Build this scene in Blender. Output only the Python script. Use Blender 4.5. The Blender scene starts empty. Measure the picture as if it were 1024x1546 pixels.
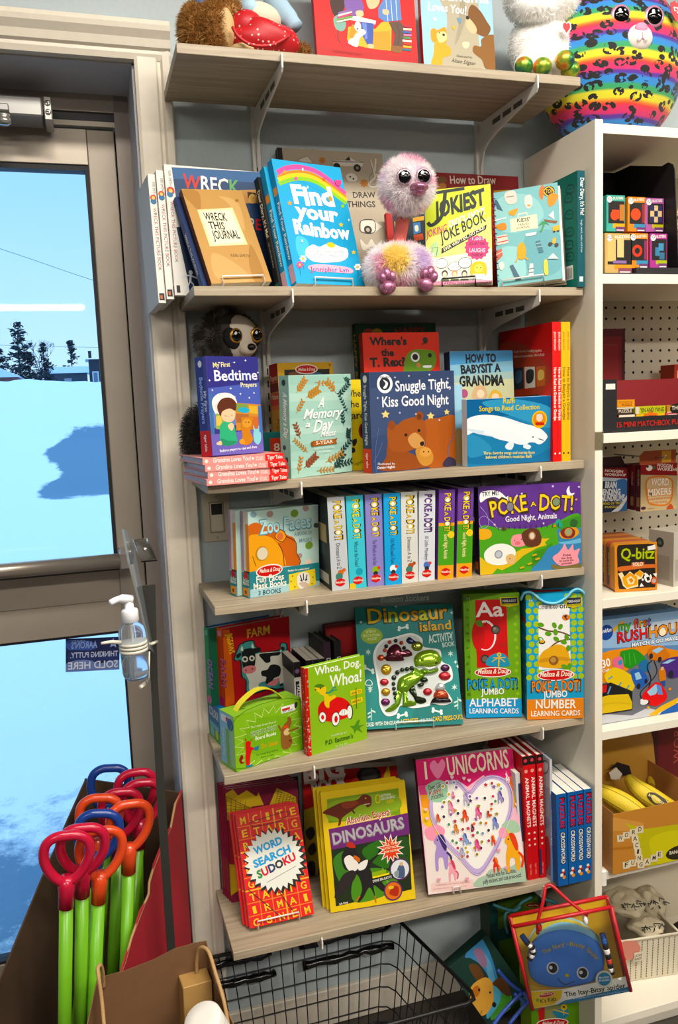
import bpy, bmesh, math, random
from mathutils import Vector, Matrix, Euler
from mathutils.noise import noise as pnoise
random.seed(7)
S = bpy.context.scene
COL = S.collection
PI = math.pi

# ------------------------------------------------------------------ camera
cam_d = bpy.data.cameras.new('camera'); cam = bpy.data.objects.new('camera', cam_d); COL.objects.link(cam)
S.camera = cam
CAMPOS = Vector((-.1973,-1.7342,1.4464)); YAW, PITCH, ROLL, FPX = .2911,.1287,-.0398,1249.29
_d = Vector((math.sin(YAW)*math.cos(PITCH), math.cos(YAW)*math.cos(PITCH), -math.sin(PITCH)))
_r = Vector((math.cos(YAW), -math.sin(YAW), 0)); _u = _r.cross(_d)
_r2 = _r*math.cos(ROLL)+_u*math.sin(ROLL); _u2 = -_r*math.sin(ROLL)+_u*math.cos(ROLL)
cam.matrix_world = Matrix(((_r2.x, _u2.x, -_d.x, CAMPOS.x),(_r2.y, _u2.y, -_d.y, CAMPOS.y),(_r2.z, _u2.z, -_d.z, CAMPOS.z),(0,0,0,1)))
cam_d.sensor_fit = 'VERTICAL'; cam_d.sensor_height = 36.0; cam_d.lens = 36.0*FPX/1546.0
cam_d.clip_start = .02; cam_d.clip_end = 500

# ------------------------------------------------------------------ world (overcast winter sky)
wd = bpy.data.worlds.new('World'); S.world = wd; wd.use_nodes = True
nt = wd.node_tree; nt.nodes.clear()
wo = nt.nodes.new('ShaderNodeOutputWorld'); bg = nt.nodes.new('ShaderNodeBackground')
tc = nt.nodes.new('ShaderNodeTexCoord'); sp = nt.nodes.new('ShaderNodeSeparateXYZ'); rp = nt.nodes.new('ShaderNodeValToRGB')
nz = nt.nodes.new('ShaderNodeTexNoise'); nz.inputs['Scale'].default_value = 3.0; nz.inputs['Detail'].default_value = 5.0
mx = nt.nodes.new('ShaderNodeMixRGB'); mx.blend_type = 'ADD'; mx.inputs[0].default_value = .12
nt.links.new(tc.outputs['Generated'], sp.inputs[0]); nt.links.new(sp.outputs['Z'], rp.inputs[0])
nt.links.new(tc.outputs['Generated'], nz.inputs['Vector'])
nt.links.new(rp.outputs[0], mx.inputs[1]); nt.links.new(nz.outputs[0], mx.inputs[2])
nt.links.new(mx.outputs[0], bg.inputs[0]); nt.links.new(bg.outputs[0], wo.inputs[0])
rp.color_ramp.elements[0].position = .0; rp.color_ramp.elements[0].color = (.66,.80,.98,1)
rp.color_ramp.elements[1].position = .32; rp.color_ramp.elements[1].color = (.30,.62,1.0,1)
e = rp.color_ramp.elements.new(.12); e.color = (.54,.75,1.0,1)
e = rp.color_ramp.elements.new(.75); e.color = (.62,.98,1.6,1)      # overcast skies are brightest overhead
bg.inputs[1].default_value = .9

# ------------------------------------------------------------------ lights of the shop (ceiling tubes) and exposure
def area(name, loc, sx, sy, power, colr=(1,.93,.83), rot=(0,0,0)):
    l = bpy.data.lights.new(name, 'AREA'); l.shape = 'RECTANGLE'; l.size = sx; l.size_y = sy; l.energy = power; l.color = colr
    o = bpy.data.objects.new(name, l); COL.objects.link(o); o.location = loc; o.rotation_euler = rot
    return o
area('ceiling_tube_light', (.45,-1.35,2.80), 1.5,.25,42)
area('ceiling_tube_light', (2.4,-1.6,2.80), 1.3,.25,24)
area('ceiling_tube_light', (-1.6,-3.4,2.80), 1.3,.25,40)
area('ceiling_tube_light', (.9,-3.3,2.80), 1.3,.25,50)
area('ceiling_tube_light', (2.6,-7.6,2.80), 2.4,.25,30)
area('ceiling_tube_light', (3.0,-5.4,2.80), 1.3,.25,20)
S.view_settings.view_transform = 'Standard'; S.view_settings.look = 'None'
S.view_settings.gamma = 1.0; S.view_settings.use_curve_mapping = False
S.view_settings.exposure = .64

# ------------------------------------------------------------------ helpers
def lin(c):
    return c/12.92 if c <= .04045 else ((c+.055)/1.055)**2.4
def rgb(h):
    h = h.lstrip('#')
    if len(h) == 3: h = ''.join(c*2 for c in h)
    return tuple(lin(int(h[i:i+2], 16)/255) for i in (0,2,4))+(1,)
MATS = {}
def mat(h, rough=.45, metal=.0, spec=.5, bump=0, bscale=200, vary=0, emit=0):
    """plain procedural material of a colour; optional noise bump and colour variation"""
    k = (h, rough, metal, spec, bump, bscale, vary, emit)
    if k in MATS: return MATS[k]
    m = bpy.data.materials.new('m_'+h.strip('#')); m.use_nodes = True
    t = m.node_tree; b = t.nodes['Principled BSDF']
    b.inputs['Base Color'].default_value = rgb(h); b.inputs['Roughness'].default_value = rough
    b.inputs['Metallic'].default_value = metal; b.inputs['Specular IOR Level'].default_value = spec
    if emit:
        b.inputs['Emission Color'].default_value = rgb(h); b.inputs['Emission Strength'].default_value = emit
    if bump or vary:
        co = t.nodes.new('ShaderNodeTexCoord'); n = t.nodes.new('ShaderNodeTexNoise')
        n.inputs['Scale'].default_value = bscale; n.inputs['Detail'].default_value = 4
        t.links.new(co.outputs['Object'], n.inputs['Vector'])
        if bump:
            bp = t.nodes.new('ShaderNodeBump'); bp.inputs['Strength'].default_value = bump; bp.inputs['Distance'].default_value = .002
            t.links.new(n.outputs[0], bp.inputs['Height']); t.links.new(bp.outputs[0], b.inputs['Normal'])
        if vary:
            hs = t.nodes.new('ShaderNodeHueSaturation'); mr = t.nodes.new('ShaderNodeMapRange')
            mr.inputs[1].default_value = .3; mr.inputs[2].default_value = .7
            mr.inputs[3].default_value = 1-vary; mr.inputs[4].default_value = 1+vary
            hs.inputs['Color'].default_value = rgb(h)
            t.links.new(n.outputs[0], mr.inputs[0]); t.links.new(mr.outputs[0], hs.inputs['Value']); t.links.new(hs.outputs[0], b.inputs['Base Color'])
    MATS[k] = m
    return m
def nodemat(name, build):
    m = bpy.data.materials.new(name); m.use_nodes = True; t = m.node_tree
    build(t, t.nodes['Principled BSDF'], lambda ty: t.nodes.new('ShaderNode'+ty), t.links.new)
    return m
def wood_mat(name, cols, stretch=(2,60,60)):
    def f(t, b, N, L):
        co = N('TexCoord'); mp = N('Mapping'); mp.inputs['Scale'].default_value = stretch
        n = N('TexNoise'); n.inputs['Scale'].default_value = 1.6; n.inputs['Detail'].default_value = 9; n.inputs['Roughness'].default_value = .72
        r = N('ValToRGB'); r.color_ramp.elements[0].position = .32; r.color_ramp.elements[0].color = rgb(cols[0])
        r.color_ramp.elements[1].position = .68; r.color_ramp.elements[1].color = rgb(cols[2])
        e = r.color_ramp.elements.new(.5); e.color = rgb(cols[1])
        L(co.outputs['Object'], mp.inputs['Vector']); L(mp.outputs[0], n.inputs['Vector']); L(n.outputs[0], r.inputs[0]); L(r.outputs[0], b.inputs['Base Color'])
        b.inputs['Roughness'].default_value = .5
    return nodemat(name, f)
def glass_mat(name, tint='#ffffff', gloss=.12, rough=.02, alpha=1.0):
    """thin clear sheet: mostly transparent with a fresnel reflection"""
    m = bpy.data.materials.new(name); m.use_nodes = True; t = m.node_tree; t.nodes.clear(); N = lambda ty: t.nodes.new('ShaderNode'+ty)
    o = N('OutputMaterial'); tr = N('BsdfTransparent'); gl = N('BsdfGlossy'); mxs = N('MixShader'); fr = N('Fresnel'); fr.inputs[0].default_value = 1.35
    tr.inputs[0].default_value = rgb(tint); gl.inputs['Roughness'].default_value = rough
    mu = N('Math'); mu.operation = 'MULTIPLY'; mu.inputs[1].default_value = gloss/.12
    t.links.new(fr.outputs[0], mu.inputs[0]); t.links.new(mu.outputs[0], mxs.inputs[0])
    t.links.new(tr.outputs[0], mxs.inputs[1]); t.links.new(gl.outputs[0], mxs.inputs[2]); t.links.new(mxs.outputs[0], o.inputs[0])
    return m

def ink(h, rough=.5):
    """printed or dyed paper: a little deeper and duller than the plain colour"""
    k = ('ink', h, rough)
    if k not in MATS:
        c = rgb(h); g = .3*c[0]+.6*c[1]+.1*c[2]; m = bpy.data.materials.new('m_ink_'+h.strip('#')); m.use_nodes = True; b = m.node_tree.nodes['Principled BSDF']
        b.inputs['Base Color'].default_value = tuple(min(1, max(0,(g+(v-g)*1.12)*.84)) for v in c[:3])+(1,); b.inputs['Roughness'].default_value = rough; b.inputs['Specular IOR Level'].default_value = .3
        MATS[k] = m
    return MATS[k]

class MB:
    """collects shapes into one mesh with material slots"""
    def __init__(s): s.bm = bmesh.new(); s.mats = []
    def mi(s, m):
        if m not in s.mats: s.mats.append(m)
        return s.mats.index(m)
    def _fin(s, fs, m, smooth=False):
        i = s.mi(m)
        for f in fs: f.material_index = i; f.smooth = smooth
    def box(s, a, b, m, bev=0, M=None, seg=1):
        t = bmesh.new(); bmesh.ops.create_cube(t, size=1)
        for v in t.verts: v.co = Vector([(a[i]+b[i])/2+v.co[i]*(b[i]-a[i]) for i in range(3)])
        if bev: bmesh.ops.bevel(t, geom=list(t.edges), offset=bev, segments=seg, affect='EDGES', profile=.5)
        s.merge(t, m, M, seg > 2)
    def merge(s, t, m, M=None, smooth=False):
        mp = {v: s.bm.verts.new(M @ v.co if M else v.co) for v in t.verts}
        fs = []
        for f in t.faces:
            try: fs.append(s.bm.faces.new([mp[v] for v in f.verts]))
            except ValueError: pass
        t.free(); s._fin(fs, m, smooth); return fs
    def poly(s, pts, m, M=None):
        vs = [s.bm.verts.new(M @ Vector(p) if M else Vector(p)) for p in pts]
        try: f = s.bm.faces.new(vs)
        except ValueError: return
        s._fin([f], m)
    def prism(s, pts, off, m, M=None, bev=0, smooth=False):
        """closed outline (3D points in a plane) extruded by vector off"""
        t = bmesh.new(); n = len(pts); off = Vector(off)
        a = [t.verts.new(Vector(p)) for p in pts]; b = [t.verts.new(Vector(p)+off) for p in pts]
        t.faces.new(a[::-1]); t.faces.new(b)
        for i in range(n): t.faces.new([a[i], a[(i+1) % n], b[(i+1) % n], b[i]])
        bmesh.ops.recalc_face_normals(t, faces=t.faces)
        if bev: bmesh.ops.bevel(t, geom=list(t.edges), offset=bev, segments=2, affect='EDGES', profile=.5)
        s.merge(t, m, M, smooth)
    def tube(s, pts, r, m, seg=8, closed=False, cap=True, M=None):
        pts = [Vector(p) for p in pts]; n = len(pts); rings = []
        rr = r if hasattr(r, '__len__') else [r]*n
        up = None
        for i, p in enumerate(pts):
            if closed: d = pts[(i+1) % n]-pts[i-1]
            else: d = pts[min(i+1, n-1)]-pts[max(i-1,0)]
            if d.length < 1e-9: d = Vector((0,0,1))
            d.normalize()
            if up is None: up = Vector((0,0,1)) if abs(d.z) < .9 else Vector((1,0,0))
            x = up.cross(d)
            if x.length < 1e-5: x = Vector((1,0,0)).cross(d)
            x.normalize(); y = d.cross(x); up = y
            rings.append([s.bm.verts.new((M @ q) if M else q) for q in (p+(x*math.cos(2*PI*k/seg)+y*math.sin(2*PI*k/seg))*rr[i] for k in range(seg))])
        fs = []
        for i in range(n if closed else n-1):
            A, B = rings[i], rings[(i+1) % n]
            for k in range(seg):
                fs.append(s.bm.faces.new([A[k], A[(k+1) % seg], B[(k+1) % seg], B[k]]))
        if cap and not closed: fs.append(s.bm.faces.new(rings[0][::-1])); fs.append(s.bm.faces.new(rings[-1]))
        s._fin(fs, m, True)
    def ball(s, c, r, m, u=20, v=14, M=None, warp=None):
        t = bmesh.new(); bmesh.ops.create_uvsphere(t, u_segments=u, v_segments=v, radius=1)
        rr = r if hasattr(r, '__len__') else (r, r, r)
        for q in t.verts:
            k = warp(q.co) if warp else 1
            q.co = Vector([c[i]+q.co[i]*rr[i]*k for i in range(3)])
        s.merge(t, m, M, True)
    def lathe(s, prof, m, seg=24, M=None, smooth=True):
        rings = []
        for r, z in prof: rings.append([s.bm.verts.new((M @ Vector(q)) if M else q) for q in ((r*math.cos(2*PI*k/seg), r*math.sin(2*PI*k/seg), z) for k in range(seg))])
        fs = []
        for A, B in zip(rings, rings[1:]):
            for k in range(seg): fs.append(s.bm.faces.new([A[k], A[(k+1) % seg], B[(k+1) % seg], B[k]]))
        if prof[0][0] > 1e-6: fs.append(s.bm.faces.new(rings[0][::-1]))
        if prof[-1][0] > 1e-6: fs.append(s.bm.faces.new(rings[-1]))
        s._fin(fs, m, smooth)
    def build(s, name, parent=None, loc=None, M=None, recalc=False):
        if recalc: bmesh.ops.recalc_face_normals(s.bm, faces=s.bm.faces)
        me = bpy.data.meshes.new(name); s.bm.to_mesh(me); s.bm.free()
        for m in s.mats: me.materials.append(m)
        o = bpy.data.objects.new(name, me); COL.objects.link(o)
        if parent: o.parent = parent
        if M is not None: o.matrix_world = M
        if loc: o.location = loc
        return o
def tag(o, label=None, cat=None, group=None, kind=None):
    if label: o['label'] = label
    if cat: o['category'] = cat
    if group: o['group'] = group
    if kind: o['kind'] = kind
    return o
def thing(name, label, cat, loc=(0,0,0), rz=0, group=None, M=None):
    o = bpy.data.objects.new(name, None); o.empty_display_size = .02; COL.objects.link(o)
    if M is not None: o.matrix_world = M
    else: o.location = loc; o.rotation_euler = (0,0, rz)
    return tag(o, label, cat, group)
def copy_tree(o, loc=None, rot=None, label=None, parent=None):
    c = o.copy(); COL.objects.link(c)
    if parent: c.parent = parent
    for ch in list(o.children): copy_tree(ch, parent=c)
    if loc is not None: c.location = loc
    if rot is not None: c.rotation_euler = rot
    if label: c['label'] = label
    return c
def smooth_closed(p, k=6):
    n = len(p); o = []
    for i in range(n):
        a, b, c, d = (p[(i+j-1) % n] for j in range(4))
        for j in range(k):
            t = j/k
            o.append(tuple(.5*(2*b[q]+(c[q]-a[q])*t+(2*a[q]-5*b[q]+4*c[q]-d[q])*t*t+(3*b[q]-a[q]-3*c[q]+d[q])*t**3) for q in range(len(b))))
    return o
def smooth_open(p, k=6):
    if len(p) < 3: return p
    q = [p[0]]+list(p)+[p[-1]]; o = []
    for i in range(len(p)-1):
        a, b, c, d = q[i:i+4]
        for j in range(k):
            t = j/k
            o.append(tuple(.5*(2*b[m]+(c[m]-a[m])*t+(2*a[m]-5*b[m]+4*c[m]-d[m])*t*t+(3*b[m]-a[m]-3*c[m]+d[m])*t**3) for m in range(len(b))))
    return o+[tuple(p[-1])]

# ------------------------------------------------------------------ lettering: glyph outlines taken once from the built-in font
CHARS = ''.join(chr(c) for c in range(33,127))
OFFS = {'r': .0, 'b': .018, 'x': .045}
GL = {}
def make_glyphs():
    def mk(body, off):
        cu = bpy.data.curves.new('g', 'FONT'); cu.body = body; cu.size = 1; cu.offset = off; cu.resolution_u = 2
        o = bpy.data.objects.new('g', cu); COL.objects.link(o); return o
    jobs = [(st, ch, mk(ch, of)) for st, of in OFFS.items() for ch in CHARS]
    ad = [(ch, mk('|'+ch+'|', 0)) for ch in CHARS+' ']; bar = mk('||', 0)
    bpy.context.view_layer.update(); dg = bpy.context.evaluated_depsgraph_get()
    def ext(o):
        me = o.evaluated_get(dg).to_mesh(); xs = [v.co.x for v in me.vertices]; w = max(xs)-min(xs); o.evaluated_get(dg).to_mesh_clear(); return w
    w0 = ext(bar)
    adv = {ch: ext(o)-w0 for ch, o in ad}
    for st, ch, o in jobs:
        me = o.evaluated_get(dg).to_mesh()
        GL[st, ch] = ([(v.co.x, v.co.y) for v in me.vertices], [tuple(p.vertices) for p in me.polygons], adv[ch])
        o.evaluated_get(dg).to_mesh_clear()
    GL['sp'] = adv[' ']
    GL['cap'] = max(y for x, y in GL['r', 'H'][0])
    for o in [j[2] for j in jobs]+[a[1] for a in ad]+[bar]:
        cu = o.data; bpy.data.objects.remove(o); bpy.data.curves.remove(cu)
make_glyphs()
RT = random.Random(3)
class Art:
    """flat printing on one face: works in face coordinates (u right, v up), metres; T maps (u,v,lift) to local 3D"""
    def __init__(s, mb, T): s.mb = mb; s.T = T; s.k = 0; s.rough = .52
    def lift(s): s.k += 1; return .00016+s.k*.00003
    def fill(s, c, pts):
        e = s.lift(); s.mb.poly([s.T(u, v, e) for u, v in pts], ink(c, s.rough))
    def line(s, c, w, pts, closed=False):
        e = s.lift(); n = len(pts); L = []; R = []
        for i in range(n):
            a = pts[(i-1) % n] if (closed or i > 0) else pts[i]; b = pts[(i+1) % n] if (closed or i < n-1) else pts[i]
            dx, dy = b[0]-a[0], b[1]-a[1]; l = math.hypot(dx, dy) or 1
            nx, ny = -dy/l*w/2, dx/l*w/2
            L.append((pts[i][0]+nx, pts[i][1]+ny)); R.append((pts[i][0]-nx, pts[i][1]-ny))
        for i in range(n if closed else n-1):
            j = (i+1) % n
            s.mb.poly([s.T(u, v, e) for u, v in (R[i], R[j], L[j], L[i])], ink(c, s.rough))
    def text(s, cols, body, x0, y0, x1, y1, h, st='b', jit=0, shear=0, mir=False):
        dx, dy = x1-x0, y1-y0; W = math.hypot(dx, dy)
        if W < 1e-6: return
        ax, ay = dx/W, dy/W
        tot = sum(GL['sp'] if c == ' ' or ('r', c) not in GL else GL['r', c][2] for c in body)
        kx = W/max(tot, 1e-6); ky = h/GL['cap']; x = 0; e = s.lift(); ci = 0
        if isinstance(cols, str): cols = [cols]
        for c in body:
            if c == ' ' or (st, c) not in GL: x += GL['sp']; continue
            vs, fs, adv = GL[st, c]; m = ink(cols[ci % len(cols)], s.rough); ci += 1
            jr = (RT.random()-.5)*jit; jy = (RT.random()-.5)*jit*h*.5; js = 1+(RT.random()-.5)*jit
            cr, sr = math.cos(jr), math.sin(jr); P = []
            for gx, gy in vs:
                lx = (gx-adv/2)*js; ly = (gy-.35)*js
                lx, ly = lx*cr-ly*sr+adv/2, lx*sr+ly*cr+.35
                px = (x+lx)*kx+shear*ly*ky; px = W-px if mir else px; py = ly*ky+jy
                P.append(s.T(x0+ax*px-ay*py, y0+ay*px+ax*py, e))
            B = [s.mb.bm.verts.new(p) for p in P]; i = s.mb.mi(m)
            for f in fs:
                try: q = s.mb.bm.faces.new([B[k] for k in f]); q.material_index = i
                except ValueError: pass
            x += adv
    def run(s, ops):
        """ops: tuples are lettering (words, colours, box, style, jitter, slant); strings list shapes 'kind #colour numbers'
        parted by ';' (o round, e slanted ellipse, p polygon, c smooth outline, l k m strokes, s star, u unicorn, v leafy sprig,
        d scattered dots, g dot grid,
        r rectangle, h row of equal dots); shape numbers are .4 mm steps on the face, letter heights .2 mm"""
        q = 4e-4
        for o in ops:
            if isinstance(o, tuple):
                s.text(o[1].split(' '), o[0], *[w*4e-4 for w in o[2:6]], o[6]*2e-4, *o[7:]); continue
            for w in o.split(';'):
                w = w.split(' '); k, c = w[0], w[1]
                if k == 'u':
                    x, y, z = (float(i)*q for i in w[3:6]); s.unicorn(c, w[2], x, y, z/50); continue
                v = [int(i) for i in w[2:]]
                if k in 'lkm': wd, v = v[0]*q, v[1:]
                P = [(v[i]*q, v[i+1]*q) for i in range(0, len(v)-1,2)]
                if k == 'p': s.fill(c, P)
                elif k == 'r': s.fill(c, [P[0], (P[1][0], P[0][1]), P[1], (P[0][0], P[1][1])])
                elif k == 'h':
                    s.k += 1
                    for i in range(1, len(v), 2): s.oval(c, v[i]*q, v[i+1]*q, v[0]*q, v[0]*q, 14,0)
                    s.k += 1
                elif k == 'c': s.fill(c, smooth_closed(P, 5))
                elif k == 'o': s.oval(c, v[0]*q, v[1]*q, v[2]*q, v[-1]*q)
                elif k == 'e': s.fill(c, [(P[0][0]+P[1][0]*math.cos(a)+P[2][0]*math.sin(a), P[0][1]+P[1][1]*math.cos(a)+P[2][1]*math.sin(a)) for a in (2*PI*i/22 for i in range(22))])
                elif k == 's': s.fill(c, [(P[0][0]+r*(P[1][0]*math.cos(a)+P[2][0]*math.sin(a)), P[0][1]+r*(P[1][1]*math.cos(a)+P[2][1]*math.sin(a))) for a, r in ((PI/2+PI*i/v[6], 1 if i % 2 == 0 else v[7]/100) for i in range(2*v[6]))])
                elif k == 'v': s.sprig(c, P[0], P[1], v[4], v[5]*q)
                elif k == 'd':
                    g = random.Random(v[6])
                    for _ in range(v[0]): s.oval(c, g.uniform(v[2], v[4])*q, g.uniform(v[3], v[5])*q, v[1]*q, v[1]*q, 8,0)
                elif k == 'g':
                    for j in range(v[2]):
                        for i in range(v[1]): s.oval(c, (v[3]+i*v[5]+(j % 2)*v[7])*q, (v[4]+j*v[6])*q, v[0]*q, v[0]*q, 12,0)
                else: s.line(c, wd, {'l': P, 'k': smooth_open(P, 5), 'm': smooth_closed(P, 5)}[k], k == 'm')
    def oval(s, c, x, y, rx, ry, n=22, up=1):
        if not up and s.k: s.k -= 1
        s.fill(c, [(x+rx*math.cos(a), y+ry*math.sin(a)) for a in (2*PI*i/n for i in range(n))])
    def sprig(s, c, a, b, n, z):
        s.line(c, z*.25, [a, b]); dx, dy = b[0]-a[0], b[1]-a[1]; g = math.atan2(dy, dx)
        for i in range(n):
            t = (i+1)/n
            for sd in (-1,1):
                h = g+sd*.8; ch, sh = math.cos(h), math.sin(h); x, y = a[0]+dx*t+z*.9*ch, a[1]+dy*t+z*.9*sh
                s.k -= 1; s.fill(c, [(x+z*math.cos(e)*ch-z*.42*math.sin(e)*sh, y+z*math.cos(e)*sh+z*.42*math.sin(e)*ch) for e in (2*PI*j/12 for j in range(12))])
        s.k += 1
    def unicorn(s, c, mane, x, y, z):
        f = lambda *v: smooth_closed([(x+v[i]*z, y-v[i+1]*z) for i in range(0, len(v), 2)], 4)
        s.fill(c, f(-20,-40,-5,-62,14,-55,10,-30,25,-10,28,20,22,55,12,55,8,18,-8,20,-12,58,-22,55,-20,5,-12,-25))
        s.fill(mane, f(-2,-62,16,-60,26,-20,18,-5,6,-30)); s.line(mane, 8*z, smooth_open([(x+24*z, y),(x+38*z, y-20*z),(x+30*z, y-50*z)], 4))
        s.fill('#e9c24a', [(x-6*z, y+62*z),(x-12*z, y+85*z),(x+2*z, y+66*z)]); s.oval('#2a1a2a', x-6*z, y+46*z, 3*z, 3*z, 8)

# ------------------------------------------------------------------ printed goods: books, cartons, cards
def pose_matrix(p):
    x, y, z, yaw, lean, roll = p
    ex = Vector((math.cos(yaw), math.sin(yaw), 0)); n = Vector((math.sin(yaw), -math.cos(yaw), 0)); Z = Vector((0,0,1))
    ez = Z*math.cos(lean)-n*math.sin(lean); ny = -(n*math.cos(lean)+Z*math.sin(lean))
    ex2 = ex*math.cos(roll)+ez*math.sin(roll); ez2 = -ex*math.sin(roll)+ez*math.cos(roll)
    return Matrix(((ex2.x, ny.x, ez2.x, x),(ex2.y, ny.y, ez2.y, y),(ex2.z, ny.z, ez2.z, z),(0,0,0,1)))
def face_map(f, w, t, h):
    return {'F': lambda u, v, e: (u, -e, v), 'L': lambda u, v, e: (-e, t-u, v), 'R': lambda u, v, e: (w+e, u, v),
            'T': lambda u, v, e: (u, v, h+e), 'B': lambda u, v, e: (w-u, t+e, v), 'D': lambda u, v, e: (u, t-v, -e)}[f]
def rrect(w, h, r, n=4):
    if r <= 0: return [(0,0),(w, 0),(w, h),(0, h)]
    o = []
    for cx, cy, a in ((w-r, r, -PI/2),(w-r, h-r, 0),(r, h-r, PI/2),(r, r, PI)):
        o += [(cx+r*math.cos(a+PI/2*i/n), cy+r*math.sin(a+PI/2*i/n)) for i in range(n+1)]
    return o
def pack(name, label, cat, pose, size, kind='box', axis='y', spine='L', cols=('#ffffff',), art=None, group=None, r=0, parts=('cover', 'pages'), rough=.52, M=None):
    """kind box: a carton; hard/soft: boards + page block. cols = (front, spine, back, pages)"""
    w, t, h = size
    cols = list(cols)+[cols[0]]*(3-len(cols)) if len(cols) < 3 else list(cols)
    pg = cols[3] if len(cols) > 3 else '#e9e4d6'
    if kind == 'box' and parts[0] == 'cover': parts = ('carton', 'pages')
    root = thing(name, label, cat, group=group, M=M if M is not None else pose_matrix(pose))
    a = MB(); mf, ms, mb_ = (ink(c, rough) for c in cols[:3])
    if kind == 'box':
        if r: a.prism([(u, 0, v) for u, v in rrect(w, h, r)], (0, t, 0), mf)
        else: a.box((0,0,0),(w, t, h), mf, min(.0012, t*.2))
        if cols[1] != cols[0]:
            e = .0001; T = face_map('L', w, t, h); a.poly([T(u, v, e) for u, v in ((.001,.001),(t-.001,.001),(t-.001, h-.001),(.001, h-.001))], ms)
        pb = None
    else:
        bt, ov = (.0024,.003) if kind == 'hard' else (.0006,.0004)
        lo, hi = [0,0,0], [w, t, h]
        ax = 'xyz'.index(axis); ip = [ov]*3; jp = [w-ov, t-ov, h-ov]
        ip[ax] = bt; jp[ax] = size[ax]-bt
        sa, sd = {'L': (0,0), 'R': (0,1), 'F': (1,0), 'B': (1,1), 'D': (2,0)}[spine]
        def slab(axn, lo_, hi_, m):
            p = list(lo); q = list(hi); p[axn] = lo_; q[axn] = hi_
            if r and axn == 1 and ax == 1: a.prism([(u, lo_, v) for u, v in rrect(w, h, r)], (0, hi_-lo_, 0), m)
            else: a.box(p, q, m, min(.0006, bt*.3))
        slab(ax, 0, bt, mf if not (axis == 'z') else mb_); slab(ax, size[ax]-bt, size[ax], mb_ if not (axis == 'z') else mf)
        p = list(lo); q = list(hi); p[ax] = bt*.5; q[ax] = size[ax]-bt*.5
        if sd == 0: p[sa], q[sa] = 0, bt; ip[sa] = bt
        else: p[sa], q[sa] = size[sa]-bt, size[sa]; jp[sa] = size[sa]-bt
        a.box(p, q, ms, bt*.2)
        pb = MB(); pm = mat(pg, .8, vary=.08, bscale=300)
        pb.box(ip, jp, pm)
    for f, ops in (art or {}).items():
        A = Art(a, face_map(f, w, t, h)); A.rough = rough; A.run(ops)
    a.build(parts[0], root)
    if pb: pb.build(parts[1], root)
    _last[0] = root
    return root

def puff(b, c, outline, depth):
    """foil balloon: an outline on a cover swelling towards the viewer"""
    P = smooth_closed(outline, 5); n = len(P); cx = sum(p[0] for p in P)/n; cz = sum(p[1] for p in P)/n
    m = mat(c, .16, metal=.55); rings = []
    for f, d in ((1,0),(.93,.45),(.78,.78),(.5,.95),(.2,1)):
        rings.append([b.bm.verts.new((cx+(x-cx)*f, -.0010-depth*d, cz+(z-cz)*f)) for x, z in P])
    fs = []
    for A, B in zip(rings, rings[1:]):
        for i in range(n): fs.append(b.bm.faces.new([A[i], A[(i+1) % n], B[(i+1) % n], B[i]]))
    fs.append(b.bm.faces.new(rings[-1])); b._fin(fs, m, True)
PRINTS = []
def keep(ops):
    PRINTS.append(ops); return ops
def LAST(): return _last[0]
_last = [None]

# ================================================================== THE SETTING
wall_m = mat('#b3bfc3', .6, bump=.05, bscale=120, vary=.03)
room_m = mat('#4c4a46', .7)
trim_m = mat('#e3d9c7', .42, bump=.03, bscale=60, vary=.03)
alu_m = mat('#a3988a', .42, metal=.35, vary=.03, bscale=14)
alu2_m = mat('#b5aa9b', .38, metal=.4, vary=.03, bscale=14)
black_m = mat('#0b0b0c', .5)
RX0, RX1, RY0, RY1, RZ = -3.2,4.2,-9.5,.0,2.92
def struct(name, mb, label=None):
    o = mb.build(name); o['kind'] = 'structure'
    if label: o['label'] = label
    return o
DX0, DX1, DZ = -1.02,-.057,2.117        # door opening in the back wall
w = MB()
w.box((RX0,0,0),(DX0,.22, RZ), wall_m); w.box((DX1,0,0),(RX1,.22, RZ), wall_m); w.box((DX0,0, DZ),(DX1,.22, RZ), wall_m)
struct('wall_back', w, 'pale blue grey wall behind the shelves')
w = MB(); w.box((RX0, RY0-.1,0),(RX1, RY0, RZ), room_m); struct('wall_front', w)
w = MB(); w.box((RX0-.1, RY0,0),(RX0,.22, RZ), room_m); struct('wall_left', w)
w = MB(); w.box((RX1, RY0,0),(RX1+.1,.22, RZ), room_m); struct('wall_right', w)
w = MB(); w.box((RX0, RY0, RZ),(RX1,.22, RZ+.1), mat('#a9a7a2', .8)); struct('ceiling', w)
def floorf(t, b, N, L):
    co = N('TexCoord'); n = N('TexNoise'); n.inputs['Scale'].default_value = 9; n.inputs['Detail'].default_value = 7
    r = N('ValToRGB'); r.color_ramp.elements[0].color = rgb('#2f2b26'); r.color_ramp.elements[1].color = rgb('#48423a')
    L(co.outputs['Object'], n.inputs['Vector']); L(n.outputs[0], r.inputs[0]); L(r.outputs[0], b.inputs['Base Color']); b.inputs['Roughness'].default_value = .45
w = MB(); w.box((RX0, RY0,-.1),(RX1,.22,0), nodemat('m_floor', floorf)); struct('floor', w)
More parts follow.
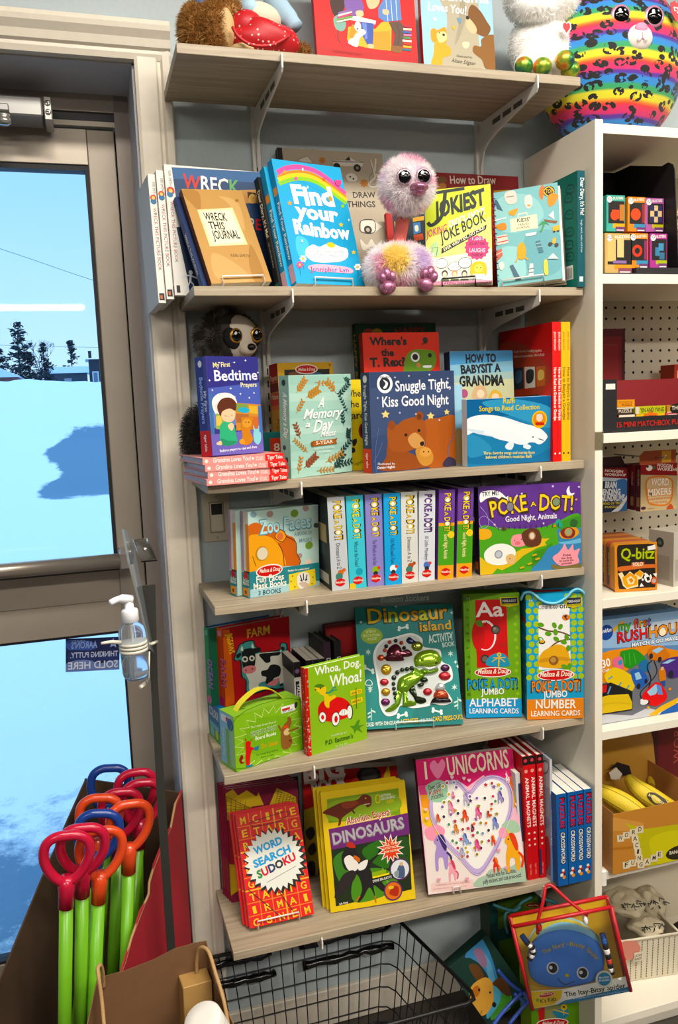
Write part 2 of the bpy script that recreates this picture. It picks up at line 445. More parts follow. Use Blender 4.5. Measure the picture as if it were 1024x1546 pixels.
# door casing (moulded) around the opening
def casing_profile():       # (distance from opening, thickness)
    return [(0,.0),(0,.019),(.006,.022),(.040,.022),(.044,.018),(.049,.018),(.053,.024),(.066,.026),(.069,.020),(.069,.0)]
w = MB(); w.prism([(DX1+a, -b, 0) for a, b in casing_profile()], (0,0, DZ+.066), trim_m); struct('trim_1', w, 'moulded casing on the right of the door')
w = MB(); w.prism([(DX0-a, -b, 0) for a, b in casing_profile()], (0,0, DZ+.066), trim_m); struct('trim_2', w)
w = MB(); P_ = [(0,0),(0,.02),(.010,.024),(.016,.024),(.02,.030),(.034,.034),(.046,.044),(.054,.046),(.058,.040),(.066,.038),(.066,0)]
w.prism([(DX0-.07,-b, DZ+a) for a, b in P_], (DX1-DX0+.139,0,0), trim_m); struct('trim_3', w, 'moulded head casing over the door')
jamb_m = mat('#c2c4cc', .45)
w = MB(); w.box((DX1-.004,0,0),(DX1+.001,.17, DZ), jamb_m); w.box((DX0,0, DZ-.004),(DX1,.17, DZ+.001), jamb_m); w.box((DX0-.001,0,0),(DX0+.004,.17, DZ), jamb_m)
struct('trim_4', w, 'painted reveal of the door opening')
w = MB(); w.box((-.057+.07,-.012,0),(.76,0,.09), trim_m, .002); struct('baseboard_back', w)

# the glazed door in its aluminium frame
door = thing('door_1', 'aluminium framed glass shop door with a push bar', 'door', (0,.165,0)); door['kind'] = 'structure'
del door['category']
f = MB()
f.box((DX1-.034,0,0),(DX1,.05, DZ), mat('#988d84', .45, metal=.25)); f.box((DX0,0,0),(DX0+.034,.05, DZ), alu_m)
f.box((DX0,0,2.078),(DX1-.034,.05, DZ), alu2_m); f.box((DX0,.008,2.060),(DX1-.034,.05,2.078), mat('#39383a', .5)); f.box((DX0,.004,2.050),(DX1-.03,.05,2.060), alu2_m)
f.box((-.091,.008,0),(-.083,.05,2.05), alu_m); f.box((DX0,.0,0),(DX1,.05,.015), alu_m)
f.build('door_frame', door)
f = MB()
Y0, Y1 = .018,.058
f.box((-.1505, Y0,.02),(-.0925, Y1,2.048), alu_m, .002); f.box((DX0+.04, Y0,.02),(DX0+.10, Y1,2.048), alu_m, .002)
f.box((DX0+.10, Y0,1.975),(-.1505, Y1,2.048), alu2_m, .001); f.box((DX0+.10, Y0,.953),(-.1505, Y1,1.095), alu_m, .001); f.box((DX0+.10, Y0,.02),(-.1505, Y1,.2), alu_m, .001)
f.box((DX0+.10, Y0-.001,1.025),(-.1505, Y0,1.0265), mat('#6d655b', .5)); f.box((DX0+.10, Y0-.004,1.095),(-.1505, Y0,1.0985), mat('#c9c0b4', .3, metal=.5))
leaf = f.build('door_leaf', door)
f = MB(); gk = mat('#101114', .6)
for z0, z1 in ((1.098,1.975),(.2,.953)):
    g = .006 if z0 < 1 else .011
    x0, x1 = DX0+.10,-.1505
    f.box((x0, Y0+.004, z0),(x1, Y1-.004, z0+g), gk); f.box((x0, Y0+.004, z1-g),(x1, Y1-.004, z1), gk); f.box((x1-g*.7, Y0+.004, z0+g),(x1, Y1-.004, z1-g), gk); f.box((x0, Y0+.004, z0+g),(x0+g, Y1-.004, z1-g), gk)
f.build('glazing_gasket', leaf)
gm = glass_mat('m_door_glass', '#e6f4fa', .12)
for z0, z1 in ((1.098,1.975),(.2,.953)):
    f = MB(); f.box((DX0+.10,.036, z0),(-.1505,.040, z1), gm); f.build('glass_pane', leaf)
f = MB(); bar_m = mat('#a79c90', .3, metal=.75)
f.tube([(DX0+.08,-.055,1.128),(-.135,-.055,1.128)], .0165, bar_m, 20); f.box((-.149,-.073,1.110),(-.118,.02,1.147), mat('#97908c', .35, metal=.6), .003); f.box((DX0+.06,-.073,1.110),(DX0+.1,.02,1.147), bar_m, .003)
f.box((DX0+.1,-.012,1.100),(-.15,.016,1.112), mat('#141419', .5))
f.build('push_bar', door)

# ------------------------------------------------------------------ outdoors, past the glass
def snowf(t, b, N, L):
    co = N('TexCoord'); n1 = N('TexNoise'); n1.inputs['Scale'].default_value = .55; n1.inputs['Detail'].default_value = 10; n1.inputs['Roughness'].default_value = .68
    n2 = N('TexNoise'); n2.inputs['Scale'].default_value = 6; n2.inputs['Detail'].default_value = 8; n2.inputs['Roughness'].default_value = .8
    L(co.outputs['Object'], n1.inputs['Vector']); L(co.outputs['Object'], n2.inputs['Vector'])
    at = N('Attribute'); at.attribute_name = 'wear'
    ad = N('Math'); ad.operation = 'ADD'; a2 = N('Math'); a2.operation = 'MULTIPLY_ADD'; a2.inputs[1].default_value = .5
    L(n2.outputs[0], a2.inputs[0]); L(n1.outputs[0], a2.inputs[2]); L(a2.outputs[0], ad.inputs[0]); L(at.outputs['Fac'], ad.inputs[1])
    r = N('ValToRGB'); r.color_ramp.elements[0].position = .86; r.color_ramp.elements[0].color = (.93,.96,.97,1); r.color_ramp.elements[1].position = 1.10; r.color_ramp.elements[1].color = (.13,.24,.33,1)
    L(ad.outputs[0], r.inputs[0])
    L(r.outputs[0], b.inputs['Base Color']); b.inputs['Roughness'].default_value = .7
    bp = N('Bump'); bp.inputs['Strength'].default_value = .5; bp.inputs['Distance'].default_value = .05; L(n2.outputs[0], bp.inputs['Height']); L(bp.outputs[0], b.inputs['Normal'])
bm = bmesh.new(); wl = bm.verts.layers.float.new('wear')
NX, NY = 130,170; rows = []
def ground_h(x, y):
    z = -.12
    if y > 16: z += (min(y, 27)-16)*.14
    if y > 22.5:
        k = max(0, math.sin(min(1,(y-22.5)/11)*PI/2)); z += k*(1.25+.45*pnoise(Vector((x*.22, y*.1,2)))+.12*pnoise(Vector((x*1.1, y*.6,7))))
    if y > 36: z += (y-36)*.03
    z += .04*pnoise(Vector((x*.9, y*.9,0)))+.015*pnoise(Vector((x*3, y*3,1)))
    return z
for j in range(NY):
    tj = j/(NY-1); y = .22+190*tj**3; hw = 2.5+y*.5
    row = []
    for i in range(NX):
        x = -.35-y*.05+hw*(2*i/(NX-1)-1); v = bm.verts.new((x, y, ground_h(x, y)))
        px = (x+.197)/(y+1.73)      # bearing from the shop door
        road = max(0,1-((y-19.2)/5.0)**4)*max(0, min(1,(x+1.2+.25*math.sin(y*1.3))*2.5)) if 14 < y < 24.5 else 0
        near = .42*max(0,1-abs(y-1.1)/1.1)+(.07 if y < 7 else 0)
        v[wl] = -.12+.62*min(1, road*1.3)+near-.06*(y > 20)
        row.append(v)
    rows.append(row)
for A, B in zip(rows, rows[1:]):
    for i in range(NX-1): q = bm.faces.new([A[i], A[i+1], B[i+1], B[i]]); q.smooth = True
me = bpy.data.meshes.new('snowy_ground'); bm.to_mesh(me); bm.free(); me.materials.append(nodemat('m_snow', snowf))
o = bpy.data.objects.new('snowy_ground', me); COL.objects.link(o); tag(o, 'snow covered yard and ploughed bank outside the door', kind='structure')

def house(name, label, x0, x1, y, z0, h, wallc, roofh, gable=False, dep=7):
    t = thing(name, label, 'house', ((x0+x1)/2, y, z0)); hw = (x1-x0)/2
    b = MB(); b.box((-hw, 0,0),(hw, dep, h), mat(wallc, .8, vary=.1, bscale=3)); b.build('wall', t)
    b = MB(); rm = mat('#c8d8e6', .7)
    if gable: b.prism([(-hw-.4,-.4, h),(hw+.4,-.4, h),(0,-.4, h+roofh)], (0, dep+.8,0), rm)
    else: b.prism([(-hw-.5,-.6, h),(-hw-.5, dep+.5, h),(-hw-.5, dep*.5, h+roofh)], (2*hw+1,0,0), rm)
    b.build('roof', t)
    return t

far = 1.0
t = house('house', 'long low house with a snowy roof beyond the snowbank', -6.4,.7,150,5.8,2.9, '#3a4656', 1.3)
for k in (.9,3.4):
    b = MB(); b.box((k-3.7,-.06,.9),(k-2.5,.0,2.0), mat('#8a98a8', .3)); b.build('window', t)
b = MB(); b.box((-3.9,-.9,.0),(3.7,-.5,.35), mat('#c8d8e6', .7)); b.build('porch_step', t)
t = house('house', 'taller dark house at the right edge of the door glass', 1.0,6.4,138,5.2,5.0, '#27313f', .3)
b = MB(); b.box((-2.3,-.06,1.0),(-1.3,0,3.1), mat('#b9c6d2', .3)); b.build('window_frame', t)
b = MB(); b.box((-2.1,-.09,1.2),(-1.5,-.05,2.9), mat('#5d7186', .3)); b.build('window_pane', t)
b = MB(); b.box((-2.7,1,5.3),(-2.2,1.6,6.4), mat('#3b2d2c', .8)); b.build('chimney', t)
t = house('house', 'red brick house with a snowy gable roof at the left', -13.4,-7.6,106,4.1,2.2, '#6b4347', 1.6, True, 9)

def conifer(name, label, x, y, z, h, wdt, seed, leaf='#22343c', dense=420, group=None):
    rr = random.Random(seed); t = thing(name, label, 'tree', (x, y, z), group=group)
    b = MB(); b.tube([(0,0,0),(.02*h*rr.uniform(-1,1), 0, h*.55),(0,0, h)], [h*.018, h*.012, h*.003], mat('#2b2622', .9), 6); b.build('trunk', t)
    b = MB(); lm = mat(leaf, .9, vary=.3, bscale=2)
    lays = [(rr.uniform(.16,1), rr.uniform(0,2*PI)) for _ in range(dense//9)]
    for q, a in lays:
        L = wdt*(1.04-q)**.75*rr.uniform(.5,1.15)+.05*wdt
        for s_ in range(9):
            u = rr.uniform(.15,1)*L; aa = a+rr.uniform(-.3,.3); c = Vector((math.cos(aa)*u, math.sin(aa)*u, q*h+u*.15+rr.uniform(-.02,.02)*h)); k = h*.06
            b.poly([c+Vector((rr.uniform(-k, k), rr.uniform(-k, k), rr.uniform(-k, k)*.6)) for _ in range(3)], lm)
    b.build('foliage', t)
    return t
conifer('pine_tree', 'tall ragged pine tree at the left of the view outside', -9.1,136,5.2,10.6,3.0,1, group='trees beyond the snowbank')
conifer('pine_tree', 'dark bushy tree at the left edge of the glass', -11.6,128,5.0,6.2,3.6,2, dense=1100, group='trees beyond the snowbank')
conifer('pine_tree', 'dense dark bush in front of the pine trees', -7.0,120,4.7,5.4,3.4,3, '#1e2c36', 1300, group='trees beyond the snowbank')
conifer('pine_tree', 'round topped dark tree beside the long house', -5.3,128,5.0,7.0,1.9,4, dense=620, group='trees beyond the snowbank')
conifer('spruce_tree', 'pointed spruce tree rising behind the long house', -2.0,174,6.4,9.8,2.4,5, group='trees beyond the snowbank')
rr = random.Random(9)
t = thing('bare_tree', 'bare leafless tree between the pines', 'tree', (-6.6,143,5.4)); b = MB()
def twig(p, d, l, r, n):
    q = p+d*l; b.tube([p, q], [r, r*.6], mat('#39414b', .9), 4)
    if n: [twig(q, (d+Vector((rr.uniform(-.7,.7), rr.uniform(-.4,.4), rr.uniform(-.1,.5)))).normalized(), l*.72, r*.6, n-1) for _ in range(3)]
twig(Vector((0,0,0)), Vector((0,0,1)), 3.0,.12,4); b.build('branches', t)
for nm, pts, lb in (('power_line', [(-22,60,18.6),(-4.85,60,12.8),(1.02,60,10.76),(12,60,7.2)], 'thin sloping wire high across the sky'),('power_line', [(-12.0,90,9.0),(1.8,90,8.4),(12,90,8.2)], 'level wire passing just above the treetops')):
    b = MB(); b.tube(smooth_open(pts, 8), .018 if nm else .02, mat('#5c6f80', .6), 5); tag(b.build(nm), lb, 'wire', 'overhead wires outside')
# far ceiling strip that shows as a bright streak in the glass
t = thing('strip_light', 'long white fluorescent strip light at the back of the shop', 'ceiling light', (-1.25,-8.1,2.66))
b = MB(); b.box((-1.15,-.07,.045),(1.15,.07,.10), mat('#e8e8e4', .5)); b.build('housing', t)
b = MB(); b.box((-1.13,-.055,0),(1.13,.055,.045), mat('#fff2e8', .5, emit=34)); b.build('tube', t)
for x in (-.9,.9):
    b = MB(); b.tube([(x, 0,.1),(x, 0,.26)], .004, mat('#999999', .4), 6); b.build('hanger', t)

# ------------------------------------------------------------------ wall standards and the six shelves
SZ = [2.059,1.661,1.3134,1.0893,.7622,.4037]; SX = [-.0047,-.0003,.0021,.0027,.0015,-.0014]; SW, SD, ST = .7769,.2499,.0167
white_metal = mat('#d3d0c8', .38, vary=.04, bscale=30)
NAME = ['topmost', 'second', 'third', 'fourth', 'fifth', 'lowest']
for x, lb in ((.1749, 'slotted wall standard behind the left of the shelves'),(.6741, 'slotted wall standard behind the right of the shelves')):
    b = MB(); b.box((x-.0085,-.012,.30),(x+.0085,-.0005,2.085), white_metal, .001)
    z = .32
    while z < 2.07:
        b.box((x-.0015,-.0124, z),(x+.0015,-.0118, z+.014), black_m); z += .0254
    o = b.build('wall_standard'); tag(o, lb, 'shelf support', 'slotted wall standards')
board_m = wood_mat('m_shelf_oak', ('#83735e', '#a09179', '#b3a48c'))
SIGN = ['with plush toys and two books', 'with journals and a pink bird plush', 'with bedtime books and a sloth plush', 'with a row of upright toy books', 'with dinosaur and farm books', 'with sudoku and unicorn books']
for k in range(6):
    t = thing('wall_shelf', NAME[k]+' oak look shelf of the wall unit, '+SIGN[k], 'shelf', (SX[k], 0, SZ[k]), group='oak look wall shelves')
    b = MB(); b.box((0,-SD, -ST),(SW, -.026 if k < 0 else -.0265,0), board_m, .0008); b.build('board', t)
    for x in (.1749-SX[k], .6741-SX[k]):
        b = MB(); zt = -ST-.0005
        prof = [(-.012, zt),(-.252, zt),(-.2525, zt+.011),(-.2565, zt+.012),(-.2585, zt+.008),(-.2585, zt-.012),(-.253, zt-.018),(-.235, zt-.021),(-.10, zt-.040),(-.055, zt-.050),(-.034, zt-.062),(-.024, zt-.080),(-.014, zt-.110),(-.012, zt-.112)]
        b.prism([(x-.0015, y, z) for y, z in prof], (.003,0,0), white_metal)
        for u0, u1 in ((-.20,-.165),(-.155,-.12),(-.11,-.075)): b.box((x-.0017, u0, zt-.022),(x+.0017, u1, zt-.012), mat('#4c4a45', .6))
        b.build('bracket', t)

# ------------------------------------------------------------------ white bookcase at the right
bcm = mat('#e2dbca', .38, vary=.015, bscale=8)
BX, BY, BT, BW = .7865,-.277,.0182,.80
def pegf(t, b, N, L):
    co = N('TexCoord'); b.inputs['Base Color'].default_value = rgb('#d2c8b2'); b.inputs['Roughness'].default_value = .5
t = thing('bookcase', 'tall white bookcase with a perforated back panel', 'bookcase', (BX, 0,0))
b = MB(); b.box((0, BY, 0),(BT, -.003,1.974), bcm, .0008); b.build('side_panel', t)
b = MB(); b.box((BW, BY, 0),(BW+BT, -.003,1.974), bcm, .0008); b.build('side_panel', t)
b = MB(); b.box((BT, BY, 1.967-.019),(BW, -.003,1.967), bcm, .0008); b.build('top_panel', t)
for z in (1.6829,1.3668,1.0223,.7348,.4148,.057):
    b = MB(); b.box((BT, BY, z-.0195),(BW, -.012, z), bcm, .0008); b.build('shelf_panel', t)
b = MB(); b.box((BT, BY+.02,0),(BW, BY+.035,.037), bcm); b.build('plinth', t)
b = MB(); pm = mat('#cdc3ae', .55)
b.box((BT, -.012,.04),(BW, -.004,1.948), pm); back = b.build('peg_back', t)
b = MB(); hm = mat('#0c0b0a', .9)
z = 1.648-.0254*33
while z < 1.93:
    x = 1.0205-BX-.0254*8
    while x < .66:
        if x > BT: b.poly([(x+.0034*math.cos(a), -.0123, z+.0034*math.sin(a)) for a in (2*PI*i/10 for i in range(10))], hm)
        x += .0254
    z += .0254
b.build('peg_hole', back)['kind'] = 'stuff'
b = MB(); tp = glass_mat('m_clear_tape', '#f4f2ea', .3,.15)
b.box((-.001, BY-.0012,1.335),(BT+.001, BY-.0006,1.372), tp); b.build('clear_tape', t)
b = MB(); b.box((BT, BY-.002,.38),(BT+.012, BY+.01,.418), mat('#efece4', .35), .003); b.build('shelf_clip', t)


# ---- top and second shelf
pack('picture_book', 'red picture book with a family on a yellow sofa, on the top shelf', 'book', (.2560,-.2000,2.0606,.020,.100,.000),(.2005,.0140,.2700), kind='hard', cols=('#d3131b', '#a80f16', '#d3131b'), art={'F':keep(['r #d3131b 0 0 501 675;p #b50d16 8 48 0 50 0 82 11 86 28 88 51 86 79 84 115 82 160 80 223 80 303 80 386 80 460 80 501 78 501 50 432 48 320 46 196 45 84 46;p #f0b61a 150 130 159 188 228 205 293 192 326 226 362 236 376 209 366 99 257 100 167 111;p #d99a10 263 176 365 190 362 102 262 102;c #3a2018 84 311 150 318 144 265 110 228 86 250;c #7fae9e 91 220 125 241 150 204 134 168 100 173;l #3a2a22 4 110 170 104 138 115 109;c #7d5aa6 152 318 226 326 243 271 215 242 163 245;c #f3c9a0 202 262 233 270 239 248 210 238;p #f4f0ea 162 236 210 242 300 230 294 212 218 218 161 221;l #b9b2a8 2 215 239 295 226;p #c8202a 239 275 262 317 307 322 320 275 311 245 267 232;c #f0c39a 260 330 323 337 310 296 270 283;p #3b57a8 223 218 287 216 276 121 247 116 225 159;p #6f86cf 229 212 251 212 251 144 239 138;c #f0c39a 254 119 280 118 274 101 248 103;p #5f87c4 314 287 344 335 426 344 429 246 346 229 313 246;l #dfe9f4 3 356 332 359 236;l #dfe9f4 3 381 334 382 238;l #dfe9f4 3 406 337 406 241;c #f0c39a 338 286 367 284 361 263 337 266;p #5b4436 363 229 419 240 445 207 424 126 375 118 390 174;l #3c2b22 3 402 225 414 190 401 126;c #8a5a2c 370 119 420 122 414 94 371 94;c #f2efe8 154 121 200 163 227 184 245 170 212 140 198 101 167 107;c #e9952b 162 148 180 200 198 182 180 140;c #f7f4ee 189 190 201 216 219 211 220 185 205 170;o #222222 204 183 4;p #2e6f8a 424 115 465 115 464 105 423 105;p #d9b23a 428 129 471 129 470 119 427 119;p #b33a2a 432 142 467 142 466 132 431 133;p #e8e2d4 426 156 473 156 472 146 426 146;p #4b8f5c 430 170 469 170 468 160 430 160;p #c77fae 434 183 475 184 474 174 434 174;p #3a5fa8 430 196 471 197 470 187 429 186;p #e0d6c0 434 210 477 211 476 201 433 200;p #a83248 438 224 473 224 472 214 437 214;p #e9e2d2 104 208 186 232 186 224 104 200;p #7aa65a 106 218 184 242 185 234 107 210;p #c94f7a 109 228 184 252 184 244 110 219;p #d8d8d8 112 238 182 261 182 253 112 229;p #8a6bb0 114 248 181 271 181 263 115 239',('AN ILLUSTRATED STORY','#9d0b14',77,68,218,62,18,'r')])})
pack('picture_book', 'pale blue bear picture book reading Loves You, on the top shelf', 'book', (.4660,-.2000,2.0604,.030,.080,.000),(.1530,.0120,.2600), kind='hard', cols=('#a8d2e8', '#e0686c', '#a8d2e8'), art={'F':keep(['r #a8d2e8 0 0 382 650;c #b7ae97 108 372 292 393 300 266 302 148 334 59 78 41 118 176 135 285;c #a49b85 213 384 240 314 202 202 168 153 195 256',('Loves You!','#ffffff',34,300,239,301,76,'b',.12,.15),('Grandma','#ffffff',48,352,364,366,91,'b',.1,.15),'c #7c5122 250 316 273 350 314 327 348 280 367 246 338 206 286 219 252 252;p #8b5d28 316 195 326 202 340 210 356 217 370 220 381 220 382 218 382 52 378 49 365 46 351 47 338 50 328 54 322 59 319 67 317 76 314 85 310 94 302 100 291 107 280 113 270 120 264 126 262 133 262 140 264 148 268 154 272 158 278 160 286 159 294 157 302 156 308 158 311 163 311 170 310 179 311 188;c #d9c29a 237 274 254 284 288 247 286 219 260 215 235 242;o #1d1410 244 286 9;c #d8a02c 44 204 62 219 80 212 121 230 128 199 128 167 106 152 50 155;c #e0ab38 66 157 116 153 146 128 138 100 102 84 89 42 38 51 52 97;c #f0d79a 78 198 120 207 126 172 91 153 77 171;o #1d1410 111 193 7 6;o #3a2a18 89 200 3;c #f5e6b8 208 164 228 172 246 168 242 151 226 139 211 148;c #6f97ae 186 277 198 281 212 275 203 253 193 260;c #dfe9ee 58 266 70 269 81 263 72 250;c #d9b64a 158 235 168 241 178 233 167 221',('Illustrated by','#5d5646',172,96,257,96,22,'r',0,.3),('Alison Edgson','#4d4638',144,70,271,65,36,'r',0,.35)]),
 'L':['r #dd7a78 0 0 30 650;r #cf1f22 0 0 30 273']})
pack('activity_book', 'white edged activity book with WRECK lettered on its blue cover', 'book', (-.0190,-.1247,1.6623,.130,.100,.000),(.2000,.0130,.2429), kind='soft', cols=('#e7e4dc', '#ece9e1', '#e7e4dc'), art={'F':keep(['r #e7e4dc 0 0 500 607',('KERI SMITH','#333333',18,580,18,510,25,'r'),('WRECK THIS PICTURE BOOK','#b0392e #444444',14,437,14,152,30,'r'),'o #c8472c 22 486 19;o #2d6c9a 18 470 15;o #e6c26a 22 486 9;r #2a2a2a 10 12 27 46;p #173a63 36 596 500 607 500 607 500 19 70 11;p #0e2747 34 318 496 342 500 258 500 19 76 12;p #2a5a8c 36 596 500 607 500 607 500 556 39 543',('WRECK','#c8322c #f2efe8 #e9e9e9 #e6e2da #5fa05a',84,504,356,491,130,'b',.12),'p #b98a4c 364 512 457 521 454 455 386 450;p #3b2414 399 506 442 504 437 456 403 452;c #e2b26a 406 484 424 498 440 486 437 456 404 454',('E','#c8322c',424,325,457,324,103),('P','#d8d2c6',392,326,420,325,107),'o #d8dfe8 84 108 10;k #d8dfe8 7 34 80 62 92 83 92 124 77;k #d8dfe8 10 83 100 77 63;k #d8dfe8 6 78 65 92 48 76 22;k #d8dfe8 6 75 63 55 22 49 9']),  # darkest blue on the lower cover is shadow painted into the print
 'L':keep(['r #ece9e1 0 0 32 607',('KERI SMITH','#333333',16,571,16,510,25,'r'),'o #c8472c 16 495 15;o #2d6c9a 16 480 14;o #e6c26a 16 495 8',('WRECK THIS PICTURE BOOK','#b0392e #444444',11,449,11,152,30,'r'),'r #2a2a2a 5 12 28 46;r #c06a4a 10 18 20 36'])})
pack('activity_book', 'middle one of three white spined activity books leaning by the door casing', 'book', (-.0341,-.1212,1.6557,.130,.100,.000),(.0135,.1000,.2393), kind='soft', axis='x', spine='F', cols=('#e7e4dc', '#ece9e1', '#e7e4dc'), art={'F':keep(['r #ece9e1 0 0 34 598',('KERI SMITH','#333333',17,562,17,502,25,'r'),'o #c8472c 17 488 15;o #2d6c9a 17 472 14;o #e6c26a 17 488 8',('WRECK THIS PICTURE BOOK','#b0392e #444444',12,442,12,150,30,'r'),'r #2a2a2a 5 12 29 45;r #c06a4a 10 18 20 36'])})
pack('activity_book', 'white spined activity book nearest the door casing, second shelf', 'book', (-.0492,-.1178,1.6492,.130,.100,.000),(.0135,.1000,.2393), kind='soft', axis='x', spine='F', cols=('#e7e4dc', '#ece9e1', '#e7e4dc'), art={'F':PRINTS[4]})
pack('journal', 'kraft brown journal lettered WRECK THIS JOURNAL on a wire stand', 'book', (.0384,-.2050,1.6715,.231,.420,.082),(.1228,.0160,.2002), kind='soft', cols=('#bb9156', '#5a2f1c', '#a07840', '#d8d0bc'), art={'F':keep(['r #bb9156 0 0 307 500;p #a87b42 0 492 6 495 26 498 48 498 69 494 81 486 84 468 81 443 74 416 66 392 60 378 55 375 50 380 44 389 38 401 32 413 24 427 12 444 2 463 0 466;c #c9a269 176 464 268 429 252 272 218 416;p #a67a40 264 200 270 181 275 146 279 103 281 63 279 34 271 16 258 4 249 0 223 0 222 1 218 13 216 34 216 58 218 84 222 106 228 130 237 157 247 182 256 198;c #c6a067 48 156 143 108 203 13 38 19;p #e6d7a8 46 388 230 402 246 200 50 193;p #efe7c9 58 378 218 390 231 212 68 204',('WRECK','#1d1a16',68,333,181,329,82,'b',.08),('THIS','#1d1a16',78,284,158,282,80,'b',.08),('JOURNAL','#1d1a16',84,231,219,234,89,'b',.08),('KERI SMITH','#6d5230',139,137,239,132,30,'r'),'l #8a6a3c 2 250 52 275 22 237 29 288 43;e #9b6a34 266 442 10 0 -3 -8']),
 'L':['r #5a2f1c 0 0 40 500;r #3a1d12 0 0 14 500']})
pack('journal', 'dark blue journal with white spine lettering tucked behind the kraft journal', 'book', (.0272,-.1914,1.6616,.231,.420,.082),(.1228,.0140,.1982), kind='soft', cols=('#1d3566', '#23468a', '#1d3566', '#dcd6c8'), art={'L':['r #22407e 0 0 35 495',('WRECK THIS JOURNAL','#e8ebf2',10,307,10,89,35)]})
pack('activity_book', 'front copy of the blue activity book lettered Find your Rainbow', 'book', (.1938,-.2150,1.6715,.291,.270,.015),(.1557,.0170,.2453), kind='soft', cols=('#2ba3d4', '#1a93c8', '#2ba3d4', '#e8e4da'), art={'F':keep(['r #2ba3d4 0 0 389 613;c #53bfe4 57 235 111 206 64 105 36 168;k #d9559c 24 16 545 86 578 174 588 268 564 389 476;k #f08a2e 14 14 523 93 556 181 566 263 541 389 458;k #f6c81e 20 14 509 96 540 183 548 259 525 388 442;k #8cc63e 20 12 489 98 521 178 528 255 506 380 425;k #2e7fc2 1 11 487 133 516 362 414',('Find','#ffffff',72,398,310,406,178,'x',.12),('your','#ffffff',79,332,307,322,140,'x',.12),('Rainbow','#ffffff',43,247,357,235,134,'x',.12),'c #f39a2e 289 456 301 443 293 426 279 436;c #ffffff 91 172 133 196 168 187 209 203 260 204 289 194 326 186 322 146 278 121 226 113 162 108 114 113 81 139;o #f0c824 236 200 23 14',('Color and Create Your Way','#3b6d88',98,159,307,162,28,'r'),('to a Calm and Happy Life','#3b6d88',102,140,296,141,28,'r'),'c #e7b3c8 90 90 160 99 284 94 333 82 322 62 226 62 114 62 83 74',('Jennipher Lyn','#c23a6a #4a7fc0 #8a58a8',92,62,310,66,46,'b',.1,.1),'s #f0a02a 51 396 15 1 3 14 5 45;s #d9559c 114 525 15 2 3 14 5 45;s #e8632a 275 539 16 2 3 14 5 45;s #8cc63e 354 408 16 2 3 14 5 45;s #f0c824 320 309 16 1 3 14 5 45;s #f0c824 361 170 16 1 3 14 5 45;s #f0a02a 59 552 15 2 3 14 5 45;l #1f7a9a 2 59 113 54 69;e #ffffff 75 122 6 0 -1 -6;e #ffffff 66 111 6 0 -1 -6;e #ffffff 52 111 6 0 -1 -6;e #ffffff 48 121 6 0 -1 -6;e #ffffff 57 132 6 0 -1 -6;e #ffffff 70 132 6 0 -1 -6;e #f0c824 61 122 6 0 -1 -6;l #1f7a9a 2 34 82 29 39;e #e85a9a 50 92 6 0 -1 -6;e #e85a9a 41 81 6 0 -1 -6;e #e85a9a 28 80 6 0 -1 -6;e #e85a9a 23 90 6 0 -1 -6;e #e85a9a 32 101 6 0 -1 -6;e #e85a9a 45 102 6 0 -1 -6;e #f0c824 36 91 6 0 -1 -6;l #1f7a9a 2 362 85 356 40;e #ffffff 379 95 7 0 -2 -6;e #ffffff 369 84 7 0 -2 -6;e #ffffff 355 83 6 0 -2 -6;e #ffffff 350 94 6 0 -2 -6;e #ffffff 360 104 6 0 -2 -6;e #ffffff 374 105 7 0 -2 -6;e #f0c824 364 94 6 0 -2 -6;e #bfe6f5 169 486 5 0 -2 -8;e #bfe6f5 161 575 5 0 -2 -8;e #bfe6f5 75 209 5 0 -2 -8;e #bfe6f5 371 336 5 0 -2 -8;c #e04a8a 340 544 352 540 373 544 372 524 352 511 338 521']),
 'L':['r #1a93c8 0 0 42 613',('Find Your Rainbow','#ffffff',16,405,16,123,45),'r #ef9a2a 4 441 38 478;r #e8b6c6 0 12 42 98']})
pack('activity_book', 'second blue Find your Rainbow copy tucked behind the front copy', 'book', (.1814,-.2013,1.6606,.291,.270,.015),(.1557,.0170,.2453), kind='soft', cols=('#2ba3d4', '#1a93c8', '#2ba3d4', '#e8e4da'), art={'L':['r #1a93c8 0 0 42 613',('Find Your Rainbow','#ffffff',16,405,16,123,45),'r #ef9a2a 4 441 38 478;r #e8b6c6 0 12 42 98']})
pack('diary', 'black spined diary standing behind the blue rainbow books', 'book', (.1711,-.1874,1.6518,.291,.270,.015),(.1526,.0160,.2379), kind='hard', cols=('#15191c', '#12171a', '#15191c', '#dcd6c8'), art={'L':keep(['r #11171a 0 0 40 595',("Dear Diary, It's Me!",'#f0f0ea',11,535,11,297,45),('laugh, work, make and draw','#b8c4c0',16,274,16,149,25,'r'),'r #1f6d62 4 12 36 71'])})
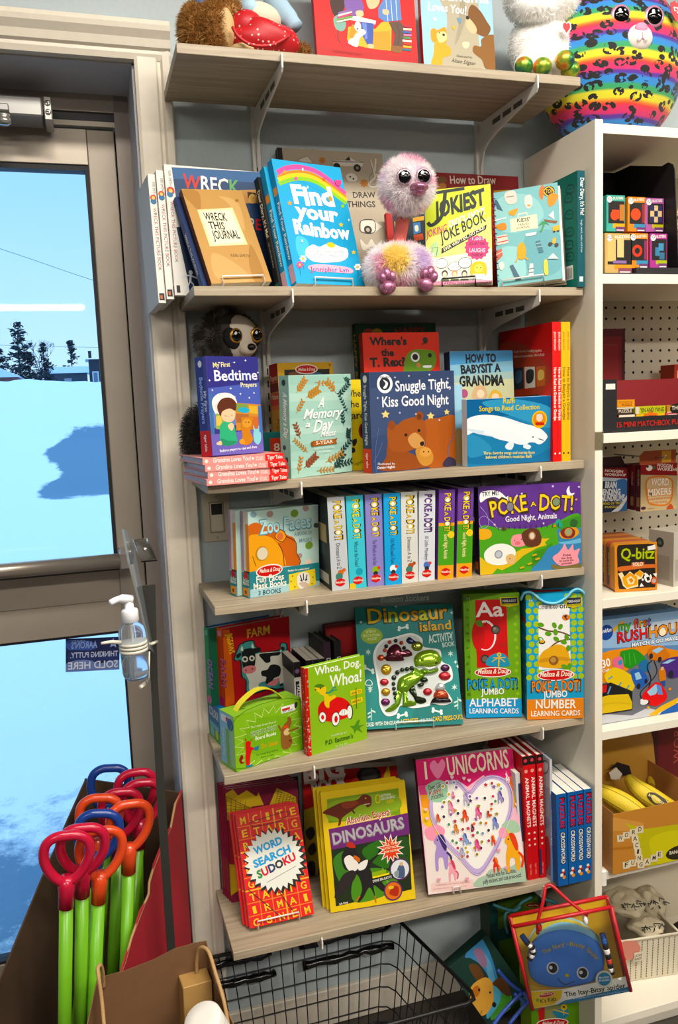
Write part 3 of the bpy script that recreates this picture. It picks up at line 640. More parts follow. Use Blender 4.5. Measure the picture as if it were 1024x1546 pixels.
pack('drawing_book', 'beige drawing book lettered DRAW THINGS with small sketches', 'book', (.2155,-.0750,1.6635,.030,.160,.000),(.2284,.0160,.3077), kind='hard', cols=('#b8ab96', '#14110f', '#b8ab96'), art={'F':keep(['r #b8ab96 0 0 571 769;r #17130f 0 0 26 769',('DRAW','#231f1b',385,526,512,532,60),('THINGS','#231f1b',348,476,508,482,60),'o #c07a3a 454 606 16;s #c07a3a 454 606 26 1 2 25 8 60;s #c07a3a 307 581 23 1 2 22 8 60;k #e9e2d4 9 502 732 514 677 519 640 483 607 497 589 535 604 537 647 527 659;k #e9e2d4 9 533 740 521 671;k #4a4138 2 498 732 510 670 489 644 488 595 532 600;p #efe9dc 418 408 490 410 533 380 484 342 413 352;o #2a2622 452 360 22;o #b9ad98 452 360 11;m #2a2622 4 418 405 490 410 486 348 413 348;c #e6dfd0 405 309 438 280 467 311 490 280 526 310 508 262 464 271 416 251;p #e4ddcf 291 715 358 721 384 741 418 722 461 718 453 694 295 690;p #2a2622 358 721 384 745 391 722;o #1d1a17 312 687 19;o #1d1a17 424 685 20;o #8d8373 424 685 8;l #2a2622 4 291 712 461 717;c #e4ddcf 359 643 394 656 419 634 408 614 366 614;o #2a2622 380 636 5;o #2a2622 397 626 5;s #c07a3a 235 714 22 1 2 21 8 60;s #c07a3a 456 607 22 1 2 21 8 60;p #e4ddcf 102 710 156 732 183 700 130 697;l #3a342c 2 102 710 156 732 183 700'])})
pack('picture_book', 'red book with a rounded top peeping above the beige drawing book', 'book', (.2698,-.0517,1.6600,.030,.160,.000),(.1000,.0120,.3197), kind='soft', cols=('#a8282c', '#8a1f24', '#a8282c'), r=.03)
pack('drawing_book', 'dark red How to Draw book standing against the wall', 'book', (.5441,-.0500,1.6622,.020,.100,.000),(.2197,.0120,.2729), kind='soft', cols=('#8d1116', '#6c0c10', '#8d1116'), art={'F':keep(['r #8d1116 0 0 549 682',('How to Draw','#e9dccb',128,625,409,636,86,'b',.1),'p #d9a53a 392 600 494 607 544 600 542 574 390 575;p #b0622a 412 586 544 594 542 574 411 570;c #7a4a22 52 649 94 663 113 639 77 625;c #c07a34 56 618 98 626 103 601 61 593'])})
pack('picture_book', 'dark navy picture book with a red edge behind the pink bird plush', 'book', (.4284,-.0900,1.6624,-.000,.120,.000),(.0862,.0120,.1746), kind='soft', cols=('#16202e', '#b5251f', '#16202e'), art={'F':keep(['r #16202e 0 0 215 437;r #b5251f 0 0 34 437;r #d9b23a 43 22 47 393;p #d9a62a 146 414 211 426 209 404 146 393;p #3c7bb0 146 388 188 394 187 340 146 327;p #c8502a 144 325 197 334 200 304 146 291;c #efe6d2 154 370 172 376 174 350 158 344'])})
pack('joke_book', 'lime green joke book lettered JOKIEST on a black wire stand', 'book', (.4583,-.2000,1.6684,-.506,.200,.009),(.1270,.0220,.1930), kind='soft', cols=('#cfdc52', '#2f3a2c', '#cfdc52'), art={'F':keep(['r #cfdc52 0 0 317 482;p #e3e98a 0 238 318 323 318 0 81 0 0 6;p #f1f2d8 0 133 318 161 318 0 81 0 0 6;p #f0f0e4 0 68 318 58 318 0 81 0 0 6',('JOKIEST','#26302a',53,338,290,384,154,'x',.1,.15),'l #26302a 16 46 465 193 473;k #26302a 18 100 468 81 347 32 304 12 320',('JOKING','#d4447c',6,242,106,268,70,'b',.05,.25),('KNOCK-KNOCK','#ffffff',114,279,292,335,74,'b',.05,.25),('JOKE BOOK','#26302a',79,212,293,300,102,'b',.05,.25),'p #1d1f1c 78 184 296 282 292 259 76 156',('EVER WRITTEN...NO JOKE!','#f0eecb',89,168,288,264,30,'b',0,.2),'s #d4447c 248 173 60 -6 1 62 16 88',('1,001','#f7d9e6',220,212,284,206,28),('SIDE-SPLITTING','#5a1632',209,189,288,182,26),('LAUGHS','#f7d9e6',210,153,286,146,39),('INSIDE','#5a1632',221,132,274,127,28),'o #27302a 77 108 29 26;o #ffffff 77 108 27 23',('Knock','#333333',57,105,97,102,21,'r'),'o #27302a 140 88 34 23;o #ffffff 140 88 31 21',('Lettuce','#333333',120,85,160,81,21,'r'),'o #27302a 190 102 34 28;o #ffffff 190 102 31 25',('Lettuce','#333333',170,99,210,96,20,'r'),'o #3a3a34 91 57 15 17;o #f2d7b8 91 52 10 13;p #7f8f6a 73 33 109 30 113 9 68 12;o #c99a6a 139 53 14 17;o #f2d7b8 139 48 10 13;p #7f8f6a 121 29 157 26 161 5 116 9;o #4a453c 186 49 14 17;o #f2d7b8 186 44 10 13;p #7f8f6a 168 25 204 22 208 1 163 5;c #e3c22e 214 50 220 90 254 104 287 90 293 44 275 26 230 29;o #f6e36a 254 69 21;o #2a2a22 246 73 3;o #2a2a22 264 71 3;p #f3f3ee 225 44 284 39 279 12 230 16;p #e59ab6 0 25 318 6 318 0 81 0 0 6',('A ROYAL JOKE BOOK BY A JOKER','#5a1632',87,2,309,-12,20),'c #b9d9a0 22 194 54 221 65 185 66 150 36 152;l #5d7a5a 4 28 153 33 188 59 191 53 151'])})
pack('travel_journal', 'pale teal spiral bound travel journal on a wire stand', 'book', (.6190,-.1900,1.6694,-.606,.200,.055),(.1263,.0120,.1962), kind='soft', cols=('#7fb9bd', '#8a8478', '#6a8a8c', '#efebe0'), r=.004, art={'F':keep(['r #7fb9bd 0 0 316 491;p #94c8c8 16 454 40 464 75 468 114 467 150 460 178 450 200 432 220 408 234 380 242 353 241 330 229 312 207 296 179 281 150 271 124 266 99 265 72 270 47 278 25 291 10 308 1 333 0 340 0 416 3 432;p #6eaab2 146 238 169 253 204 260 244 260 280 252 304 236 316 210 316 71 306 46 284 31 252 22 216 22 182 29 160 44 146 73 136 117 132 165 135 208;p #9ccfcf 0 176 4 187 22 198 47 203 75 201 102 194 120 182 132 159 140 126 145 90 144 57 136 35 118 24 90 20 58 22 30 29 10 41 0 62;p #efe9c6 76 340 208 346 211 273 78 273;l #efe9c6 6 116 345 119 360 160 361 162 346',("KIDS'",'#3a4640',108,319,174,315,38),('TRAVEL','#3a4640',112,298,169,297,24,'r'),('JOURNAL','#3a4640',104,283,173,282,22,'r'),'e #15140f 272 452 29 -5 -2 -28;m #e9b92a 6 273 475 296 447 271 426 247 456',('TOP','#e9b92a',254,446,290,440,38),'c #e07a2a 231 477 249 486 240 415 224 442;p #e8932e 280 438 287 438 296 437 304 434 312 430 316 426 316 424 316 418 314 411 310 402 305 393 300 386 295 381 289 377 282 374 276 372 272 374 268 378 265 385 263 394 262 404 262 411 264 418 266 424 270 430 275 435;c #d8d4c8 55 477 105 484 113 425 68 423;l #7a7268 4 63 458 100 457;c #cfd6d2 153 442 184 449 190 399 170 379 153 400;e #e8a03a 172 396 9 -2 0 -5;p #3b5f74 0 433 5 456 16 451 43 388 14 405 9 424 0 405;c #e5a02c 69 378 118 390 96 355;c #d98a2c 1 316 48 326 56 294 27 291;l #ffffff 5 0 346 58 351;p #f4f2ea 264 327 290 349 291 304;p #8a5a3a 240 313 307 293 301 282 251 298;p #d9d2c4 6 262 57 266 64 220 8 214;l #c84a3a 5 8 254 60 256;l #c84a3a 5 9 229 62 232;p #e9e9e2 146 252 204 255 197 239 152 239;k #4f9a58 9 224 250 239 283 245 294;c #3f9a5a 216 284 240 304 267 276 245 292;p #e9b22e 281 266 315 273 314 244 282 242;o #222222 288 242 5;o #222222 307 242 5;c #e8a92e 109 195 135 210 148 165 135 125 106 136;k #e9a92e 7 94 114 118 146 157 118;p #4a7a8a 196 206 218 208 232 146 210 144;l #d9e6e8 2 198 194 223 194;l #d9e6e8 2 202 175 227 176;o #3a3a3a 266 181 10;o #3a3a3a 296 172 10;c #e9b22e 280 205 294 208 290 182 277 184;p #c86a5a 0 185 28 196 32 159 0 131;l #e9d9c8 4 0 165 30 178;c #ede6da 10 114 28 126 38 104 21 82;p #4d6a7c 64 100 80 104 118 20 90 20;p #e8e4da 153 33 162 97 179 95 179 29;l #6f8a92 6 157 68 180 70;l #6f8a92 6 155 50 179 51;c #e6cf5a 230 93 247 103 249 31 232 34;p #c9d9d9 248 108 277 134 303 100'])})
_o = LAST(); b = MB()
for i in range(15): b.tube([(.004*math.cos(a), .006+.009*math.sin(a), .012+i*.0123) for a in (2*PI*k/10 for k in range(10))], .0007, mat("#2a2d30", .3, metal=.6), 5, closed=True)
b.build("spiral_binding", _o)
pack('travel_journal', 'white page edges of a journal right behind the teal travel journal', 'book', (.6298,-.1814,1.6669,-.606,.200,.055),(.1263,.0120,.1952), kind='soft', cols=('#e9e5da', '#6b665c', '#e9e5da', '#e2dccb'))
pack('travel_journal', 'dark covered journal third in the row behind the teal travel journal', 'book', (.6390,-.1718,1.6634,-.606,.200,.055),(.1263,.0120,.1952), kind='soft', cols=('#4e4a42', '#6b665c', '#4e4a42', '#e2dccb'))
pack('diary', 'teal diary with white spine lettering standing by the bookcase', 'book', (.7613,-.2551,1.6610,-.000,-.000,-.000),(.0166,.1600,.2226), kind='hard', axis='x', spine='F', cols=('#1d7468', '#0d5560', '#1d7468', '#e6e0d0'), art={'F':keep(['r #0d5560 0 0 41 556',("Dear Diary, It's Me!",'#f2f4ee',16,523,16,345,42),('laugh, work, make and draw','#cfe0dc',18,323,18,167,22,'r'),'r #d8e6e2 10 25 31 50']),
 'L':keep(['r #1d7468 0 0 400 556;p #e8ece6 270 114 359 113 363 44 273 44;l #222222 3 282 103 284 50;l #222222 3 291 102 293 50;l #222222 3 300 102 302 50;l #222222 3 308 102 310 50;l #222222 3 317 102 318 50;l #222222 3 325 102 327 50;l #222222 3 334 101 336 50;l #222222 3 342 101 344 49;l #222222 3 350 101 352 49;m #0f4a42 6 302 476 315 504 361 497 365 463;l #12554c 5 315 488 353 484;m #0f4a42 7 287 434 300 463 346 456 350 422;l #12554c 5 300 447 338 443;m #0f4a42 6 293 354 306 383 352 377 356 342;l #12554c 5 306 367 344 363;m #0f4a42 6 297 268 310 297 356 292 360 258;l #12554c 5 310 281 347 278;m #0f4a42 7 292 206 305 235 351 231 355 196;l #12554c 5 305 220 343 217;m #0f4a42 6 300 147 313 177 359 173 363 138;l #12554c 5 313 161 351 159'])})

# ---- third and fourth shelf
pack('picture_book', 'bottom one of the four stacked pink Grandma Loves You books', 'book', (-.0008,-.2720,1.3134,.118,.000,.000),(.1523,.1780,.0122), kind='hard', axis='z', spine='F', cols=('#eaa39c', '#e79a94', '#eaa39c', '#c3cfe2'), group='stacked pink grandma books', art={'F':keep(['r #e79a94 0 0 381 31;r #e2321f 291 0 381 31',('Tiger Tales','#fdeee6',301,7,375,7,33),('Grandma Loves You!','#fdf3ee',46,8,223,8,38,'b',.06,.1),('Hugs','#fdeee6',246,15,282,15,21,'r'),('Kisses','#fdeee6',246,5,282,5,21,'r'),'o #fdeee6 17 15 8;o #fdeee6 232 15 6'])})
pack('picture_book', 'second from the bottom of the stacked pink Grandma Loves You books', 'book', (.0022,-.2690,1.3258,.128,.000,.000),(.1523,.1780,.0122), kind='hard', axis='z', spine='F', cols=('#eaa39c', '#e79a94', '#eaa39c', '#c3cfe2'), group='stacked pink grandma books', art={'F':PRINTS[15]})
pack('picture_book', 'third from the bottom of the stacked pink Grandma Loves You books', 'book', (-.0018,-.2700,1.3382,.106,.000,.000),(.1523,.1780,.0122), kind='hard', axis='z', spine='F', cols=('#eaa39c', '#e79a94', '#eaa39c', '#c3cfe2'), group='stacked pink grandma books', art={'F':PRINTS[15]})
pack('picture_book', 'top one of the stacked pink Grandma Loves You books, under the purple book', 'book', (-.0053,-.2680,1.3506,.124,.000,.000),(.1523,.1780,.0122), kind='hard', axis='z', spine='F', cols=('#eaa39c', '#e79a94', '#eaa39c', '#c3cfe2'), group='stacked pink grandma books', art={'F':PRINTS[15]})
pack('picture_book', 'purple My First Bedtime Prayers book standing on the pink stack', 'book', (.0135,-.2619,1.3642,.448,.030,-.003),(.1146,.0340,.1764), kind='hard', cols=('#3b2f86', '#2c3a8e', '#3b2f86'), r=.006, art={'F':keep(['r #3b2f86 0 0 287 441;p #2b2a7c 8 440 54 441 286 441 286 288 5 267;p #4a5bb0 0 247 3 301 286 324 286 180 0 157;p #6d7fc4 0 191 286 216 286 144 0 123',('My First','#efe3a6',36,392,130,396,41),('Bedtime','#e9e6ff #ffffff #d9e2ff',36,333,278,337,90,'b',.04),('Prayers','#efe3a6',178,304,271,305,39),'p #3f6fa0 0 100 6 274 21 280 20 96 0 92;c #f4f0ea 18 242 52 275 110 278 145 256 152 212 112 187 38 181;c #e3dcd2 27 224 75 240 114 213 60 189;p #c98a3f 138 234 285 222 286 198 286 109 138 108;p #a9683a 139 186 214 179 208 140 141 144;p #d9b04a 218 219 284 213 284 177 218 184;p #7f9a4f 148 230 213 226 208 188 145 193;p #8fae5a 34 190 101 174 106 109 28 121;p #c76b3a 219 170 286 165 286 123 286 110 220 112;p #e0c062 33 177 59 180 66 137 32 134;c #39a9c8 156 203 184 213 220 201 204 186 172 190;p #6d63b4 0 97 286 109 286 1 0 4;c #3fae7c 56 142 99 153 127 134 135 81 138 55 100 43 53 49 46 86;c #2f8f66 50 77 91 66 139 59 100 43 53 49;c #f2c9a4 61 202 100 222 137 204 131 160 98 148 66 163;c #5b2a16 44 224 71 253 118 256 146 234 140 199 109 209 69 197 59 176 48 194;c #f2c9a4 92 132 114 144 126 130 111 109;c #f2c9a4 26 59 49 67 53 49 29 50;l #7a4a32 2 78 178 92 175;l #7a4a32 2 112 178 124 180;c #c9822f 168 150 188 167 224 161 229 130 214 104 227 68 208 44 170 44 168 88;o #d99a45 199 140 26 20;o #c9822f 177 160 10 8;o #c9822f 227 158 10 8;o #3a2412 193 144 3 3;o #3a2412 210 143 3 3;c #d99a45 150 63 172 70 181 48 156 46;c #8fd0d8 233 98 253 111 274 92 271 56 252 38 232 58;c #8fd0d8 232 130 242 112 248 98 236 101;c #8fd0d8 266 128 270 110 263 97 256 102;p #4a6fb4 268 218 286 215 286 92 266 97',('Bedtime prayers to read and share','#f4f2ff',38,17,247,24,23),'s #ffffff 69 412 7 0 0 6 4 30;s #ffffff 151 414 8 0 0 6 4 30;s #ffffff 214 423 8 0 0 6 4 30;p #ffffff 281 375 279 370 273 369 279 368 280 362 282 368 286 368 286 369 282 370;s #ffffff 22 292 7 0 0 6 4 30;s #ffffff 122 298 8 0 0 6 4 30;s #ffffff 173 273 8 0 0 6 4 30;s #ffffff 250 276 8 0 0 6 4 30;s #ffffff 221 254 8 0 0 6 4 30;s #ffffff 11 335 7 0 0 6 4 30;s #ffffff 140 260 8 0 0 6 4 30']),
 'L':keep(['r #2c3a8e 0 0 85 441;r #cf1c2a 0 0 85 115;r #4a4f9e 64 115 85 441;o #e9ecf8 38 410 15',('My First','#dfe3ff',53,291,53,198,40),('Bedtime Prayers','#9fc0ff',26,353,26,146,50),('tiger tales','#ffffff',34,97,34,22,35)])})
pack('picture_book', 'pink book half hidden behind the purple bedtime prayers book', 'book', (.0185,-.1150,1.3134,.050,.060,.000),(.1000,.0200,.1100), kind='hard', cols=('#d96a80', '#cf4a5c', '#d96a80'), art={'L':['r #e58a98 10 55 40 220']})
pack('picture_book', 'small teal and red book behind the mint memory book', 'book', (.1350,-.1200,1.3134,.100,.050,.000),(.0450,.0140,.0850), kind='hard', cols=('#1f6a68', '#17504f', '#1f6a68'), art={'F':['r #c8402a 39 96 107 181',('8','#f3e6d8',56,117,90,117,75),('8','#dfe9e4',50,21,90,21,60)]})
pack('puppet_box', 'yellow puppet box with a red and orange side behind the mint book', 'toy box', (.1739,-.1220,1.3154,.120,.040,-.000),(.1199,.0500,.2179), cols=('#d9ab1d', '#c58f1b', '#d9ab1d'), art={'F':keep(['r #d9ab1d 0 0 300 545;p #26201a 36 511 280 511 275 424 32 430;c #7a4a2c 56 487 99 500 138 466 94 438;c #3f6a8a 160 475 224 493 264 453 210 430;o #f3ece0 154 511 61 25;o #c4161c 154 511 55 20',('Melissa & Doug','#f6ead8',109,504,199,504,29,'b',0,.2),('3+','#5a3a10',275,523,292,524,28)]),
 'L':keep(['r #c58f1b 0 0 125 545;r #b3161b 0 452 125 545;r #7c1014 0 406 125 449;r #c8391c 0 338 125 400;r #d06a1c 0 316 125 338',('Puppets','#f3d9a0',12,463,112,463,50),('Palace','#f3d9a0',15,370,112,370,50),('Puppet Palace','#6a4a10',75,272,75,54,60)])})
pack('journal', 'mint green A Memory a Day journal with leafy gold sprigs', 'book', (.1616,-.2349,1.3134,.408,-.046,.013),(.1512,.0300,.1899), kind='hard', cols=('#a9d0c2', '#8fb8a9', '#a9d0c2'), art={'F':keep(['r #a9d0c2 0 0 378 475;p #9fc8ba 7 470 378 470 378 430 6 432;p #b7d9cb 4 393 376 390 378 351 4 356;p #9fc8ba 1 315 374 309 376 272 1 280;p #b7d9cb 0 237 372 228 374 192 0 203;p #9fc8ba 0 158 370 146 372 112 0 126;p #b7d9cb 0 79 369 64 370 32 0 48;v #b9853c 43 394 91 449 5 13;v #b9853c 99 370 167 403 5 15;v #b9853c 153 440 259 429 5 10;v #b9853c 283 386 234 439 4 13;v #24423f 298 372 357 424 5 11;v #24423f 355 285 300 381 7 8;v #24423f 328 459 360 445 3 9;v #b9853c 39 301 75 351 4 10;v #8a4a2a 58 183 34 244 4 11;v #24423f 328 225 319 286 4 10;v #b9853c 102 115 28 176 6 9;v #b9853c 41 20 58 86 4 10;v #8a4a2a 76 44 143 91 5 14;v #b9853c 152 23 248 22 5 10;v #24423f 255 18 317 85 5 13;v #24423f 294 91 365 152 5 11;v #b9853c 207 60 305 93 5 12;v #24423f 267 36 364 50 5 12;v #24423f 351 153 357 200 4 11',('A','#fbfdfb',168,322,201,322,91,'b',0,.35),('Memory','#fbfdfb',75,272,308,274,88,'b',.06,.4),('a','#fbfdfb',86,234,116,234,54,'b',0,.4),('Day','#fbfdfb',131,206,248,216,106,'b',.05,.4),('for','#fbfdfb',214,217,238,216,26,'r'),('Moms','#fbfdfb',175,182,269,185,56,'b',0,.4),'p #a45f2c 132 167 269 168 271 144 134 141;p #8a4a22 118 162 132 165 134 139 122 142;p #8a4a22 269 168 284 173 274 157 280 143 271 144',('5-YEAR','#f4e6cf',148,147,254,149,32),('INSPIRATIONAL','#e9f3ee',138,124,265,124,18,'r'),('JOURNAL','#e9f3ee',163,107,243,106,18,'r')]),
 'L':['r #8fb8a9 0 0 75 475',('A Memory a Day','#f2f8f4',30,399,30,190,60,'b',0,.3),'o #24423f 38 442 15;o #24423f 30 142 12;o #8a4a2a 38 48 15;o #24423f 45 86 12']})
pack('board_book', 'yellow board book seen between the mint and navy books', 'book', (.3096,-.1450,1.3139,.030,.030,-.000),(.0611,.0180,.1814), kind='hard', cols=('#e2ca1e', '#c9b018', '#e2ca1e'), art={'F':keep(['r #e2ca1e 0 0 153 453',('Where','#1d1a12',-20,367,105,370,66),('the','#1d1a12',-7,316,55,316,66),('garden?','#1d1a12',-10,258,152,261,70),'o #8a2a22 70 196 25 39;o #3a1a16 70 196 14 27;c #2a2a22 10 150 32 159 32 135 14 121;p #2a2a22 0 113 5 115 10 116 14 116 17 114 20 110 22 105 24 100 23 96 21 93 16 90 11 88 6 87 2 88 0 89',('Ingela','#3a3212',9,22,68,38,32,'r',0,.3)])})
pack('picture_book', 'dark green birthday book at the back of the third shelf', 'book', (.3592,-.0700,1.3144,.060,.050,.000),(.1864,.0200,.3001), kind='hard', cols=('#15402c', '#12382a', '#15402c'), art={'F':['r #15402c 0 0 466 750;c #b8463a 42 709 74 724 108 704 85 680 50 684;c #c9a23a 90 709 123 724 150 706 142 682 106 680',('HAPPY','#9c2f2a',220,692,402,694,68)],
 'L':['r #12382a 0 0 50 750',('HAPPY BIRTHDAY','#c79a35',12,698,12,225,60)]})
pack('picture_book', 'second dark green book wedged behind the red dinosaur book', 'book', (.3746,-.0931,1.3156,.060,.050,.000),(.1500,.0160,.2701), kind='hard', cols=('#1f6a45', '#15402c', '#1f6a45'))
pack('board_book', "red Where's the T. Rex board book with a green dinosaur head", 'book', (.3503,-.1350,1.3144,.040,.050,.000),(.1700,.0200,.2744), kind='hard', cols=('#e2402a', '#b52f1e', '#e2402a'), r=.004, art={'F':keep(['r #e2402a 0 0 425 686',("Where's",'#1d1512',40,625,242,624,74,'x'),('the','#1d1512',99,570,167,568,67,'x'),('T. Rex?','#1d1512',34,516,228,517,84,'x'),'c #6f9a2e 220 465 232 558 269 594 332 598 398 584 401 524 368 489 297 469;o #ffffff 286 560 25;o #15120f 286 560 16;o #15120f 370 567 11;c #ffffff 330 515 375 516 372 504 332 505;o #d98a5a 302 519 12;l #15120f 5 326 620 360 657;c #2a2a22 332 651 349 661 362 640 344 626'])})
pack('board_book', 'navy Snuggle Tight, Kiss Good Night board book with two bears', 'book', (.3198,-.2399,1.3134,.236,-.006,.003),(.2022,.0300,.1915), kind='hard', cols=('#3a4b70', '#31405f', '#3a4b70'), r=.006, art={'F':keep(['r #3a4b70 0 0 506 479;p #2f3f63 4 479 500 479 503 403 4 404;p #33456b 0 0 0 157 8 165 29 174 53 180 78 184 100 191 118 200 132 209 147 218 169 227 203 233 257 241 327 252 402 259 468 258 506 246 506 0;o #e9ecf0 88 423 45;o #20262e 88 423 31;c #e9ecf0 78 443 106 427 94 402 77 404 92 423',('READ ABOUT','#30363e',61,449,121,448,18),('Snuggle Tight,','#e8eaf0',147,386,484,392,96,'b',.05),('Kiss Good Night','#e8eaf0',66,314,467,314,96,'b',.05),'s #e6cf86 86 278 26 -1 1 21 5 50;s #e6cf86 354 259 26 -1 0 20 5 50;s #e6cf86 455 274 20 -1 0 16 5 50;p #a85a2a 314 234 324 242 339 246 357 247 377 246 397 246 420 250 447 256 474 260 498 257 506 249 506 0 349 0 344 2 314 15 303 32 302 54 308 80 315 107 318 131 316 154 313 177 310 200 309 219;c #8f4a22 99 144 184 103 330 32 314 6 51 10 82 74;c #9a5226 99 226 124 246 148 224 189 246 255 257 309 240 327 179 310 131 258 104 184 91 112 107 92 168;o #8a4620 119 225 22;o #8a4620 285 262 25 22;o #6a3216 284 259 13;c #c9955a 212 155 260 182 311 137 300 110 243 108;c #241610 285 132 306 136 309 119 290 115;o #1a100c 201 174 9 7;o #1a100c 280 191 9 7;c #c28a44 257 98 302 113 347 92 364 54 345 19 300 16 268 49;o #d29a52 316 82 36 24;o #241610 305 85 4 4;o #241610 335 83 4 4;c #8f4a22 111 96 212 65 270 24 180 9 80 14;k #5a5f8a 4 22 0 20 102 45 217;k #5a5f8a 4 10 55 40 100 63 146;k #51608a 4 468 4 455 86 488 146 496 194;p #39324c 422 7 420 14 425 24 434 34 444 43 454 48 463 49 473 47 484 43 494 38 500 32 506 27 506 0 502 0 455 0 452 0 433 3',('Illustrated by','#e8eaf0',31,39,131,34,22,'r'),('Denise Hughes','#e8eaf0',29,20,132,18,24),'s #dfe3ee 146 452 8 0 0 7 4 30;s #dfe3ee 228 457 9 0 0 7 4 30;s #dfe3ee 350 461 9 0 0 7 4 30;s #dfe3ee 464 440 9 0 0 7 4 30;s #dfe3ee 43 357 8 0 0 7 4 30;s #dfe3ee 263 272 9 0 0 7 4 30;s #dfe3ee 168 282 9 0 0 7 4 30;s #dfe3ee 405 236 9 0 0 7 4 30']),
 'L':keep(['r #31405f 0 0 75 479;r #d6482f 0 0 75 117;o #e9ecf0 38 448 18',('Snuggle Tight, Kiss Good Night','#dfe3ee',26,421,26,134,45),('tiger tales','#ffffff',28,96,28,24,35)])})
pack('board_book', 'pale blue bear board book peeping out behind the navy bears book', 'book', (.4619,-.1800,1.3140,.060,.030,.000),(.0826,.0200,.1638), kind='hard', cols=('#86b6cf', '#5f8aa8', '#86b6cf'), r=.006, art={'F':keep(['r #86b6cf 0 0 207 410;p #a98a5c 142 143 149 160 158 174 168 184 178 190 186 191 194 184 200 170 205 152 206 147 206 26 201 13 190 6 176 2 160 2 146 7 137 17 133 36 132 62 134 92 137 121;p #9fc8dc 138 392 148 403 164 410 199 410 206 404 206 297 205 290 196 280 183 273 170 270 157 273 148 280 141 296 136 321 134 349 134 374'])})
pack('picture_book', 'blue How to Babysit a Grandma book at the back of the third shelf', 'book', (.5332,-.1500,1.3147,.040,.050,.000),(.1486,.0260,.2323), kind='hard', cols=('#9fb9b4', '#24456a', '#9fb9b4'), r=.006, art={'F':keep(['r #9fb9b4 0 0 372 581;p #4d92c2 0 579 77 581 372 581 372 520 0 506;p #7fb0c4 0 511 372 526 372 471 0 456;p #c6c8a2 0 418 372 432 372 380 366 263 0 278',('HOW TO','#17181a',91,522,271,523,82,'x',.1),('BABYSIT A','#17181a',60,466,295,471,82,'x',.1),('GRANDMA','#17181a',48,401,313,400,102,'x',.1),'c #cfae86 120 337 136 390 173 402 202 386 206 334;o #f0d3b4 171 358 22;c #d9b04a 218 327 238 369 267 374 296 350 294 318;o #f0d3b4 258 339 22 19;o #a8527a 74 362 23']),
 'L':['r #1c3556 0 0 65 581']})
pack('picture_book', 'blue songs book with two white whales on its cover', 'book', (.5224,-.2348,1.3134,.020,-.034,.008),(.1900,.0220,.1330), kind='soft', cols=('#2f7ba8', '#dfe6ea', '#2f7ba8', '#e6e8e8'), rough=.25, art={'F':keep(['r #2f7ba8 0 0 475 332;p #1f5f90 2 332 233 332 472 330 473 258 1 232;p #3f92ba 82 313 96 321 132 325 179 327 230 326 275 323 317 317 363 308 408 298 446 285 473 270 475 268 475 172 473 170 446 172 408 182 363 198 317 215 274 231 230 247 179 266 132 284 96 301;p #2a6f9e 0 124 22 122 52 110 88 94 125 78 162 64 201 54 242 44 284 35 324 29 359 27 390 32 418 43 443 56 463 67 475 69 475 4 404 0 295 0 174 4 65 10 0 19;p #3b8cb5 0 160 12 164 28 161 47 154 65 146 81 137 96 127 111 115 124 102 134 89 135 78 127 70 111 62 90 55 70 50 52 47 39 46 25 46 13 48 3 54 0 58;p #eef2f4 0 237 6 241 22 247 41 251 62 254 82 255 102 255 124 253 146 250 169 246 191 241 214 235 236 228 259 220 281 212 302 205 324 198 346 192 366 187 385 181 402 174 416 167 428 158 438 150 446 142 452 134 455 128 455 123 452 118 449 114 445 110 440 104 432 100 425 94 417 91 409 89 402 90 396 92 390 95 383 99 373 101 362 102 348 102 334 103 318 104 302 106 287 109 270 114 254 118 236 124 218 129 200 134 180 139 160 144 140 149 122 153 104 157 86 162 70 165 54 168 40 170 28 169 17 165 7 161 0 160;p #cfdfe8 0 189 0 190 12 190 32 187 57 182 84 177 108 172 130 168 152 163 174 158 196 153 218 148 244 141 271 133 298 125 319 118 331 114 331 111 323 110 309 110 292 111 274 113 256 117 234 122 210 127 186 133 163 138 140 143 116 148 94 153 72 158 54 163 37 169 21 176 7 182 0 188;c #dfe9ef 211 92 235 112 260 102 249 74 221 76;c #e9eff3 82 198 122 192 191 176 274 150 331 119 345 100 302 93 246 109 163 132 122 153 88 161 98 179;c #dfe9ef 324 98 359 83 345 68 314 80;l #26323a 4 402 118 433 108;o #1a2228 370 129 4',('Raffi','#d9c645',198,305,266,305,54,'b',.05),('Songs to Read Collection','#d9c645',66,273,408,268,49),'o #e9b83a 407 216 44;o #d98a2a 407 216 36;o #e9cdb4 407 224 19;p #b8322a 384 203 433 200 436 185 384 188;o #d9d3c8 407 236 17 8',('Three favorite songs and stories from','#e9dc8a',87,57,380,43,30),("beloved children's musician Raffi",'#e9dc8a',100,36,362,24,30)]),
 'L':['r #d9e2e6 0 0 55 332']})
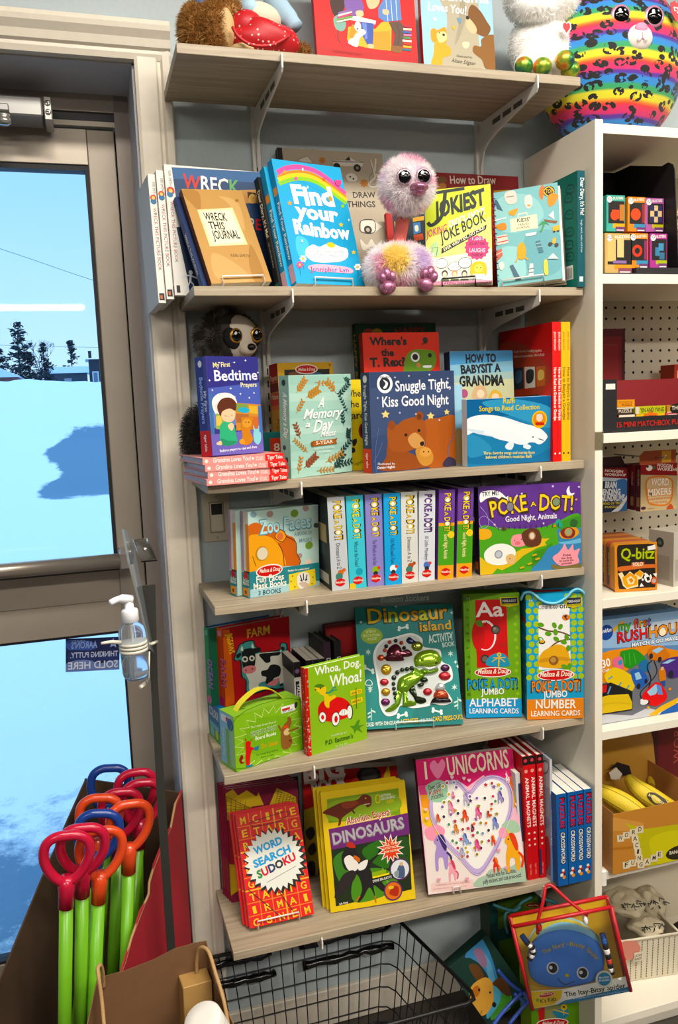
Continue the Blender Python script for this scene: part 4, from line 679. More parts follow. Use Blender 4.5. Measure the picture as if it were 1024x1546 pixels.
pack('picture_book', 'leftmost red spined grandma book with its red back cover showing', 'book', (.7109,-.2420,1.3134,.000,.000,.000),(.0105,.2220,.2807), kind='hard', axis='x', spine='F', cols=('#c4281c', '#d8261e', '#c4281c'), group='spine out grandma books', art={'F':['r #d8261e 0 0 26 702',('JEAN REAGAN','#fbeee0',10,653,10,562,22,'r'),('How to Read to a Grandma or Grandpa','#fdf3e6',8,477,8,210,31),'o #fdf3e6 13 42 5'],
 'L':keep(['r #c4281c 0 0 555 702;p #a83a22 0 616 23 636 74 645 140 640 214 626 286 606 346 584 402 559 459 527 507 492 537 456 538 423 500 388 429 350 341 315 254 288 182 277 124 284 69 304 20 334 0 352',('A super fun way to reading together,','#f0ddc8',162,577,459,563,28,'r'),('bedtime and naptime stories - How to Read!','#f0ddc8',162,550,480,540,28,'r'),'p #232a30 160 494 262 494 265 379 163 377;p #dcd6ca 278 494 385 490 388 383 280 379;p #c8642a 400 490 492 487 486 390 403 385;c #3c5f7a 182 471 246 474 245 422 180 414;c #2a2a2a 298 472 370 473 364 417 302 409;c #e9c36a 419 466 472 466 472 426 418 420;p #232a30 259 340 429 346 429 336 258 332'])})
pack('picture_book', 'second red spined grandma book from the left', 'book', (.7216,-.2420,1.3134,.000,.000,.000),(.0094,.2220,.2806), kind='hard', axis='x', spine='F', cols=('#c4281c', '#d8261e', '#c4281c'), group='spine out grandma books', art={'F':['r #d8261e 0 0 23 702',('JEAN REAGAN','#fbeee0',8,652,8,561,22,'r'),('How to Read to a Grandma or Grandpa','#fdf3e6',7,477,7,210,31),'o #fdf3e6 12 42 5']})
pack('picture_book', 'left one of the two yellow spined grandma books', 'book', (.7313,-.2420,1.3134,.000,.000,.000),(.0100,.2220,.2805), kind='hard', axis='x', spine='F', cols=('#e3b81c', '#e3b81c', '#e3b81c'), group='spine out grandma books', art={'F':['r #e3b81c 0 0 25 701',('JEAN REAGAN','#8a5a12',9,652,9,561,22,'r'),('How to Babysit a Grandpa','#7a4a10',8,477,8,210,31),'o #3a2a10 12 42 5']})
pack('picture_book', 'right one of the two yellow spined grandma books', 'book', (.7415,-.2420,1.3134,.000,.000,.000),(.0106,.2220,.2805), kind='hard', axis='x', spine='F', cols=('#e3b81c', '#e3b81c', '#e3b81c'), group='spine out grandma books', art={'F':['r #e3b81c 0 0 26 701',('JEAN REAGAN','#8a5a12',10,652,10,561,22,'r'),('How to Babysit a Grandma','#7a4a10',8,477,8,210,31),'o #3a2a10 13 42 5']})
pack('mask_book_set', 'front Zoo Faces mask book box with an orange lion', 'toy box', (.0757,-.2148,1.0893,.357,-.020,-.017),(.1619,.0270,.1656), cols=('#b9d4cb', '#e3d9cc', '#b9d4cb'), art={'F':keep(['r #b9d4cb 0 0 405 414;o #6f8f3a 263 383 23 19;o #6f8f3a 346 215 23 19;o #a58a84 122 393 19 16;p #a58a84 350 400 349 396 346 392 343 389 338 387 333 386 327 386 322 388 318 391 314 395 312 399 311 404 312 408 314 412 317 414 341 414 343 412 347 409 349 404;p #7f9fa8 48 398 47 394 45 390 42 387 37 385 32 384 28 385 23 386 18 389 16 393 14 397 13 401 14 406 16 409 19 412 24 414 34 414 38 412 42 410 46 406 48 402;p #31454c 405 302 402 300 398 298 394 298 389 298 385 300 381 302 378 305 377 308 376 312 377 316 379 319 382 322 386 323 390 324 394 323 398 322 402 319 405 317;o #e3cdb8 340 132 20 16;o #a58a84 289 170 15 13;o #7f9fa8 219 158 18 15;p #c8671c 0 348 4 352 13 356 23 358 33 360 43 360 53 357 63 352 74 347 85 341 96 337 108 336 120 335 132 335 144 334 156 331 168 324 178 314 189 304 200 294 210 286 221 280 232 275 243 272 252 266 260 259 264 248 266 235 268 220 268 206 270 194 274 184 279 174 283 165 287 157 288 149 290 142 290 136 290 131 285 127 275 124 258 124 236 127 209 130 182 133 157 135 132 135 105 134 79 132 55 131 36 130 21 128 10 124 2 122 0 122;p #e9a21f 0 292 2 296 10 303 19 305 29 305 42 304 56 302 74 298 92 292 110 286 124 280 136 272 145 264 152 256 159 247 166 238 172 230 177 222 182 213 186 204 189 194 194 181 201 166 206 152 206 138 196 130 173 126 138 125 100 126 63 129 36 130 19 129 8 126 0 124 0 124;o #e9a21f 179 280 32;o #d9714a 176 279 18;m #5a2a10 4 146 282 180 312 211 277 184 251;o #b9862f 70 208 36;o #dcd2b8 74 208 30;l #5a2a10 3 18 202 36 151;k #5a2a10 4 210 275 266 242 270 189 292 144 282 124;k #5a2a10 4 166 244 189 199 196 130',('Zoo','#5a8f96',59,300,176,302,136,'x',.06),('Faces','#5a8f96',191,304,363,303,130,'x',.06),('Zoo','#b9dfe2',63,302,174,304,128),('Faces','#b9dfe2',195,307,359,306,122),('A BOOK OF','#7a9aa0',258,272,365,271,34),('MASKS','#7a9aa0',284,237,364,234,38),'p #2f7f87 0 128 405 122 405 0 223 0 0 4;p #a7ccd2 0 44 216 40 405 29 405 0 223 0 0 4;o #f3ece0 110 120 76 32;o #c4161c 110 120 70 26',('Melissa & Doug','#f6ead8',52,116,171,114,38,'b',0,.2),('Fun Faces','#f2f0e2',32,71,192,67,62),('Mask Books','#f2f0e2',16,40,206,35,62),('3 BOOKS','#1f4a50',42,10,173,4,42),('Perfect for peek-a-boo!','#f2f0e2',215,100,343,97,19),'p #e3cf4f 220 86 378 94 383 12 222 4;c #e9e6de 268 66 300 86 338 73 346 34 317 3 279 11;l #1d1a17 6 287 74 299 40;l #1d1a17 6 306 80 308 45;l #1d1a17 6 329 71 318 40;c #cfb7a4 279 33 312 36 337 19 314 4;o #1d1a17 292 47 5 4;o #1d1a17 325 46 5 4;o #c8671c 232 50 5 4;o #c8671c 254 20 5 4;o #c8671c 242 76 5 4;o #c8671c 364 53 5 4;o #c8671c 357 21 5 4;o #c8671c 378 78 5 4']),
 'L':keep(['r #e3d9cc 0 0 68 414;r #b78aa8 0 124 20 414;r #f2efe6 28 228 34 406;r #8fb4c4 17 228 23 414;r #e9951f 42 124 68 356;r #241d18 20 116 68 128;r #2f7f87 0 0 68 120;r #8fbcc4 53 0 68 50;r #e59a24 8 8 54 46;o #7a3a12 30 25 10;o #c4161c 34 104 19',('Fun Faces','#f2f0e2',10,76,61,76,35),('Mask Books','#f2f0e2',8,60,62,60,35)])})
pack('mask_book_set', 'second Zoo Faces mask book box right behind the front one', 'toy box', (.0559,-.1902,1.0901,.357,-.020,-.017),(.1619,.0270,.1656), cols=('#b9d4cb', '#e3d9cc', '#b9d4cb'), art={'L':PRINTS[30]})
def toy_spine(w, h, c, tc, t2, words, ac, i):
    """printing of one narrow spine: stacked title with finger dots, story name, small picture and red oval"""
    q = 2500; n = lambda f, s: round(f*s*q); o = []; pu = c == '#6a3f96'
    bx = lambda col, a, b, e, d: o.append(f'p {col} {n(a, w)} {n(b, h)} {n(e, w)} {n(b, h)} {n(e, w)} {n(d, h)} {n(a, w)} {n(d, h)}')
    dot = lambda col, u, v, r: o.append(f'o {col} {n(u, w)} {n(v, h)} {round(r*q)}')
    tx = lambda s, col, u, v0, v1, k, *x: o.append((s, col, n(u, w), n(v0, h), n(u, w), n(v1, h), round(k*5000))+x)
    bx(c, 0,0,1,1)
    if pu: bx('#4f9a2c', 0,0,1,.62); bx('#e0a224', 0,.6,1,.635); bx('#e0a01c', 0,0,1,.16); dot('#e9c83a', .8,.5,.007)
    for s, a, b in (('POKE', .965,.77),('A', .755,.715),('DOT!', .70,.54)): tx(s, '#2a2016', .34, a, b, .0155 if s != 'A' else .009, 'x', .12); tx(s, tc, .36, a, b, .0130 if s != 'A' else .008, 'b', .12)
    dot('#f2efe4', .55,.885,.0038); dot('#f2efe4', .55,.625,.0038); tx(words, t2,.36,.51,.23,.0085, 'b' if pu else 'r')
    if i in (0,4): dot(ac, .55,.19,.006); dot('#3f7a6a', .45,.15,.007); dot(ac, .75,.215,.0035)
    elif i == 1: bx('#e3c018', 0,0,.35,.06); dot('#2a9ab0', .6,.18,.007)
    elif not pu: dot(ac, .5,.18,.007); dot('#2a2a2a', .5,.14,.005); dot('#d8402a', .7,.2,.003)
    for u, r in ((.38,.0065),(.62,.0065),(.5,.0078)): dot('#c4161c', u, .085, r)
    o.append(('Melissa&Doug', '#f6ead8', n(.22, w), n(.078, h), n(.8, w), n(.078, h), 21)); return o

pack('toy_book', 'first white spined toy book from the left, with a dark back cover', 'book', (.2349,-.2247,1.0893,-.020,.000,.016),(.0345,.1950,.1820), kind='hard', axis='x', spine='F', cols=('#20262b', '#c3c8cb', '#9aa0a4'), group='upright toy books', art={'L':['r #20262b 0 0 488 455;r #c9ccc8 146 23 439 73;r #3a4a4f 98 159 390 250;r #c8b48a 268 228 439 319'],
 'F':toy_spine(.0345,.1820,'#c3c8cb','#e3c018','#1d2226','Dinosaurs A to Z','#c86a2a',0)})
pack('toy_book', 'turquoise spined toy book second from the left', 'book', (.2714,-.2229,1.0893,.000,-.000,.006),(.0345,.1950,.1820), kind='hard', axis='x', spine='F', cols=('#4fc0d0', '#4fc0d0', '#3fa8bc'), group='upright toy books', art={'F':toy_spine(.0345,.1820,'#4fc0d0','#d9d83a','#134a66',"Who's in the Ocean?",'#e3c018',1)})
pack('toy_book', 'lilac spined toy book third from the left', 'book', (.3091,-.2210,1.0893,-.000,-.000,-.003),(.0345,.1950,.1820), kind='hard', axis='x', spine='F', cols=('#8b83c2', '#8b83c2', '#6f68a8'), group='upright toy books', art={'F':toy_spine(.0345,.1820,'#8b83c2','#e9c81c','#332a66','The Wheels on the Bus','#8cae2a',2)})
pack('toy_book', 'bright blue spined toy book fourth from the left', 'book', (.3444,-.2250,1.0893,.000,-.000,-.012),(.0345,.1950,.1820), kind='hard', axis='x', spine='F', cols=('#159fd8', '#159fd8', '#1287b8'), group='upright toy books', art={'F':toy_spine(.0345,.1820,'#159fd8','#e9c81c','#0e2f55',"Old MacDonald's Farm",'#f0f0ea',3)})
pack('toy_book', 'white spined toy book with an orange dinosaur, fifth from the left', 'book', (.3805,-.2228,1.0893,.000,-.000,-.017),(.0345,.1950,.1820), kind='hard', axis='x', spine='F', cols=('#d6d6d0', '#d6d6d0', '#b5b5b0'), group='upright toy books', art={'F':toy_spine(.0345,.1820,'#d6d6d0','#e3c018','#22262a','Dinosaurs A to Z','#a84a1c',4)})
pack('toy_book', 'white spined toy book with purple lettering, sixth from the left', 'book', (.4170,-.2211,1.0893,-.000,-.000,-.034),(.0345,.1950,.1820), kind='hard', axis='x', spine='F', cols=('#d5d9e0', '#d5d9e0', '#b9bdc4'), group='upright toy books', art={'F':toy_spine(.0345,.1820,'#d5d9e0','#6a3f8e','#26262e','10 Little Monkeys','#4a6fb8',5)})
pack('toy_book', 'left one of two purple and green spined toy books', 'book', (.4563,-.2250,1.0893,-.000,-.000,-.045),(.0345,.1950,.1820), kind='hard', axis='x', spine='F', cols=('#6a3f96', '#6a3f96', '#55337c'), group='upright toy books', art={'F':toy_spine(.0345,.1820,'#6a3f96','#e9c81c','#e9e2a0','Good Night, Animals','#e0a81c',6)})
pack('toy_book', 'right one of two purple and green spined toy books', 'book', (.4982,-.2230,1.0893,-.000,-.000,-.046),(.0345,.1950,.1820), kind='hard', axis='x', spine='F', cols=('#6a3f96', '#6a3f96', '#55337c'), group='upright toy books', art={'F':toy_spine(.0345,.1820,'#6a3f96','#e9c81c','#e9e2a0','Good Night, Animals','#e0a81c',7)})
pack('toy_book', 'large purple and green Good Night, Animals toy book facing forward', 'book', (.5507,-.2252,1.0900,-.110,.027,-.003),(.2227,.0260,.1791), kind='hard', cols=('#5a2f86', '#241a2a', '#5a2f86'), r=.008, art={'F':keep(['r #5a2f86 0 0 557 448;p #4f9a2c 0 0 0 242 13 253 32 255 55 250 79 243 102 238 126 236 151 232 177 229 202 226 228 224 254 223 282 223 308 224 334 225 356 228 374 231 387 236 400 241 414 246 431 251 456 260 485 274 515 284 541 286 557 272 557 0;p #3f8422 289 90 298 100 312 106 326 110 341 113 354 116 365 123 377 132 387 138 394 140 397 134 394 114 386 83 376 48 363 16 355 0 284 0 282 4 280 26 281 50 284 73;p #3a7fae 430 213 450 222 479 230 510 234 539 230 557 216 557 0 280 0 276 3 282 15 299 29 318 44 331 57 340 70 348 82 357 94 366 106 375 115 386 121 399 124 411 126 422 129 429 136 431 150 428 167 424 185 423 201;p #6fb0d0 430 142 434 142 444 142 456 142 470 142 484 143 498 145 515 148 532 151 547 154 557 154 557 131 543 129 523 128 500 128 478 128 462 129 450 131 440 134 433 137 429 140;p #3f8a2c 436 243 454 250 482 259 512 266 540 270 557 270 557 214 549 210 537 209 522 209 508 209 495 208 484 206 473 204 462 201 454 200 446 202 440 207 434 215 429 225 430 234;p #d9b41c 76 35 125 76 183 98 226 120 290 123 290 141 382 190 339 166 382 165 354 145 365 131 311 119 236 84 182 42 118 16;p #d9b41c 0 0 0 94 7 90 16 83 25 74 36 68 48 64 64 59 80 55 92 50 98 43 96 34 89 24 78 13 66 3 61 0;p #e0a81c 0 236 9 238 18 238 30 237 41 235 51 232 58 228 63 223 66 216 68 209 67 202 65 196 60 192 54 187 45 184 36 182 28 180 20 181 10 182 2 184 0 185;c #efece4 24 109 48 137 90 154 142 151 184 128 194 97 172 58 119 44 66 50 30 73;c #d9b27a 141 86 173 98 196 72 182 47 150 48;o #2a2016 162 74 3;o #8a8f98 101 100 22;o #b9bfc6 101 100 16;c #e9929a 169 169 185 193 228 196 250 174 246 139 205 132 174 144;o #d9707a 206 152 15 10;o #2a2016 190 166 3;o #2a2016 227 170 3;c #5a2f1c 228 196 270 223 318 215 336 173 328 138 290 126 248 139;o #a87a4a 285 184 19 22;o #d8cbb8 285 184 13 16;c #2f9a7c 412 239 426 262 447 250 452 216 431 223;c #d99a2a 436 192 474 210 528 212 544 180 505 157 451 160;c #7a2a1c 441 197 484 217 522 196 511 162 462 162;o #b98a4a 486 191 22;o #8f9a7a 486 191 15;c #2f5a2c 496 239 512 258 539 244 528 216 506 218;p #d98a2a 399 230 415 236 418 224 398 223;c #f09aa4 396 62 428 86 450 110 464 131 483 97 510 126 515 93 548 101 536 63 542 27 482 16 428 22;p #7a6a3a 398 27 406 26 417 22 430 18 445 14 460 12 477 13 497 16 517 18 534 21 547 21 554 19 557 16 557 3 552 0 552 0 414 0 405 3 395 6 390 11 388 16 388 21 392 25',('Poke','#3a1a22',452,65,498,66,24),('the dots','#3a1a22',444,51,504,51,22),('to count the','#3a1a22',433,38,512,38,22),('animals!','#3a1a22',444,22,504,24,22),'k #b9a8d8 2 6 354 42 307 51 257 19 239 0 280 26 303 62 276 102 234 132 232;c #5a4a2a 118 232 134 242 150 230 133 220;c #f4f2ee 11 420 55 431 107 424 138 401 150 382 139 369 116 382 85 396 44 391 10 373',('TRY ME!','#2a2a32',19,402,110,406,44),'p #f4f2ee 127 382 160 398 158 365',('POKE','#3a2a10',58,291,268,317,175,'x',.12),('A','#3a2a10',277,335,311,337,52,'x'),('DOT!','#3a2a10',319,315,518,296,165,'x',.12),('POKE','#ecc81c',62,295,264,320,159,'b',.12),('A','#ecc81c',280,337,309,338,44),('DOT!','#ecc81c',322,319,514,303,153,'b',.12),'o #3a2a10 168 342 22 27;o #7f7a86 168 342 18 22;o #3a2a10 420 352 25;o #7a8a6a 420 352 20',('Good Night, Animals','#e9e4ee',140,265,423,268,56),'c #f0eef2 493 431 477 407 485 383 511 382 522 394 503 392 494 409;s #d9c8f0 402 434 8 0 0 8 5 45;s #e9a080 530 358 9 0 0 8 5 45;s #d9c8f0 348 245 8 0 0 8 5 45;s #d9c8f0 547 423 9 0 0 8 5 45;s #d9c8f0 206 397 8 0 0 8 5 45;s #d9c8f0 232 405 8 0 0 8 5 45;s #d9c8f0 82 255 8 0 0 8 5 45;l #3a2a4a 4 102 228 102 246;l #3a2a4a 4 132 228 132 246;l #3a2a4a 4 161 228 161 246;l #3a2a4a 4 190 227 191 245;l #3a2a4a 4 220 227 220 245;l #3a2a4a 4 250 226 250 244;l #3a2a4a 4 279 226 280 244;l #3a2a4a 4 309 225 309 243;l #3a2a4a 4 339 225 339 243;l #3a2a4a 4 368 224 369 242;l #3a2a4a 4 398 224 399 242;l #3a2a4a 4 429 223 429 242;p #c8a81c 211 25 235 31 239 23 216 16;p #c8a81c 254 42 278 48 282 40 258 33;p #c8a81c 282 86 305 92 310 84 286 76;p #c8a81c 297 64 321 71 325 62 301 55']),
 'L':['r #241a2a 0 0 65 448;r #c8642a 0 22 45 63']})

# ---- fifth and lowest shelf
pack('board_book_box', 'low blue and green boxed set under the Farm board book', 'toy box', (.0185,-.1050,.7622,.170,.000,.000),(.1700,.0750,.0800), cols=('#1b78b8', '#59a84a', '#1b78b8'), art={'L':['r #1b78b8 0 0 188 200;r #59a84a 0 0 188 60;r #6fc0d8 19 64 169 90',('COLOUR','#e9f2f6',22,124,172,124,90),'o #7fc8e0 56 36 30;o #b9d95a 131 40 25'],
 'F':['r #1b78b8 0 60 425 200;r #59a84a 0 0 425 60']})
pack('board_book', 'red Farm board book with a spotted cow cut out on its cover', 'book', (.0331,-.1036,.8432,.380,.030,-.032),(.1658,.0240,.1619), kind='hard', cols=('#b8222a', '#d8502a', '#b8222a', '#cfc8b8'), art={'F':keep(['r #b8222a 0 0 414 405;p #d8661c 0 0 0 189 4 401 42 395 54 7 13 0',('JIGSAWS','#f0d24a',23,372,35,267,65),('FARM','#e9a43a',141,332,291,332,92,'b',.04),('FARM','#f0c868',145,335,286,335,78,'r',.04),'c #15191c 60 244 95 306 116 312 127 319 183 315 195 283 227 264 232 244 342 238 344 266 378 269 396 252 393 218 375 203 389 142 372 30 355 17 310 23 266 36 221 30 129 36 122 112 97 140 96 219 70 224;c #4f9a98 67 245 100 302 122 306 130 312 178 310 190 280 221 260 229 240 340 230 353 262 376 264 388 251 385 220 368 202 381 144 366 38 349 26 310 30 266 44 221 38 135 42 130 110 106 141 103 221 75 228;c #e9e6da 129 148 153 189 166 233 231 239 342 223 363 186 370 98 356 44 339 40 329 78 268 82 207 80 200 44 146 58 144 108;c #15191c 109 267 125 278 173 274 190 247 185 183 163 173 120 177 109 207;c #15191c 74 255 98 264 105 252 83 238;c #15191c 178 270 216 268 221 250 190 245;c #e9e6da 102 278 112 297 118 270;c #e9e6da 168 279 174 301 185 274;e #e9e6da 126 225 18 -4 -1 -16;e #15191c 126 225 10 -2 0 -8;e #e9e6da 168 222 17 -3 -1 -15;e #15191c 168 222 8 -2 0 -7;c #e58a8f 108 178 142 187 184 178 189 156 167 144 119 152;e #7a3038 128 166 6 -1 0 -4;e #7a3038 168 166 6 -1 0 -4;c #15191c 214 235 286 229 347 222 335 206 285 210 282 183 256 180 235 201;c #15191c 224 142 260 144 283 164 327 155 346 132 336 96 302 88 267 63 245 77 252 104 225 118;c #e58a8f 256 65 312 82 335 82 322 56 294 49;l #e9e6da 8 347 222 360 239 366 252;e #15191c 364 238 12 -2 0 -12;p #15191c 334 50 356 51 358 36 335 37']),
 'L':keep(['r #d8502a 0 0 60 405;r #e0683a 0 348 60 405',('FARM','#a8307a',27,251,27,101,100),('FARM','#e58ac0',26,252,26,102,90,'r'),'o #c02a6a 27 24 25;r #e9a8c0 12 364 45 391'])})
pack('board_book', 'green spined Ocean board book behind the Farm book', 'book', (.0092,-.0868,.8430,.380,.030,-.032),(.1608,.0220,.1619), kind='hard', cols=('#1f5f9a', '#2f9a6a', '#1f5f9a', '#cfc8b8'), art={'L':keep(['r #2f9a6a 0 0 55 405;r #17694a 40 0 55 405',('OCEAN','#7a4aa8',22,243,22,89,100),('OCEAN','#b98ad8',21,244,21,90,90,'r'),'o #c87aa8 25 28 22;r #6fc0a8 8 364 33 391']),
 'F':['r #1f6f8a 0 0 402 405;r #17694a 0 0 48 405']})
pack('carry_case', 'green book carry case with a yellow handle at the shelf front', 'toy box', (.0258,-.2388,.7622,.362,-.010,-.010),(.1551,.0540,.1096), cols=('#86b83a', '#8cc3d8', '#86b83a'), parts=('carton', 'pages'), art={'F':keep(['r #86b83a 0 0 388 274;c #7aae2e 86 224 256 215 357 152 363 32 167 43 51 103;l #dfe9a0 4 388 124 334 109 384 80 322 78 354 41 299 49 322 2 268 26 270 0 227 17 212 0 186 12 156 0 146 19 104 0 106 28 55 8 77 51 21 43 61 80 5 84 48 110 0 126 47 142 4 170 66 172 30 208 84 200 68 241 118 219 116 265 156 232 169 274 196 242 226 274 236 234 282 271 275 222 331 247 308 202 366 211 328 173 388 170 338 142 388 124',('The Little Green Box of','#e9efc0',90,193,234,185,22,'r'),('BRIGHT & EARLY','#f6f8e6',90,153,238,152,42,'x'),('BRIGHT & EARLY','#5f8a2a',90,153,238,152,40),('Board Books','#f2f6d8',113,128,233,124,35,'b',.1),('Dr. Seuss','#d9a02a',146,78,240,74,42,'b',.1),('Five sturdy Bright & Early','#2f5a1c',115,48,243,41,16,'r'),('Books in a box!','#2f5a1c',141,30,217,24,16,'r'),'c #d0241c 58 132 72 136 89 127 86 106 94 90 84 63 76 16 59 18 54 50 58 92;c #8a1a14 48 34 27 36 20 60 36 77 44 61 34 47;l #8a1a14 4 62 139 58 153;l #8a1a14 4 87 132 97 140;p #2a7a9a 100 94 134 97 128 76 109 78;p #2a7a9a 55 18 91 14 96 2 56 8;c #d0241c 85 102 104 92 99 85 85 89;c #8a5a2c 268 149 300 176 319 190 326 161 309 120 328 65 305 35 269 41 258 89;c #d9c08a 278 128 302 140 314 119 303 104 282 109;c #8a5a2c 301 190 315 195 322 180 308 174;l #8a5a2c 9 304 122 367 123;l #8a5a2c 9 272 121 248 168;p #d8502a 274 156 303 156 304 143 278 145;l #5a3a1a 8 307 75 322 66;p #f4f2ea 266 256 351 254 360 238 349 220 268 222;p #c03a2a 272 245 319 244 318 233 273 233;c #2a2a2a 346 255 362 260 363 242 350 227',('BRIGHT & EARLY','#2f4a6a',274,226,339,224,16),'k #5f8f24 4 0 18 96 2 196 8 309 0 388 6;m #4a7a1c 3 13 269 378 267 386 6 4 3']),
 'L':keep(['r #8cc3d8 0 0 135 274;r #a3cf9a 97 0 135 274;r #7ab04a 0 0 135 14;r #7fae5a 57 14 84 197;r #e9eef2 16 227 101 260;r #b8406a 61 233 88 255;o #3f6a9a 101 225 30',('Bright & Early Books','#d9ecf2',40,55,40,192,40,'r')]),
 'T':['r #8cb944 0 0 388 135;r #4a6a1c 70 57 101 68;r #4a6a1c 287 57 318 68']})
_o = bpy.context.scene.collection.objects[-2] if False else LAST()
b = MB(); mk = mat('#d9cc2a', .4); pts = smooth_open([(.0186,.0270,.1076),(.0310,.0270,.1216),(.0558,.0270,.1356),(.0775,.0270,.1396),(.1023,.0270,.1316),(.1271,.0270,.1076)], 5)
for a_, c_ in zip(pts, pts[1:]): b.prism([(a_[0], a_[1]-.008, a_[2]),(c_[0], c_[1]-.008, c_[2]),(c_[0], c_[1]+.008, c_[2]),(a_[0], a_[1]+.008, a_[2])], (0,0,.0016), mk)
b.build('handle', _o)
pack('picture_book', 'green Whoa, Dog. Whoa! book with a dog in a red car', 'book', (.1731,-.2221,.7624,.285,.012,-.007),(.1411,.0160,.1778), kind='hard', cols=('#8cb83a', '#c8241c', '#8cb83a'), art={'F':keep(['r #c8241c 0 0 19 445;d #f0e6dc 30 4 1 4 17 440 4;r #8cb83a 19 0 353 445',('Whoa, Dog.','#f4f4ea',58,400,332,395,78,'b',.08),('Whoa!','#f4f4ea',140,320,336,314,118,'b',.08),'c #c9261c 66 229 86 256 112 259 120 216 144 166 173 132 102 158 70 183;c #d42a1e 121 243 148 264 200 257 246 224 262 184 253 149 194 140 143 152 124 198;c #8a1812 246 215 262 184 257 155 234 190;c #e6c52a 84 314 115 327 119 302 138 275 164 278 174 263 137 248 130 218 106 238 103 283 78 302;c #e6c52a 54 334 70 346 106 336 118 320 88 304 64 317;c #4f7a24 50 346 81 352 110 335 85 330;k #3f8a6a 9 114 298 140 297 161 315 176 314;k #3f8a6a 7 140 297 162 301 181 304;e #1d1a12 85 329 4 -1 0 -4;e #1d1a12 57 327 4 -1 0 -4;e #22221e 90 179 22 -5 -2 -29;e #f2f2ea 90 179 19 -4 -1 -26;e #d42a1e 90 179 9 -2 0 -12;o #22221e 166 152 25 38;o #f2f2ea 166 152 22 34;o #c9261c 168 151 10 18;o #22221e 254 167 18 38;o #f2f2ea 251 168 15 34;c #f2f2ea 186 174 208 192 234 183 236 162 208 160;l #8a8a84 2 207 189 206 164;l #8a8a84 2 221 186 220 164;p #e9cf2a 259 276 329 274 330 251 261 250;p #e9cf2a 262 229 332 230 334 206 265 201',('HOW TO','#2a2612',266,256,324,256,24),('RELAX','#2a2612',270,209,324,212,24),'l #5a4a1c 4 295 286 294 176;c #4f8a2a 251 94 278 92 294 111 311 112 304 86 337 82 309 71 324 44 292 66 276 51 271 76',('INSPIRED BY','#dfe6c0',134,67,231,64,18,'r'),("P.D. Eastman's",'#2a5a1c',98,34,266,30,44,'b',.05),('Go, Dog. Go!','#dfe6c0',156,6,228,6,22,'r')]),
 'L':['r #c8241c 0 0 40 445;d #f0e6dc 60 4 2 4 38 440 3']})
pack('chapter_book', 'leftmost small book of the row behind the green Whoa book', 'book', (.1728,-.1300,.7622,.060,.000,.000),(.0145,.1000,.1650), kind='soft', axis='x', spine='F', cols=('#d9d4c8', '#d9d4c8', '#1d1a22', '#e6dfce'), group='small dark topped books at the back of the fifth shelf', art={'F':['r #d9d6ce 0 0 36 412;r #17141c 0 330 36 412;o #7a5a8a 18 363 12;r #17141c 7 206 27 309',('TALES','#e9e6de',13,297,13,223,30)],
 'L':keep(['r #d9d6ce 0 0 250 412;r #17141c 0 338 250 412;r #8a8680 50 82 200 91;r #8a8680 50 111 200 120;r #8a8680 50 140 200 148;r #8a8680 50 169 200 177;r #8a8680 50 198 200 206'])})
pack('chapter_book', 'second small book of the row behind the green Whoa book', 'book', (.2000,-.1300,.7622,.060,.000,.000),(.0145,.1000,.1650), kind='soft', axis='x', spine='F', cols=('#d9d4c8', '#d9d4c8', '#1d1a22', '#e6dfce'), group='small dark topped books at the back of the fifth shelf', art={'F':['r #d9d6ce 0 0 36 412;r #17141c 0 330 36 412;o #7a5a8a 18 363 12;r #17141c 7 206 27 309',('TALES','#e9e6de',13,297,13,223,30)],
 'L':PRINTS[38]})
pack('chapter_book', 'third small book of the row behind the green Whoa book', 'book', (.2141,-.1300,.7622,.060,.000,.000),(.0145,.1000,.1650), kind='soft', axis='x', spine='F', cols=('#d9d4c8', '#d9d4c8', '#1d1a22', '#e6dfce'), group='small dark topped books at the back of the fifth shelf', art={'F':['r #d9d6ce 0 0 36 412;r #17141c 0 330 36 412;o #b8708a 18 363 12;r #17141c 7 206 27 309',('TALES','#e9e6de',13,297,13,223,30)],
 'L':PRINTS[38]})
pack('chapter_book', 'fourth small book of the row behind the green Whoa book', 'book', (.2260,-.1300,.7622,.060,.000,.000),(.0145,.1000,.1650), kind='soft', axis='x', spine='F', cols=('#d9d4c8', '#d9d4c8', '#1d1a22', '#e6dfce'), group='small dark topped books at the back of the fifth shelf', art={'F':['r #d9d6ce 0 0 36 412;r #17141c 0 330 36 412;o #b8708a 18 363 12;r #17141c 7 206 27 309',('TALES','#e9e6de',13,297,13,223,30)],
 'L':PRINTS[38]})
pack('diary', 'left purplish black diary with a white spine title, fifth shelf', 'book', (.2407,-.1200,.7622,.080,.000,.000),(.0155,.0950,.1950), kind='hard', axis='x', spine='F', cols=('#1a1c1d', '#3a2436', '#1a1c1d', '#3a3834'), art={'F':['r #3a2436 0 0 39 488',('DIARY','#e9e6e2',15,404,15,322,42)]})
pack('diary', 'right black diary with a white spine title, fifth shelf', 'book', (.2634,-.1200,.7622,.080,.000,.000),(.0155,.0950,.1950), kind='hard', axis='x', spine='F', cols=('#1a1c1d', '#15191a', '#1a1c1d', '#3a3834'), art={'F':['r #15191a 0 0 39 488',('DIARY','#e9e6e2',15,404,15,322,42)]})
pack('picture_book', 'dark red book at the back beside the two diaries', 'book', (.2620,-.0750,.7622,.050,.050,.000),(.0850,.0200,.2150), kind='hard', cols=('#6a1414', '#3a0c0c', '#6a1414'), art={'F':['r #4a1010 0 0 213 269;o #2a1a18 106 296 50;r #8a1a1a 11 376 202 521']})
